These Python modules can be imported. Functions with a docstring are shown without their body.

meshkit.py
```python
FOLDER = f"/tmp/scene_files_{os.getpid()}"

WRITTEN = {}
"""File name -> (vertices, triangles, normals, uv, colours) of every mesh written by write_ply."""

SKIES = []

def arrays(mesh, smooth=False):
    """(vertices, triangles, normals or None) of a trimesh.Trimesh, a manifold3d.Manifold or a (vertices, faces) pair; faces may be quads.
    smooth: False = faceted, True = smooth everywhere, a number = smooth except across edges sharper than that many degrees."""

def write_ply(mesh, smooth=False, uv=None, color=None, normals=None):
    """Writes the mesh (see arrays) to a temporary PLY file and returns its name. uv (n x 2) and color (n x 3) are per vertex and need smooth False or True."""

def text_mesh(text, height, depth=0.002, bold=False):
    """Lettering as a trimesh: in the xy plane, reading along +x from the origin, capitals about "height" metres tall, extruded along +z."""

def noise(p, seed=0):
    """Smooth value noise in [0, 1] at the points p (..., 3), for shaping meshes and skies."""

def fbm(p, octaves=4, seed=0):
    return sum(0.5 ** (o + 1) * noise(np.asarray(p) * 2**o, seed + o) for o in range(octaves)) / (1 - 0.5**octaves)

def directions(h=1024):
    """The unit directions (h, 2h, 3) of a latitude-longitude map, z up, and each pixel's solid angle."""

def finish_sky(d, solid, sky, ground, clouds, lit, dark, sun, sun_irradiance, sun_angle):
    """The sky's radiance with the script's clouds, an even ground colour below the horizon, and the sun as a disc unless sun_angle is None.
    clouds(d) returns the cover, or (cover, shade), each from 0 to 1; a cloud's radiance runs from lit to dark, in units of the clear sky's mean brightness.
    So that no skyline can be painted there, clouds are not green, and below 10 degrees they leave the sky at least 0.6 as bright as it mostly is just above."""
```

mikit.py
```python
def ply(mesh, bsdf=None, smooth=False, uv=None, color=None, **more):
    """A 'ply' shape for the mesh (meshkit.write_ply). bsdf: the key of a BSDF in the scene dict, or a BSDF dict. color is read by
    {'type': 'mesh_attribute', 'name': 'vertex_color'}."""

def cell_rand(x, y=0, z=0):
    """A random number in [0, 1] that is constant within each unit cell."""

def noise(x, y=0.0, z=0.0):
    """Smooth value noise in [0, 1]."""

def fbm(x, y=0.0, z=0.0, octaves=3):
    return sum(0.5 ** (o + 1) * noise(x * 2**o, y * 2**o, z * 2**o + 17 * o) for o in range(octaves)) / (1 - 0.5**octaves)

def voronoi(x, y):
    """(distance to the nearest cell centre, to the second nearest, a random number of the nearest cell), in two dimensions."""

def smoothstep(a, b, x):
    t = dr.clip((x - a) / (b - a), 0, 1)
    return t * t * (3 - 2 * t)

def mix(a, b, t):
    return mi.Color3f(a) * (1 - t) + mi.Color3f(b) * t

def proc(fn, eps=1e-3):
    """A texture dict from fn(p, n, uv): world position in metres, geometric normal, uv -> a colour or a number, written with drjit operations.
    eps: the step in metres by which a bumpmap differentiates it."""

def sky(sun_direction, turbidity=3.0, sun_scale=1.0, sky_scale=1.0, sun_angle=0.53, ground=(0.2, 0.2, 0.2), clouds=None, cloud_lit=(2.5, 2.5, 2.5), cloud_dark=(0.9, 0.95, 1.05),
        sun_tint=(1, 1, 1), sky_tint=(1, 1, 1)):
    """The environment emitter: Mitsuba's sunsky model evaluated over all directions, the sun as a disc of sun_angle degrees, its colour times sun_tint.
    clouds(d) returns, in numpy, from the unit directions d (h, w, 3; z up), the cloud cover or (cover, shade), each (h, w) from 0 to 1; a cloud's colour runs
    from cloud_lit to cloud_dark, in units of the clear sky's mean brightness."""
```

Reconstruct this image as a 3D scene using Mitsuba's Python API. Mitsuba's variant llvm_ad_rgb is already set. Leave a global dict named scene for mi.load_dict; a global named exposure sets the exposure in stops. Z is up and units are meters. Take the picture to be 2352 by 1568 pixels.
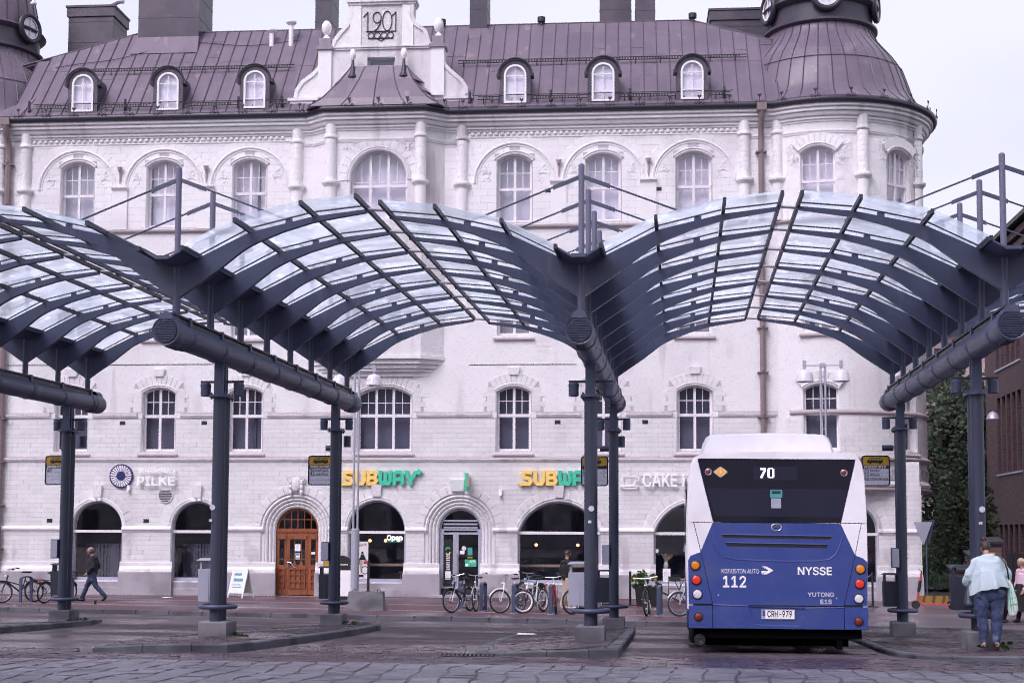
import math, numpy as np, trimesh, mitsuba as mi, drjit as dr, mikit, meshkit, manifold3d as m3
from shapely.geometry import Polygon, box as sbox
from shapely import affinity
T = mi.ScalarTransform4f
PI = math.pi
rng = np.random.default_rng(7)
scene, labels, _count = {}, {}, {}

# ---------------------------------------------------------------- camera, sky, exposure
YAW, PITCH, ROLL, FOC = math.radians(6.72), math.radians(4.164), math.radians(0.23), 3310 / 2352
EYE = np.array([0, 0, 1.7])
_f = np.array([-math.sin(YAW) * math.cos(PITCH), math.cos(YAW) * math.cos(PITCH), math.sin(PITCH)])
_r = np.array([math.cos(YAW), math.sin(YAW), 0])
_u = np.cross(_r, _f)
_up = -math.sin(ROLL) * _r + math.cos(ROLL) * _u
scene['camera'] = dict(type='perspective', fov=math.degrees(2 * math.atan(0.5 / FOC)), fov_axis='x', near_clip=0.1, far_clip=900,
                       principal_point_offset_y=-0.12436, to_world=T().look_at(origin=EYE.tolist(), target=(EYE + _f).tolist(), up=_up.tolist()))


def _clouds(d):
    q = d / np.maximum(d[..., 2:3] + 0.25, 0.1)
    n = meshkit.fbm(q * np.array([1.1, 1.6, 0.6]) + 3.0, 4, 3)
    return np.ones(d.shape[:2]), np.clip((n - 0.40) * 2.6, 0, 0.85)


scene['sky_light'] = mikit.sky((-0.35, -0.62, 0.72), turbidity=4, sun_scale=0.60, sun_angle=36, clouds=_clouds, ground=(0.16, 0.15, 0.17),
                               cloud_lit=(1.92, 1.93, 2.24), cloud_dark=(1.40, 1.42, 1.76), sun_tint=(0.80, 0.88, 1.32))
exposure = 2.25


# ---------------------------------------------------------------- materials
def rgb(c):
    return {'type': 'rgb', 'value': [float(x) for x in c]} if isinstance(c, (tuple, list)) else c


def mat(key, color, rough=0.6, metal=0.0, spec=0.5, bump=None, bscale=0.01, clear=0.0):
    b = {'type': 'principled', 'base_color': rgb(color), 'roughness': rough, 'metallic': metal, 'specular': spec}
    if clear:
        b['clearcoat'] = clear
        b['clearcoat_gloss'] = 0.9
    if bump is not None:
        b = {'type': 'bumpmap', 'arbitrary': mikit.proc(bump), 'scale': bscale, 'bsdf': b}
    scene[key] = {'type': 'twosided', 'bsdf': b}


mix, fbm, noise, cell, sstep = mikit.mix, mikit.fbm, mikit.noise, mikit.cell_rand, mikit.smoothstep


def c_wall(p, n, uv):
    s = fbm(p.x * 0.45, p.z * 0.3 + p.y * 0.3, 2.0)
    streak = fbm(p.x * 3.1, p.z * 0.35, 8.0)
    g = noise(p.x * 19, p.y * 19, p.z * 19)
    c = mix((0.72, 0.705, 0.725), (0.60, 0.58, 0.605), sstep(0.45, 0.75, s) * 0.8)
    c = mix(c, (0.46, 0.425, 0.45), sstep(0.55, 0.95, g) * 0.35)
    return mix(c, (0.38, 0.345, 0.37), sstep(0.55, 0.8, streak) * sstep(0.42, 0.7, s) * 0.7)


def b_wall(p, n, uv):
    return fbm(p.x * 14, p.y * 14, p.z * 14)


def c_block(p, n, uv):
    r = cell(p.x / 0.47 + 0.5, p.z / 0.165, 3.0)
    s = fbm(p.x * 0.6 + 9, p.z * 0.5, 4.0)
    low = sstep(2.5, -0.6, p.z)
    c = mix((0.69, 0.675, 0.69), (0.59, 0.57, 0.59), r * 0.6)
    c = mix(c, (0.76, 0.745, 0.765), sstep(10.0, 12.0, p.z) * 0.8)
    c = mix(c, (0.42, 0.385, 0.42), sstep(0.5, 0.78, s) * (0.35 + 0.45 * low))
    return mix(c, (0.33, 0.30, 0.33), sstep(0.62, 0.78, fbm(p.x * 2.6, p.z * 1.1, 1.0)) * low * 0.7)


def c_granite(p, n, uv):
    s = fbm(p.x * 1.3, p.z * 1.3, p.y, octaves=4)
    g = noise(p.x * 55, p.y * 55, p.z * 55)
    return mix(mix((0.36, 0.33, 0.37), (0.20, 0.185, 0.21), sstep(0.4, 0.75, s)), (0.30, 0.28, 0.31), g * 0.35)


def c_busblue(p, n, uv):
    s = fbm(p.x * 2.2, p.y, p.z * 3.5, octaves=4)
    d = sstep(0.42, 0.75, s) * 0.35 + sstep(0.6, 0.8, fbm(p.x * 9, p.y, p.z * 1.6)) * 0.25
    return mix((0.031, 0.054, 0.215), (0.07, 0.086, 0.205), d)


def c_buswhite(p, n, uv):
    s = fbm(p.x * 2.4, p.y * 0.7, p.z * 1.1, octaves=4)
    return mix((0.77, 0.75, 0.80), (0.62, 0.59, 0.62), sstep(0.45, 0.8, s) * 0.6)


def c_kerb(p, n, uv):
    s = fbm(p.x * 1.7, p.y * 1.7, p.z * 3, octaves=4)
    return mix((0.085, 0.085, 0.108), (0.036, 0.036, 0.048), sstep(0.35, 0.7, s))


def c_roof(p, n, uv):
    s = fbm(p.x * 0.8, p.z * 0.8, p.y * 0.8, octaves=4)
    r = cell(p.x / 0.47, p.z / 1.2, 1.0)
    c = mix((0.155, 0.118, 0.158), (0.108, 0.083, 0.122), r * 0.5 + sstep(0.35, 0.7, s) * 0.5)
    return mix(c, (0.27, 0.215, 0.235), sstep(0.66, 0.8, fbm(p.x * 2.3, p.z * 1.4, p.y + 7)) * 0.45)


def c_chim(p, n, uv):
    s = fbm(p.x * 1.1, p.z * 1.1, p.y, octaves=4)
    return mix((0.05, 0.042, 0.066), (0.082, 0.065, 0.09), sstep(0.35, 0.7, s))


def c_steel(p, n, uv):
    s = fbm(p.x * 1.7, p.y * 0.9, p.z * 2.1)
    d = fbm(p.x * 6, p.y * 6, p.z * 1.2)
    c = mix((0.040, 0.049, 0.094), (0.062, 0.071, 0.122), s)
    return mix(c, (0.11, 0.105, 0.145), sstep(0.6, 0.8, d) * 0.4)


def c_red_paver(p, n, uv):
    r = cell(p.x / 0.2, p.y / 0.105, 2.0)
    s = fbm(p.x * 0.35, p.y * 0.5, 1.0, octaves=4)
    c = mix((0.056, 0.034, 0.043), (0.037, 0.027, 0.039), r)
    c = mix(c, (0.066, 0.057, 0.074), sstep(0.48, 0.68, s) * 0.7)
    c = mix(c, (0.018, 0.015, 0.02), sstep(0.52, 0.74, fbm(p.x * 1.9, p.y * 0.16, 9.0)) * 0.65)
    c = mix(c, (0.014, 0.012, 0.015), sstep(0.70, 0.78, fbm(p.x * 0.8 + 3, p.y * 1.1, 21.0)) * 0.8)
    return mix(c, (0.035, 0.024, 0.033), sstep(0.5, 0.72, fbm(p.x * 0.22 + 4, p.y * 0.7, 6.0)) * 0.75)


def r_wet(p, n, uv):
    return 0.30 + 0.42 * sstep(0.38, 0.62, fbm(p.x * 0.3, p.y * 0.6, 3.0))


def c_road(p, n, uv):
    row = dr.floor(p.y / 0.105)
    fx = p.x / 0.21 + row * 0.5
    jx, jy = dr.abs(fx - dr.floor(fx) - 0.5), dr.abs(p.y / 0.105 - row - 0.5)
    j = dr.maximum(sstep(0.45, 0.49, jx), sstep(0.42, 0.49, jy))
    dots = sstep(0.86, 0.93, cell(fx, row, 4.0))
    return mix(c_red_paver(p, n, uv), (0.035, 0.028, 0.033), dr.minimum(j * 0.6 + dots * 0.25, 1.0))


def c_walk(p, n, uv):
    row = dr.floor(p.y / 0.11)
    fx = p.x / 0.22 + row * 0.5
    jx, jy = dr.abs(fx - dr.floor(fx) - 0.5), dr.abs(p.y / 0.11 - row - 0.5)
    j = dr.maximum(sstep(0.45, 0.49, jx), sstep(0.42, 0.49, jy))
    yk = 37.5 - 0.172 * p.x
    t = p.y - yk
    band = dr.maximum(sstep(2.3, 2.4, t) * sstep(2.9, 2.8, t), sstep(5.6, 5.7, t) * sstep(6.1, 6.0, t))
    s = fbm(p.x * 0.5, p.y * 0.6, 1.0, octaves=4)
    c = mix((0.078, 0.033, 0.042), (0.05, 0.028, 0.04), cell(fx, row, 2.0))
    c = mix(c, (0.09, 0.075, 0.09), sstep(0.5, 0.72, s) * 0.5)
    c = mix(c, (0.13, 0.12, 0.145), band * 0.8)
    right = sstep(3.0, 5.0, p.x)
    c = mix(c, mix((0.115, 0.095, 0.115), (0.055, 0.045, 0.06), s), right * 0.75)
    return mix(c, (0.05, 0.04, 0.045), j * 0.5)


def c_slab(p, n, uv):
    s = fbm(p.x * 1.2, p.y * 1.4, 1.0, octaves=4)
    r = cell(p.x / 0.34, p.y / 0.21, 2.0)
    c = mix((0.075, 0.074, 0.099), (0.115, 0.11, 0.138), r)
    return mix(c, (0.055, 0.052, 0.07), sstep(0.45, 0.75, s) * 0.7)


def c_conc(p, n, uv):
    s = fbm(p.x * 2.2, p.y * 2.2, p.z * 2.6, octaves=4)
    return mix((0.16, 0.152, 0.172), (0.075, 0.072, 0.085), sstep(0.35, 0.75, s))


def c_wood(p, n, uv):
    g = fbm(p.x * 26, p.y * 26, p.z * 1.6)
    s = fbm(p.x * 3, p.z * 2.0, 5.0)
    return mix((0.30, 0.088, 0.032), (0.14, 0.040, 0.018), sstep(0.3, 0.75, g) * 0.7 + 0.3 * s)


def c_brick(p, n, uv):
    row = dr.floor(p.z / 0.077)
    fx = p.y / 0.265 + row * 0.5
    fz = p.z / 0.077 - row
    j = dr.maximum(sstep(0.45, 0.49, dr.abs(fx - dr.floor(fx) - 0.5)), sstep(0.36, 0.46, dr.abs(fz - 0.5)))
    c = mix((0.105, 0.05, 0.055), (0.06, 0.034, 0.042), cell(fx, row, 1.0))
    c = mix(c, (0.05, 0.034, 0.042), sstep(0.45, 0.75, fbm(p.y * 0.6, p.z * 0.5, 3.0)) * 0.6)
    return mix(c, (0.10, 0.082, 0.09), j * 0.7)


def c_grass(p, n, uv):
    return mix((0.018, 0.042, 0.018), (0.035, 0.065, 0.028), fbm(p.x * 1.2, p.y * 1.2, p.z))


def c_leaf(p, n, uv):
    s = fbm(p.x * 0.7, p.y * 0.7, p.z * 0.7)
    return mix((0.13, 0.16, 0.115), (0.045, 0.065, 0.052), sstep(0.35, 0.65, s))


def c_denim(p, n, uv):
    s = fbm(p.x * 7, p.y * 7, p.z * 5)
    return mix((0.035, 0.05, 0.115), (0.11, 0.13, 0.22), sstep(0.5, 0.75, s))


mat('m_wall', mikit.proc(c_wall), 0.85, bump=b_wall, bscale=0.02)
mat('m_block', mikit.proc(c_block), 0.45)
mat('m_trim', mikit.proc(c_wall), 0.5)
mat('m_brownstone', (0.37, 0.315, 0.335), 0.7)
mat('m_granite', mikit.proc(c_granite), 0.7)
mat('m_roof', mikit.proc(c_roof), 0.42, spec=0.6)
mat('m_seam', (0.055, 0.043, 0.064), 0.45)
mat('m_chimney', mikit.proc(c_chim), 0.45)
mat('m_gutter', (0.032, 0.028, 0.046), 0.4)
mat('m_iron', (0.018, 0.018, 0.024), 0.5)
mat('m_downpipe', (0.20, 0.145, 0.155), 0.5)
mat('m_steel', mikit.proc(c_steel), 0.42, spec=0.55)
mat('m_column', (0.036, 0.042, 0.070), 0.4)
mat('m_steel_dark', (0.024, 0.028, 0.046), 0.45)
mat('m_grille', (0.008, 0.008, 0.012), 0.6)
mat('m_road', mikit.proc(c_road), mikit.proc(r_wet))
mat('m_paver', mikit.proc(c_red_paver), mikit.proc(r_wet))
mat('m_walk', mikit.proc(c_walk), mikit.proc(r_wet))
mat('m_bed', (0.035, 0.03, 0.036), 0.8)
mat('m_slab', mikit.proc(c_slab), 0.45)
mat('m_kerb', mikit.proc(c_kerb), 0.6)  # stone darkened all over to stand in for shade on the front faces
mat('m_mortar', (0.43, 0.405, 0.44), 0.9)
mat('m_mast', (0.12, 0.118, 0.185), 0.45)  # lighter than the ribs: skylight put into the paint, with some fading
mat('m_under', (0.003, 0.003, 0.004), 0.95, spec=0.05)
mat('m_conc', mikit.proc(c_conc), 0.85)
mat('m_wood', mikit.proc(c_wood), 0.4, clear=0.3)
mat('m_brick', mikit.proc(c_brick), 0.8)
mat('m_white', (0.78, 0.75, 0.78), 0.45)
mat('m_frame', (0.70, 0.665, 0.70), 0.4)
mat('m_frame_grey', (0.33, 0.335, 0.42), 0.35)
mat('m_blind', (0.70, 0.68, 0.80), 0.8)
mat('m_blind_dim', (0.52, 0.51, 0.62), 0.8)
mat('m_curtain', (0.22, 0.21, 0.26), 0.9)
mat('m_dim', (0.10, 0.10, 0.16), 0.9)
mat('m_room', (0.06, 0.065, 0.12), 0.9)  # blue tint stands in for navy reflections in the shop panes
mat('m_lamp_shade', (0.58, 0.56, 0.62), 0.3)
mat('m_ply', (0.30, 0.22, 0.18), 0.6)
mat('m_black', (0.012, 0.012, 0.014), 0.45)
mat('m_rubber', (0.018, 0.018, 0.02), 0.7)
mat('m_chrome', (0.62, 0.62, 0.66), 0.22, metal=1.0)
mat('m_alu', (0.42, 0.42, 0.46), 0.35, metal=0.7)
mat('m_galv', (0.40, 0.40, 0.47), 0.45, metal=0.4)
mat('m_yellow', (0.83, 0.58, 0.17), 0.35)
mat('m_green', (0.06, 0.50, 0.33), 0.35)
mat('m_ochre', (0.42, 0.25, 0.02), 0.4)
mat('m_sign_grey', (0.50, 0.50, 0.60), 0.5)
mat('m_navy', (0.016, 0.018, 0.10), 0.4)
mat('m_bus_white', mikit.proc(c_buswhite), 0.22, clear=0.6)
mat('m_bus_blue', mikit.proc(c_busblue), 0.28, clear=0.6)
mat('m_bus_glass', (0.014, 0.014, 0.022), 0.06, spec=0.55)
mat('m_bus_pane', (0.022, 0.022, 0.04), 0.1, spec=0.5)
mat('m_tail_red', (0.70, 0.03, 0.025), 0.15, clear=1.0)
mat('m_tail_dark', (0.16, 0.012, 0.016), 0.15, clear=1.0)
mat('m_tail_amber', (0.62, 0.20, 0.02), 0.15, clear=1.0)
mat('m_tail_clear', (0.62, 0.60, 0.66), 0.15, clear=1.0)
mat('m_red', (0.50, 0.035, 0.035), 0.4)
mat('m_scooter', (0.42, 0.06, 0.07), 0.35)
mat('m_barrier_yellow_shaded', (0.22, 0.15, 0.02), 0.6)  # barrier yellow and red are darkened, shade put into the colour
mat('m_barrier_red_shaded', (0.14, 0.03, 0.03), 0.6)
mat('m_orange', (0.75, 0.36, 0.09), 0.4)
mat('m_teal', (0.05, 0.30, 0.27), 0.5)
mat('m_bike_blue', (0.10, 0.24, 0.34), 0.3)
mat('m_skin', (0.36, 0.20, 0.155), 0.5)
mat('m_hair', (0.035, 0.022, 0.018), 0.55)
mat('m_hair_fair', (0.42, 0.32, 0.22), 0.6)
mat('m_hair_grey', (0.08, 0.06, 0.055), 0.6)
mat('m_denim', mikit.proc(c_denim), 0.8)
mat('m_jeans_dark', (0.035, 0.042, 0.095), 0.8)
mat('m_navy_cloth', (0.012, 0.011, 0.022), 0.85)
mat('m_black_cloth', (0.010, 0.010, 0.012), 0.9)
mat('m_mint', (0.43, 0.52, 0.57), 0.85)
mat('m_khaki', (0.44, 0.36, 0.29), 0.85)
mat('m_pink', (0.60, 0.42, 0.52), 0.85)
mat('m_bag', (0.62, 0.64, 0.60), 0.6)
mat('m_bag_dark', (0.035, 0.04, 0.065), 0.3)
mat('m_grass', mikit.proc(c_grass), 0.9)
mat('m_bark', (0.05, 0.04, 0.038), 0.9)
mat('m_far_wall', (0.42, 0.30, 0.31), 0.8)
for _k, _c in (('m_leaf', mikit.proc(c_leaf)), ('m_leaf_light', rgb((0.045, 0.09, 0.035))), ('m_leaf_red', rgb((0.11, 0.085, 0.085)))):
    scene[_k] = {'type': 'principledthin', 'base_color': _c, 'roughness': 0.55, 'diff_trans': 0.5, 'spec_trans': 0.0}
scene['m_pane'] = {'type': 'thindielectric', 'int_ior': 1.6}


def c_glass(p, n, uv):
    s = fbm(p.x * 0.9, p.y * 2.6, 1.0, octaves=4)
    return 0.30 + 0.26 * sstep(0.35, 0.7, s) + 0.28 * sstep(0.62, 0.8, fbm(p.x * 5, p.y * 3, 2.0))


scene['m_canopy_glass'] = {'type': 'blendbsdf', 'weight': mikit.proc(c_glass),
                           'a': {'type': 'thindielectric', 'int_ior': 1.3, 'specular_transmittance': rgb((0.86, 0.92, 0.97))},
                           'b': {'type': 'principledthin', 'base_color': rgb((0.74, 0.81, 0.92)), 'roughness': 0.4, 'diff_trans': 1.8, 'spec_trans': 0.0}}


# ---------------------------------------------------------------- mesh helpers: a mesh is (vertices, triangles)
def cat(*ms):
    ms = [m for m in (ms[0] if len(ms) == 1 and isinstance(ms[0], list) else ms)]
    at = np.cumsum([0] + [len(m[0]) for m in ms])
    return np.vstack([m[0] for m in ms]), np.vstack([np.asarray(m[1]) + a for m, a in zip(ms, at)])


_BF = np.array([[0, 2, 1], [0, 3, 2], [4, 5, 6], [4, 6, 7], [0, 1, 5], [0, 5, 4], [1, 2, 6], [1, 6, 5], [2, 3, 7], [2, 7, 6], [3, 0, 4], [3, 4, 7]])


def box(x0, x1, y0, y1, z0, z1):
    return np.array([[x0, y0, z0], [x1, y0, z0], [x1, y1, z0], [x0, y1, z0], [x0, y0, z1], [x1, y0, z1], [x1, y1, z1], [x0, y1, z1]], float), _BF


def hexa(a, b):
    """Two quads (4 points each) joined into a block."""
    return np.vstack([np.asarray(a, float), np.asarray(b, float)]), _BF


def prism(poly, y0, y1):
    """A polygon in (x, z), extruded along y."""
    out = []
    for g in getattr(poly if hasattr(poly, 'geom_type') else Polygon(poly), 'geoms', [poly if hasattr(poly, 'geom_type') else Polygon(poly)]):
        if g.area < 1e-6:
            continue
        m = trimesh.creation.extrude_polygon(g, abs(y1 - y0), engine='earcut')
        v = np.array(m.vertices)
        out.append((np.stack([v[:, 0], max(y0, y1) - v[:, 2], v[:, 1]], 1), np.array(m.faces)))
    return cat(out)


def sheet(poly, y):
    """A flat polygon in (x, z) at one y, facing -y."""
    g = poly if hasattr(poly, 'geom_type') else Polygon(poly)
    v, f = trimesh.creation.triangulate_polygon(g, engine='earcut')
    v = np.array(v)
    return np.stack([v[:, 0], np.full(len(v), float(y)), v[:, 1]], 1), np.array(f)


def slab(poly, z0, z1):
    """A polygon in (x, y), extruded along z."""
    m = trimesh.creation.extrude_polygon(poly if hasattr(poly, 'geom_type') else Polygon(poly), z1 - z0, engine='earcut')
    return np.array(m.vertices) + [0, 0, z0], np.array(m.faces)


def tube(pts, r, n=8, closed=False, caps=True):
    p = np.asarray(pts, float)
    r = np.broadcast_to(np.asarray(r, float), (len(p),))
    t = (np.roll(p, -1, 0) - np.roll(p, 1, 0)) if closed else np.gradient(p, axis=0)
    t /= np.linalg.norm(t, axis=1, keepdims=True) + 1e-12
    a = np.cross(t[0], [0, 0, 1.0] if abs(t[0][2]) < 0.9 else [1.0, 0, 0])
    A = []
    for k in range(len(p)):
        a = a - t[k] * (a @ t[k])
        a /= np.linalg.norm(a) + 1e-12
        A.append(a)
    A = np.array(A)
    B = np.cross(t, A)
    g = np.arange(n) * 2 * PI / n
    v = p[:, None] + r[:, None, None] * (np.cos(g)[None, :, None] * A[:, None] + np.sin(g)[None, :, None] * B[:, None])
    f = []
    for k in range(len(p) if closed else len(p) - 1):
        k2 = (k + 1) % len(p)
        for i in range(n):
            j = (i + 1) % n
            f += [[k * n + i, k * n + j, k2 * n + j], [k * n + i, k2 * n + j, k2 * n + i]]
    v = v.reshape(-1, 3)
    if caps and not closed:
        v = np.vstack([v, p[0], p[-1]])
        for i in range(n):
            j = (i + 1) % n
            f += [[len(v) - 2, j, i], [len(v) - 1, (len(p) - 1) * n + i, (len(p) - 1) * n + j]]
    return v, np.array(f)


def cyl(a, b, r, n=12, r2=None):
    return tube([a, b], [r, r if r2 is None else r2], n)


def lathe(prof, n=24, a0=0.0, a1=2 * PI, c=(0, 0, 0)):
    prof = np.asarray(prof, float)
    full = a1 - a0 > 2 * PI - 1e-6
    k = n if full else n + 1
    g = a0 + np.arange(k) * (a1 - a0) / n
    v = np.stack([prof[None, :, 0] * np.cos(g)[:, None], prof[None, :, 0] * np.sin(g)[:, None], np.broadcast_to(prof[:, 1], (k, len(prof)))], -1).reshape(-1, 3) + np.asarray(c, float)
    f, m = [], len(prof)
    for i in range(n):
        j = (i + 1) % k
        for q in range(m - 1):
            f += [[i * m + q, j * m + q, j * m + q + 1], [i * m + q, j * m + q + 1, i * m + q + 1]]
    return v, np.array(f)


def ball(c, r, n=8):
    r = np.broadcast_to(np.asarray(r, float), (3,))
    a = np.linspace(-PI / 2, PI / 2, n // 2 + 2)
    v, f = lathe(np.stack([np.cos(a), np.sin(a)], 1), n)
    return v * r + np.asarray(c, float), f


def torus(c, R, r, n=24, m=8, ax=(0, 0, 1), arc=(0, 2 * PI)):
    ax = np.asarray(ax, float)
    u = np.cross(ax, [0, 0, 1.0] if abs(ax[2]) < 0.9 else [1.0, 0, 0])
    u /= np.linalg.norm(u)
    w = np.cross(ax, u)
    full = arc[1] - arc[0] > 6.28
    g = arc[0] + np.arange(n if full else n + 1) * (arc[1] - arc[0]) / n
    return tube(np.asarray(c, float) + R * (np.cos(g)[:, None] * u + np.sin(g)[:, None] * w), r, m, closed=full)


def sweep(path, prof):
    """A closed (out, z) profile along a plan path (x, y); out is to the right of the path's direction."""
    p, prof = np.asarray(path, float), np.asarray(prof, float)
    d = np.diff(p, axis=0)
    d /= np.linalg.norm(d, axis=1, keepdims=True)
    nrm = np.stack([d[:, 1], -d[:, 0]], 1)
    off = np.empty_like(p)
    off[0], off[-1] = nrm[0], nrm[-1]
    for k in range(1, len(p) - 1):
        s = nrm[k - 1] + nrm[k]
        off[k] = s / max(s @ nrm[k], 0.3)
    m = len(prof)
    v = np.concatenate([np.concatenate([p[k] + off[k] * prof[:, :1], prof[:, 1:]], 1) for k in range(len(p))])
    f = []
    for k in range(len(p) - 1):
        for q in range(m):
            r = (q + 1) % m
            f += [[k * m + q, k * m + r, (k + 1) * m + r], [k * m + q, (k + 1) * m + r, (k + 1) * m + q]]
    for q in range(1, m - 1):
        f += [[0, q + 1, q], [(len(p) - 1) * m, (len(p) - 1) * m + q, (len(p) - 1) * m + q + 1]]
    return v, np.array(f)


def xf(m, tr=(0, 0, 0), rz=0.0, s=1.0, rx=0.0, ry=0.0):
    v = np.asarray(m[0], float) * s
    for ang, (i, j) in ((rx, (1, 2)), (ry, (2, 0)), (rz, (0, 1))):
        if ang:
            c, q = math.cos(ang), math.sin(ang)
            v = v.copy()
            a, b = v[:, i].copy(), v[:, j].copy()
            v[:, i], v[:, j] = c * a - q * b, q * a + c * b
    return v + np.asarray(tr, float), m[1]


def text(s, h, depth=0.01, bold=False, width=None):
    """Lettering standing in the xz plane, facing -y, from the origin; squeezed to the width if given."""
    m = meshkit.text_mesh(s, h, depth, bold)
    v = np.array(m.vertices)
    if width:
        v[:, 0] *= width / max(v[:, 0].max(), 1e-6)
    return np.stack([v[:, 0], -v[:, 2], v[:, 1]], 1), np.array(m.faces)


# ---------------------------------------------------------------- the scene's entries
def uniq(name):
    n = _count.get(name, -1) + 1
    _count[name] = n
    return name if n == 0 else f'{name}_{n:03d}'


def thing(name, label, cat_, group=None, tw=None):
    k = uniq(name)
    if tw is not None:
        PLACE[k] = tw
    labels[k] = {'label': label, 'category': cat_}
    if group:
        labels[k]['group'] = group
    return k


PLACE = {}


def part(parent, name, mesh, m, smooth=False, label=None, kind=None, tw=None, **more):
    k = uniq(f'{parent}__{name}' if parent else name)
    sh = mesh if isinstance(mesh, dict) else mikit.ply(mesh, m, smooth, **more)
    t = tw if tw is not None else PLACE.get(k.split('__')[0])
    if t is not None:
        sh = {**sh, 'to_world': t}
    scene[k] = sh
    if label or kind:
        labels.setdefault(k, {}).update({a: b for a, b in (('label', label), ('kind', kind)) if b})
    return k


def solo(name, label, cat_, mesh, m, smooth=False, group=None, tw=None, **more):
    k = thing(name, label, cat_, group)
    sh = dict(mesh) if isinstance(mesh, dict) else mikit.ply(mesh, m, smooth, **more)
    if tw is not None:
        sh['to_world'] = PLACE[k] = tw
    scene[k] = sh
    return k


def struct(name, mesh, m, smooth=False, kind='structure'):
    k = uniq(name)
    scene[k] = mikit.ply(mesh, m, smooth)
    labels[k] = {'kind': kind}
    return k


def at(x, y, z, rz=0.0, s=1.0):
    return T().translate([x, y, z]).rotate([0, 0, 1], math.degrees(rz)).scale(s)


# ---------------------------------------------------------------- ground
def kerb_y(x):
    return 37.5 - 0.172 * np.asarray(x, float)


def road_z(x, y):
    x, y = np.asarray(x, float), np.asarray(y, float)
    return np.where(y <= 16, 0.19, np.maximum(0.19 - 0.91 * (y - 16) / (kerb_y(x) - 16), -0.72))


def hcall(h, x, y):
    return h(x, y) if callable(h) else h


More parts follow.
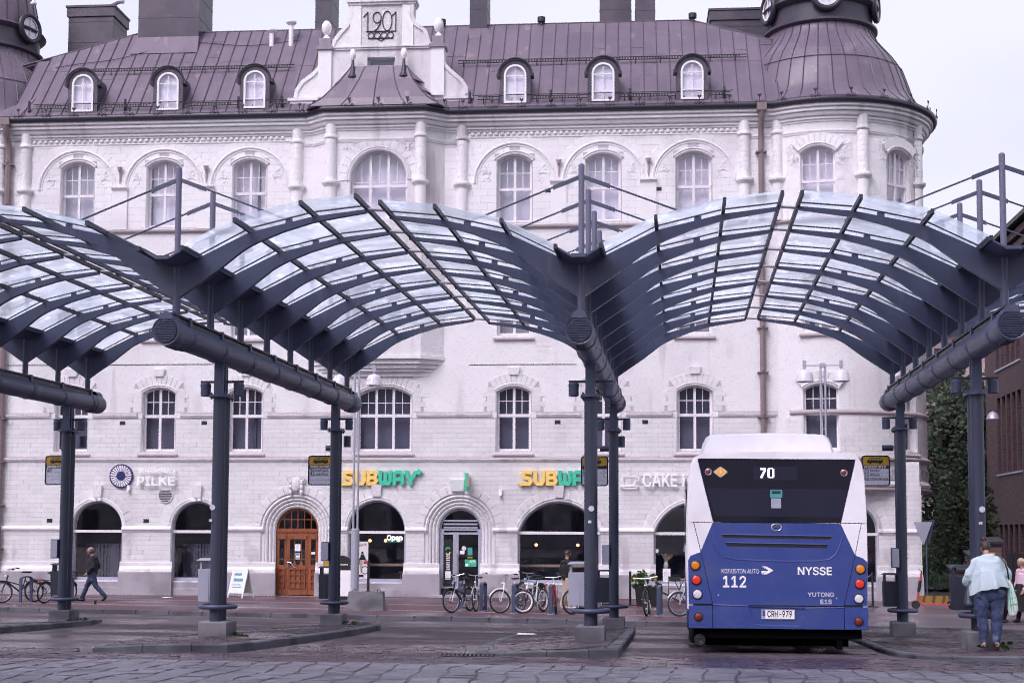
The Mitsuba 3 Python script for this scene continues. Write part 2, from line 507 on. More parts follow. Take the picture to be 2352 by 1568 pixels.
def drape(poly, step, h, skirt=0.3):
    """A slab over the road: the polygon (x, y) cut into cells, its top h above the road, with sides."""
    g = Polygon(poly)
    x0, y0, x1, y1 = g.bounds
    tops = []
    for x in np.arange(x0, x1, step):
        for y in np.arange(y0, y1, step):
            c = g.intersection(sbox(x, y, x + step, y + step))
            for q in getattr(c, 'geoms', [c]):
                if q.geom_type == 'Polygon' and q.area > 1e-5:
                    v, f = trimesh.creation.triangulate_polygon(q, engine='earcut')
                    v = np.array(v)
                    tops.append((np.column_stack([v, road_z(v[:, 0], v[:, 1]) + hcall(h, v[:, 0], v[:, 1])]), np.array(f)))
    b = np.array(g.segmentize(step).exterior.coords)[:-1]
    z = road_z(b[:, 0], b[:, 1])
    n = len(b)
    v = np.vstack([np.column_stack([b, z + hcall(h, b[:, 0], b[:, 1])]), np.column_stack([b, z - skirt])])
    f = np.array([q for i in range(n) for q in ([i, n + i, (i + 1) % n], [(i + 1) % n, n + i, n + (i + 1) % n])])
    return cat(tops + [(v, f)])
# ---------------------------------------------------------------- ground, islands, pavement
gx, gy = np.unique(np.r_[np.linspace(-90, -30, 7), np.linspace(-30, 30, 41), np.linspace(30, 90, 7)]), np.unique(np.r_[-60, -20, 0, np.linspace(10, 44, 69), 60, 90, 140, 260])
GX, GY = np.meshgrid(gx, gy, indexing='ij')
gv = np.stack([GX.ravel(), GY.ravel(), road_z(GX, GY).ravel() - np.where(GY.ravel() > 43, 0.15, 0)], 1)
ni, nj = len(gx), len(gy)
ii, jj = np.meshgrid(np.arange(ni - 1), np.arange(nj - 1), indexing='ij')
q0 = (ii * nj + jj).ravel()
struct('road', (gv, np.vstack([np.stack([q0, q0 + nj, q0 + nj + 1], 1), np.stack([q0, q0 + nj + 1, q0 + 1], 1)])), 'm_road', True)


def xk(y):
    return (37.5 - y) / 0.172


# the pavement along the building, its kerb stones
wx = np.linspace(-60, 60, 61)
wv = np.vstack([np.column_stack([wx, kerb_y(wx) + 0.14, np.full(61, -0.6)]), np.column_stack([wx, np.full(61, 58.0), np.full(61, -0.6)])])
k0 = np.arange(60)
struct('pavement', (wv, np.vstack([np.stack([k0, k0 + 1, k0 + 62], 1), np.stack([k0, k0 + 62, k0 + 61], 1)])), 'm_walk')
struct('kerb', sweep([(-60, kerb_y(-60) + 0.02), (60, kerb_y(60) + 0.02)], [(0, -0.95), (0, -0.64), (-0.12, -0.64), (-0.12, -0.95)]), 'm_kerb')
stone = {}
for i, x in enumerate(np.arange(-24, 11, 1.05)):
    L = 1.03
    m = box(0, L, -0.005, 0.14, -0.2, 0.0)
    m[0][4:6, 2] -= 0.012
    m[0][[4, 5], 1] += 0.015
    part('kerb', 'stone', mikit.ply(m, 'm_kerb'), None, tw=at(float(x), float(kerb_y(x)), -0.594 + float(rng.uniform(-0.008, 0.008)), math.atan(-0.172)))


def inset(poly, d):
    return Polygon(poly).buffer(-d, join_style=2)


def pavers(poly, w, d, h, tall, gap, skew=0.0, keep=None):
    """Paving blocks in half bond clipped to the polygon: a list of small blocks."""
    g = Polygon(poly) if not hasattr(poly, 'geom_type') else poly
    x0, y0, x1, y1 = g.bounds
    out = []
    for r, y in enumerate(np.arange(y0, y1, d)):
        for x in np.arange(x0 - w * (r % 2) / 2, x1, w):
            cx, cy = x + w / 2, y + d / 2
            b = sbox(x + gap / 2, y + gap / 2, x + w - gap / 2, y + d - gap / 2)
            if not g.contains(b):
                b = b.intersection(g)
                if b.area < 0.3 * w * d or b.geom_type != 'Polygon':
                    continue
                bx0, by0, bx1, by1 = b.bounds
                c = b.representative_point()
            else:
                bx0, by0, bx1, by1 = b.bounds
            z = float(road_z(cx, cy)) + float(hcall(h, cx, cy)) + float(rng.uniform(-0.006, 0.006))
            t = rng.uniform(-0.004, 0.004, 4)
            v, f = box(bx0, bx1, by0, by1, z - tall, z)
            v[4:, 2] += t
            out.append((v, f[2:]))
    return out


island_shapes = {
    'left': [(-7.7, 18.35), (-8.05, 19.1), (-8.45, 20.6), (-8.75, 22.6), (-8.85, 25), (-8.6, 28.5), (-8.1, 31.2), (-7.5, 32.2), (-6.85, 32.0), (-6.3, 30), (-6.05, 27), (-5.95, 23), (-5.9, 19.6), (-6.0, 18.75), (-6.4, 18.45)],
    'middle': [(-2.75, 19.2), (-3.0, 21.2), (-3.2, 24.5), (-3.3, 29), (-3.2, 32.3), (-2.4, 33.6), (-1.5, 33.6), (-1.05, 32.9), (-0.92, 28), (-0.86, 23), (-0.82, 18.85), (-1.2, 18.72), (-2.3, 18.8)],
    'far left': [(-14.2, 19.5), (-14.6, 24), (-14.6, 30), (-14.1, 32.6), (-13.6, 32.9), (-12.95, 31.2), (-12.4, 28.4), (-12.05, 25), (-11.9, 20.5), (-12.1, 18.9), (-13.4, 18.6)],
}
n_small = 0
for nm, poly in island_shapes.items():
    xl = min(p[0] for p in poly)
    hi_ = lambda x, y, xl=xl: .025 + .095 * np.clip((np.asarray(x) - xl - .5) / 1.5, 0, 1)
    k = struct('platform', drape(inset(poly, 0.16), 1.0, lambda x, y: hi_(x, y) - .03), 'm_bed')
    rim = Polygon(poly).difference(inset(poly, 0.17))
    pts = np.array(Polygon(poly).segmentize(0.9).exterior.coords)
    ins = np.array([Polygon(poly).buffer(-0.17, join_style=2).exterior.interpolate(Polygon(poly).buffer(-0.17, join_style=2).exterior.project(__import__('shapely').geometry.Point(p))).coords[0] for p in pts])
    for a in range(len(pts) - 1):
        A, B, C, D = pts[a], pts[a + 1], ins[a + 1], ins[a]
        mid = (A + B + C + D) / 4
        q = np.array([mid + (e - mid) * 0.985 for e in (A, B, C, D)])
        z = road_z(q[:, 0], q[:, 1])
        hh = rng.uniform(-0.006, 0.006)
        qi = q.copy()
        qi[:2] = q[:2] + (q[[3, 2]] - q[:2]) * 0.12
        hq = hi_(q[:, 0], q[:, 1]) + hh
        lo, up, tp = np.column_stack([q, z - 0.1]), np.column_stack([q, z + hq - .02]), np.column_stack([qi, z + hq])
        if Polygon(q).exterior.is_ccw is False:
            lo, up, tp = lo[::-1], up[::-1], tp[::-1]
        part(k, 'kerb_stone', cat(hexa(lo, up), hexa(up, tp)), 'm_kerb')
    pv = pavers(inset(poly, 0.18), 0.21, 0.105, lambda x, y: hi_(x, y) + .003, 0.03, 0.011)
    if nm == 'middle':
        pv.sort(key=lambda b: b[0][:, 1].mean())
        for b in pv[:260]:
            part(k, 'paver', b, 'm_paver')
        pv = pv[260:]
    part(k, 'paving', cat(pv), 'm_paver', kind='stuff')
# the right-hand platform runs on into the plaza
pr = [(2.95, 20.6), (2.92, 22.5), (3.05, 25), (3.2, 29), (3.3, 33), (3.4, 36.3), (12, 34.8), (14, 19.5), (3.5, 19.55), (3.1, 19.9)]
k = struct('platform', drape(inset(pr, 0.16), 1.5, 0.04), 'm_bed')
pts = [(3.4, 36.3), (3.3, 33), (3.2, 29), (3.05, 25), (2.92, 22.5), (2.95, 20.6), (3.1, 19.9), (3.5, 19.55), (14, 19.5)]
seg = np.array(__import__('shapely').geometry.LineString(pts).segmentize(1.0).coords)
for a in range(len(seg) - 1):
    A, B = seg[a], seg[a + 1]
    d = (B - A) / np.linalg.norm(B - A)
    nn = np.array([-d[1], d[0]])
    q = np.array([A + d * 0.008, B - d * 0.008, B - d * 0.008 + nn * 0.17, A + d * 0.008 + nn * 0.17])
    qi = q.copy()
    qi[:2] = q[:2] + nn * 0.02
    z = road_z(q[:, 0], q[:, 1])
    lo, up, tp = np.column_stack([q, z - 0.1]), np.column_stack([q, z + 0.05]), np.column_stack([qi, z + 0.07])
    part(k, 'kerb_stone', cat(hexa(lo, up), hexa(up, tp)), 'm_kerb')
pv = pavers(Polygon([(3.13, 20.6), (3.1, 22.5), (3.23, 25), (3.4, 29), (3.5, 33), (3.6, 36.2), (9.5, 35.2), (9.5, 19.72), (3.6, 19.72), (3.25, 20.0)]), 0.21, 0.105, 0.073, 0.03, 0.011)
part(k, 'paving', cat(pv), 'm_paver', kind='stuff')
# foreground: grey setts in wavering rows that run away from the camera
big = []
for c, x in enumerate(np.arange(-8.5, 4.6, 0.335)):
    y = 13.2 + (c % 3) * 0.07
    while y < 16.44:
        d = float(rng.uniform(0.17, 0.24))
        y1 = min(y + d, 16.45)
        off = lambda yy, e: 0.05 * math.sin(yy * 2.3 + 0.35 * (c + e)) + 0.03 * math.sin(yy * 5.1 + c + e)
        z = 0.196
        j = rng.uniform(-0.008, 0.008, 8)
        g = 0.018
        b = np.array([[x + off(y, 0) + g, y, z - .05], [x + .335 + off(y, 1) - g, y, z - .05], [x + .335 + off(y1, 1) - g, y1 - .003, z - .05], [x + off(y1, 0) + g, y1 - .003, z - .05]])
        t = b + np.array([0, 0, .05])
        t[:, 0] += j[:4]
        t[:, 2] += j[4:] - max(0, y - 16) * 0.038
        b[:, :2] = b[:, :2] + (b[:, :2] - b[:, :2].mean(0)) * 0.03
        big.append((y, hexa(b, t)))
        y = y1
big.sort(key=lambda b: abs(b[0] - 14.6))
ks = struct('setts', drape([(-8.7, 13), (4.8, 13), (4.8, 16.47), (-8.7, 16.47)], 0.6, -0.012), 'm_bed')
for y, b in big[:290]:
    part(ks, 'sett', b, 'm_slab')
part(ks, 'paving', cat([b for _, b in big[290:]]), 'm_slab', kind='stuff')
# red pavers of the carriageway nearest the camera
pv = pavers(Polygon([(-11, 16.48), (5, 16.48), (5, 19.4), (3.3, 19.4), (2.8, 20), (2.75, 21.4), (-0.7, 21.4), (-0.7, 18.6), (-2.5, 18.6), (-2.9, 19.2), (-3.3, 22), (-5.7, 22), (-5.75, 18.5), (-6.3, 18.2), (-7.8, 18.1), (-8.3, 19.2), (-11, 19.2)]), 0.21, 0.105, 0.012, 0.03, 0.012)
part('road', 'paving', cat(pv), 'm_paver', kind='stuff')
solo('drain_grate', 'long dark iron drain grate set in the red paved road', 'drain', cat([box(-0.36, 0.36, -0.2, -0.17, 0, .02), box(-0.36, 0.36, .17, .2, 0, .02)] + [box(x, x + .028, -.17, .17, 0, .018) for x in np.arange(-0.36, .35, .055)]), 'm_iron', tw=at(-2.75, 19.05 - .55, float(road_z(-2.7, 18.5)) + .012, 0.1))
# grass bank and street far to the right
bx, by = np.meshgrid(np.linspace(3, 40, 30), np.linspace(64, 110, 24), indexing='ij')
bz = -0.7 + np.clip((by - 64) * 0.16, 0, 3.2) + 0.3 * meshkit.fbm(np.stack([bx * .3, by * .3, bx * 0], -1))
bi, bj = np.meshgrid(np.arange(29), np.arange(23), indexing='ij')
b0 = (bi * 24 + bj).ravel()
struct('grass_bank', (np.stack([bx.ravel(), by.ravel(), bz.ravel()], 1), np.vstack([np.stack([b0, b0 + 24, b0 + 25], 1), np.stack([b0, b0 + 25, b0 + 1], 1)])), 'm_grass', True)
# ---------------------------------------------------------------- the corner building, in its own frame: x along the facade, y into the house
BT = T().translate([-10.65, 50.0, 0]).rotate([0, 0, 1], 2.0)
B = thing('corner_building', 'large cream stone corner building with purple metal roof, dormers and round turrets', 'building', tw=BT)
TC, TR = np.array([15.96, 3.0]), 3.6
GF = [('shop_window', -10.15, .92, -.1, 1.74, 2.72), ('shop_window', -6.5, .92, -.1, 1.74, 2.72), ('wood', -2.91, .77, -.6, 1.70, 2.50), ('shop_window', -.03, 1.02, -.1, 1.74, 2.77),
      ('glass_door', 2.92, .76, -.6, 1.70, 2.50), ('shop_window', 6.4, 1.43, -.1, 1.68, 2.74), ('shop_window', 11.13, 1.43, -.1, 1.68, 2.74), ('shop_window', 16.4, .93, -.1, 1.70, 2.70)]
FX = [-11.2, -7.98, -4.8, 4.8, 7.95, 11.13]
UP = [(x, .61, 4.5, 6.6, 6.8, 5.77) for x in FX] + [(.2, .98, 4.5, 6.5, 6.8, 5.77)]
UP2 = [(x, .61, 8.6, 10.5, 10.72, 9.75) for x in FX]
UP3 = [(x, .62, 12.64, 14.83, 15.07, 13.85) for x in FX]


def arc(hw, zs, zt):
    r = zt - zs
    R = (hw * hw + r * r) / (2 * r)
    th = math.asin(min(1, hw / R))
    return R, zt - R, (PI - th if r > hw else th)


def opening(cx, hw, z0, zs, zt, n=14, grow=0.0):
    R, zc, th = arc(hw, zs, zt)
    a = np.linspace(th, -th, n)
    pts = [(cx - hw - grow, z0), (cx + hw + grow, z0)] + [(cx + (R + grow) * math.sin(t), zc + (R + grow) * math.cos(t)) for t in a]
    return Polygon(pts).buffer(0)


def stones(cx, hw, zs, zt, w, n, proud, r0=0.0, back=0.02, gap=0.006, bend=None):
    R, zc, th = arc(hw, zs, zt)
    out = []
    for i in range(n):
        a0, a1 = -th + 2 * th * i / n, -th + 2 * th * (i + 1) / n
        g = gap / (R + r0 + w / 2)
        a0, a1 = a0 + g, a1 - g
        pr = proud + float(rng.uniform(-.004, .004))
        P4 = [(cx + rr * math.sin(a), zc + rr * math.cos(a)) for a, rr in ((a0, R + r0), (a1, R + r0), (a1, R + r0 + w), (a0, R + r0 + w))]
        c = .012
        Q4 = [(cx + rr * math.sin(a), zc + rr * math.cos(a)) for a, rr in ((a0 + g, R + r0 + c), (a1 - g, R + r0 + c), (a1 - g, R + r0 + w - c), (a0 + g, R + r0 + w - c))]
        b = np.array([[x, back, z] for x, z in P4])
        m = np.array([[x, -pr + c, z] for x, z in P4])
        f = np.array([[x, -pr, z] for x, z in Q4])
        out.append(cat(hexa(b, m), hexa(m, f)))
    return out


def roll(cx, hw, zs, zt, dr_, r, y, n=20, legs=0.0):
    R, zc, th = arc(hw, zs, zt)
    a = np.linspace(-th, th, n)
    pts = [[cx + (R + dr_) * math.sin(t), y, zc + (R + dr_) * math.cos(t)] for t in a]
    if legs:
        pts = [[pts[0][0], y, pts[0][2] - legs]] + pts + [[pts[-1][0], y, pts[-1][2] - legs]]
    return tube(pts, r, 6)


# main wall with its openings
holes = [opening(*g[1:], grow=.47 if g[0] != 'shop_window' else 0) for g in GF] + [opening(*u[:5]) for u in UP + UP2 + UP3] + [opening(0, 1.03, 12.7, 14.1, 15.2), sbox(-.9, 8.7, .9, 10.6)]
wall = Polygon([(-17, -.62), (18.8, -.62), (18.8, 3.3), (14.15, 3.3), (14.15, 16.45), (-17, 16.45)])
for h in holes:
    wall = wall.difference(h)
W = part(B, 'wall', prism(wall, 0, .42), 'm_wall')
part(W, 'side_wall', box(18.4, 18.8, .42, 9, -.62, 3.3), 'm_wall')
part(B, 'interior', cat([box(-16.9, 18.3, 3.6, 3.7, -.62, 16.2)] + [box(-16.9, 15, .42, 3.6, z, z + .08) for z in (-.64, 4.12, 8.1, 12.2, 16.1)] + [box(x, x + .08, .42, 3.6, -.5, 16) for x in (-13, -8.6, -4.6, -1.6, 1.6, 4.0, 9.0, 13.5)]), 'm_room')


def ivals(z, ops, x0, x1, grow):
    """Free stretches of a course at height z, outside the openings grown by grow."""
    cut = []
    for cx, hw, z0, zs, zt in ops:
        R, zc, th = arc(hw, zs, zt)
        if z < z0 - .02:
            continue
        if z <= zs:
            cut.append((cx - hw - min(grow, .03), cx + hw + min(grow, .03)))
        elif z < zt + grow:
            h = math.sqrt(max((R + grow - .03) ** 2 - (z - zc) ** 2, 0))
            cut.append((cx - h, cx + h))
    out, x = [], x0
    for a, b in sorted(cut):
        if a > x:
            out.append((x, a))
        x = max(x, b)
    if x < x1:
        out.append((x, x1))
    return [(a, b) for a, b in out if b - a > .04]


def courses(z0, z1, h, w, ops, x0, x1, grow, proud):
    out = []
    for r in range(int(round((z1 - z0) / h))):
        z = z0 + r * h
        for a, b in ivals(z + h / 2, ops, x0, x1, grow):
            xs = [a] + [x for x in np.arange(math.floor(x0 / w) * w + (r % 2) * w / 2, b, w) if a + .08 < x < b - .08] + [b]
            for u, v in zip(xs[:-1], xs[1:]):
                p = proud + float(rng.uniform(-.004, .004))
                out.append(box(u + .004, v - .004, -p, .03, z + .004, z + h - .004))
    return out


gfo = [g[1:] for g in GF]
gfd = [g[1:] if g[0] == 'shop_window' else (g[1], g[2] + .47, g[3], g[4], g[5] + .47) for g in GF]
bl = courses(.5, 4.13, .165, .47, gfd, -14.6, 18.75, .28, .022)
bl2 = courses(4.32, 5.70, .165, .47, [u[:5] for u in UP], -14.6, 13.9, .1, .022)
bl.sort(key=lambda m: abs(m[0][:, 0].mean() + 1.5) + (0 if m[0][:, 2].mean() > .5 else 9))
for m in bl[:300]:
    part(W, 'block', m, 'm_block')
bl3 = courses(12.6, 15.85, .25, .55, [u[:5] for u in UP3] + [(0, 1.2, 12.6, 14.1, 15.3)], -14.6, -3.2, .2, .015) + courses(12.6, 15.85, .25, .55, [u[:5] for u in UP3], 2.9, 13.9, .2, .015)
part(W, 'block_courses', cat(bl[300:] + bl2 + bl3), 'm_block', kind='stuff')
uni = __import__('shapely').union_all
mort = uni([sbox(-14.6, .5, 18.75, 4.13), sbox(-14.6, 4.32, 13.9, 5.70), sbox(-14.6, 12.6, -3.2, 15.9), sbox(2.9, 12.6, 13.9, 15.9)] + [opening(u[0], u[1], 5.9, u[3], u[4], grow=.46) for u in UP])
for h in holes:
    mort = mort.difference(h)
part(W, 'mortar', prism(mort, -.004, .0), 'm_mortar')


def window(cx, hw, z0, zs, zt, tr, cols, y=.2, wide=False, tw=None, blind='m_blind', m='m_frame', grow=-.005, rows=2):
    """A window of the upper floors: big panes below the transom, small ones above. Its panes are sheets of glass."""
    o = opening(cx, hw, z0, zs, zt)
    lower, upper = [], []
    e = np.linspace(cx - hw + .06, cx + hw - .06, cols + 1)
    for a, b in zip(e[:-1], e[1:]):
        a, b = a + .03, b - .03
        lower.append(sbox(a, z0 + .1, b, tr - .05))
        mids = (a + b) / 2
        zm = tr + .06 + (zs - tr) * (.55 if rows == 2 else 2)
        for p, q in ((a, mids - .011), (mids + .011, b)):
            upper.append(sbox(p, tr + .06, q, min(zm - .014, 99)))
            upper.append(sbox(p, zm + .014, q, zt + .1))
    inner = o.buffer(-.06)
    pan = [x.intersection(inner) for x in lower + upper]
    pan = [x for x in pan if x.geom_type == 'Polygon' and x.area > .004]
    fr = o.buffer(grow)
    for x in pan:
        fr = fr.difference(x)
    k = part(B, 'window', prism(fr, y, y + .07), m, tw=tw)
    bars = [box(v - .045, v + .045, y - .03, y, z0 + .02, min(zt - .1, tr + 1.2)) for v in e[1:-1]] + [box(cx - hw + .02, cx + hw - .02, y - .04, y, tr - .05, tr + .05)]
    part(k, 'mullion', cat(bars), m, tw=tw)
    for x in pan:
        part(k, 'pane', sheet(x, y + .03), 'm_pane', tw=tw)
    if blind:
        part(k, 'blind', sheet(opening(cx, hw + .1, z0, zs, zt + .1), y + .3), blind, tw=tw)
    return k


for u in UP:
    window(*u, 3 if u[1] > .8 else 2, blind='m_dim')  # dim sheet behind the panes lightens them in place of reflections
for i, u in enumerate(UP):
    if i in (0, 2, 3, 5):
        part(B, 'curtain', cat([box(u[0] - u[1], u[0] - u[1] + .2, .6, .63, u[2], u[4]), box(u[0] + u[1] - .16, u[0] + u[1], .6, .63, u[2], u[4])]), 'm_curtain')
for u in UP2:
    window(*u, 2, blind='m_curtain')
for i, u in enumerate(UP3):
    window(*u, 2, blind='m_blind' if i % 3 else 'm_blind_dim')
window(0, 1.03, 12.7, 14.1, 15.2, 13.92, 3, y=-.30)

# ground-floor arches: voussoirs, roll mouldings, keystones
for i, (kind, cx, hw, z0, zs, zt) in enumerate(GF):
    door = kind != 'shop_window'
    if door:
        for d0, d1, y in ((0, .12, .16), (.12, .24, .11), (.24, .36, .06), (.36, .47, .02)):
            part(W, 'arch_step', prism(opening(cx, hw, z0, zs, zt, 24, d1).difference(opening(cx, hw, z0 - .1, zs, zt, 24, d0)), y, .42), 'm_trim')
        Ra, zca, tha = arc(hw, zs, zt)
        for i_ in range(15):
            a_ = np.linspace(-tha + 2 * tha * (i_ + .03) / 15, -tha + 2 * tha * (i_ + .97) / 15, 4)
            part(W, 'arch_stone', cat([tube([[cx + (Ra + d) * math.sin(t), y, zca + (Ra + d) * math.cos(t)] for t in a_], r, 6) for d, r, y in ((.07, .05, .15), (.18, .05, .10), (.30, .05, .05), (.42, .05, .0))]), 'm_block', 40)
        ring = stones(cx, hw, zs, zt, .30, 15, .045, r0=.52)
        for s in (-1, 1):
            for d, r, y in ((.07, .05, .15), (.18, .05, .10), (.30, .05, .05)):
                part(W, 'jamb_moulding', tube([[cx + s * (hw + d), y, .5], [cx + s * (hw + d), y, zs]], r, 6), 'm_trim', 40)
    else:
        part(W, 'arch_moulding', cat(roll(cx, hw, zs, zt, .04, .05, .0, 24), roll(cx, hw, zs, zt, .11, .035, -.03, 24)), 'm_trim', 40)
        ring = stones(cx, hw, zs, zt, .30, 17 if hw > 1.2 else 13, .035, r0=.13)
    for s in ring:
        part(W, 'voussoir', s, 'm_block')
    R, zc, th = arc(hw, zs, zt)
    top = zt + (.14 if not door else .6)
    kw = .14
    part(W, 'keystone', hexa([[cx - kw, .0, top], [cx + kw, .0, top], [cx + kw, -.12, top], [cx - kw, -.12, top]], [[cx - kw - .04, .0, top + .42], [cx + kw + .04, .0, top + .42], [cx + kw + .04, -.16, top + .42], [cx - kw - .04, -.16, top + .42]]), 'm_trim')
    if i == 2:   # carved shield above the wooden door
        sc = [ball((cx + s * .2, -.14, top + z), (.07, .05, .1), 8) for s in (-1, 1) for z in (-.05, .13, .3)] + [ball((cx, -.15, top + .22), (.16, .05, .24), 10)] + [torus((cx + s * .24, -.13, top + .42), .07, .025, 12, 6, (0, 1, 0)) for s in (-1, 1)]
        part(W, 'carving', cat(sc), 'm_trim', 40)
# plinth, impost band, strings
piers = ivals(0.3, gfo, -14.6, 18.75, 0.0)
for a, b in piers:
    a, b = a - .07, b + .07
    part(W, 'plinth', sweep([(a, 0), (b, 0)], [(.0, -.6), (.15, -.6), (.15, .19), (.12, .215), (.0, .215)]), 'm_granite')
    part(W, 'plinth_course', sweep([(a + .02, 0), (b - .02, 0)], [(.0, .22), (.115, .22), (.10, .32), (.055, .42), (.05, .56), (.0, .58)]), 'm_block')
for kind, cx, hw, z0, zs, zt in GF:
    if kind == 'shop_window':
        part(W, 'sill', sweep([(cx - hw - .02, 0), (cx + hw + .02, 0)], [(-.2, -.6), (.05, -.6), (.05, -.36), (.02, -.34), (.02, -.14), (-.2, -.1)]), 'm_granite')
pp = [(0, 1.62), (.05, 1.63), (.06, 1.68), (.12, 1.71), (.12, 1.76), (.05, 1.83), (0, 1.84)]
for a, b in ivals(1.6, [(g[1], g[2] + (.45 if g[0] != 'shop_window' else .05), g[3], g[4], g[5]) for g in GF], -14.6, 18.8, 0):
    part(W, 'impost', sweep([(a - .04, 0), (b + .04, 0)], pp), 'm_trim')
ring_t = [(TC[0] + TR * math.sin(t), TC[1] - TR * math.cos(t)) for t in np.radians(np.arange(-32, 125, 6))]
fac_path = [(-17, 0)] + [(14.0, 0)] + ring_t[1:]
part(W, 'string_course', sweep([(-14.7, 0), (14.1, 0)], [(0, 4.14), (.06, 4.14), (.07, 4.18), (.12, 4.2), (.12, 4.235), (0, 4.235)]), 'm_trim')
part(W, 'string_course', sweep([(-14.7, 0), (14.1, 0)], [(0, 4.24), (.115, 4.24), (.10, 4.26), (.02, 4.33), (0, 4.33)]), 'm_brownstone')
for a, b in ivals(5.9, [u[:5] for u in UP], -14.6, 14.1, .3):
    part(W, 'string_course', sweep([(a + .15, 0), (b - .15, 0)], [(0, 5.72), (.05, 5.72), (.06, 5.76), (.09, 5.78), (.09, 5.82), (0, 5.82)]), 'm_trim')
    part(W, 'string_course', sweep([(a + .15, 0), (b - .15, 0)], [(0, 5.825), (.085, 5.825), (.02, 5.9), (0, 5.9)]), 'm_brownstone')
for u in UP + UP2 + UP3:
    part(W, 'sill', sweep([(u[0] - u[1] - .12, 0), (u[0] + u[1] + .12, 0)], [(-.2, u[2] - .16), (.1, u[2] - .17), (.1, u[2] - .12), (-.2, u[2] + .02)]), 'm_brownstone')
for u in UP:   # first-floor arches, toothed jambs and keystones
    n = 9 if u[1] < .8 else 13
    for s in stones(*u[:2], *u[3:5], .36, n, .03, r0=.1):
        part(W, 'voussoir', s, 'm_block')
    part(W, 'arch_moulding', cat(roll(*u[:2], *u[3:5], .03, .035, -.0, 14), roll(*u[:2], *u[3:5], .09, .03, -.03, 14)), 'm_trim', 40)
    if u[1] < .8:
        part(W, 'keystone', hexa([[u[0] - .16, 0, 7.2], [u[0] + .16, 0, 7.2], [u[0] + .16, -.1, 7.2], [u[0] - .16, -.1, 7.2]], [[u[0] - .21, 0, 7.45], [u[0] + .21, 0, 7.45], [u[0] + .21, -.12, 7.45], [u[0] - .21, -.12, 7.45]]), 'm_trim')
    for s in (-1, 1):
        for r in range(5):
            w_ = (.30, .44)[r % 2]
            x0_ = u[0] + s * (u[1] + .03)
            part(W, 'quoin', box(min(x0_, x0_ + s * w_), max(x0_, x0_ + s * w_), -.025, .03, 5.91 + r * .17, 6.075 + r * .17), 'm_block')
for z in (7.88, 8.32):
    part(W, 'cable', box(-14.5, -6, -.02, 0, 7.62, 7.64) if z < 8 else box(3.2, 7, -.02, 0, 7.55, 7.57), 'm_iron')
# third floor: wide blind arches, pilasters, half columns, carved spandrels
def scroll(c, s, h, seed):
    """Carved foliage: curling stems with leaf lumps, s = -1 or 1 mirrors it."""
    g = np.random.default_rng(abs(int(seed)) + 1)
    out = []
    for (x, z, r, a) in ((.0, .0, .17, .5), (.1, .33, .12, 1.6), (.17, .62, .09, 2.4), (-.06, .2, .08, 3.3)):
        t = np.linspace(0, 4.6, 13)
        rr = r * (1 - t / 6.2)
        out.append(tube(np.stack([c[0] + s * (x + rr * np.cos(t + a)), np.full(13, -.03), c[1] + z * h + rr * np.sin(t + a)], 1), np.linspace(.017, .007, 13), 5))
        for q in range(3):
            th = g.uniform(0, 6.3)
            out.append(ball((c[0] + s * (x + r * math.cos(th)), -.025, c[1] + z * h + r * math.sin(th)), (.032, .016, .05), 6))
    return cat(out)


for i, x in enumerate(FX):
    for s in stones(x, 1.44, 14.05, 15.49, .30, 17, .03, r0=.02):
        part(W, 'arch_stone', s, 'm_block')
    part(W, 'arch_moulding', cat(roll(x, 1.44, 14.05, 15.49, 0, .045, -.03, 28), roll(x, 1.44, 14.05, 15.49, -.09, .03, -.015, 28)), 'm_trim', 40)
    part(W, 'arch_moulding', cat(roll(x, .62, 14.83, 15.07, .05, .04, -.01, 14), roll(x, .62, 14.83, 15.07, .12, .035, -.04, 14)), 'm_trim', 40)
    for s in (-1, 1):
        part(W, 'relief', scroll((x + s * 1.0, 14.28), s, .9, i * 3 + s), 'm_trim', 50)
for a, b in zip([-9.59, -6.39, 6.375, 9.54], range(4)):
    part(W, 'pilaster', cat(box(a - .28, a + .28, -.08, .02, 12.55, 13.98)), 'm_block')
    part(W, 'capital', sweep([(a - .3, 0), (a + .3, 0)], [(0, 13.98), (.1, 13.98), (.12, 14.03), (.18, 14.06), (.18, 14.12), (0, 14.12)]), 'm_trim')
    part(W, 'carved_head', cat(ball((a, -.12, 14.75), (.075, .1, .11), 10), ball((a, -.16, 14.8), (.095, .08, .05), 8), tube([[a, -.08, 14.7], [a, -.09, 14.2]], [.05, .015], 8), cat([ball((a + s * .07, -.12, 14.82), .04, 6) for s in (-1, 1)])), 'm_brownstone', 50)


def half_column(x, y, z0=12.55, tw=None, top=16.28):
    r = .2
    prof = [(r, z0), (r, 13.86), (r + .03, 13.88), (r + .05, 13.92), (r + .11, 13.97), (r + .12, 14.04), (r + .09, 14.06), (r, 14.075)]
    part(W, 'column', lathe(prof, 14, -PI, 0, (x, y, 0)), 'm_block', 35, tw=tw)
    zs = np.linspace(14.08, 15.58, 9)
    for a, b in zip(zs[:-1], zs[1:]):
        part(W, 'drum', lathe([(r - .012, a), (r + .003, a + .008), (r + .003, b - .008), (r - .012, b)], 12, -PI, 0, (x, y, 0)), 'm_block', 35, tw=tw)
    part(W, 'column_cap', lathe([(r, 15.58), (r + .05, 15.62), (r + .05, 15.68), (r + .02, 15.72), (r, 15.78), (r, 16.1), (r * .85, 16.2), (r * .5, 16.27), (0, 16.3)], 14, -PI, 0, (x, y, 0)), 'm_trim', 35, tw=tw)


for x in (-14.12, -13.15, -3.06, 2.92, 12.9):
    half_column(x, -.02)
for x in (-1.72, 1.5):
    half_column(x, -.57)
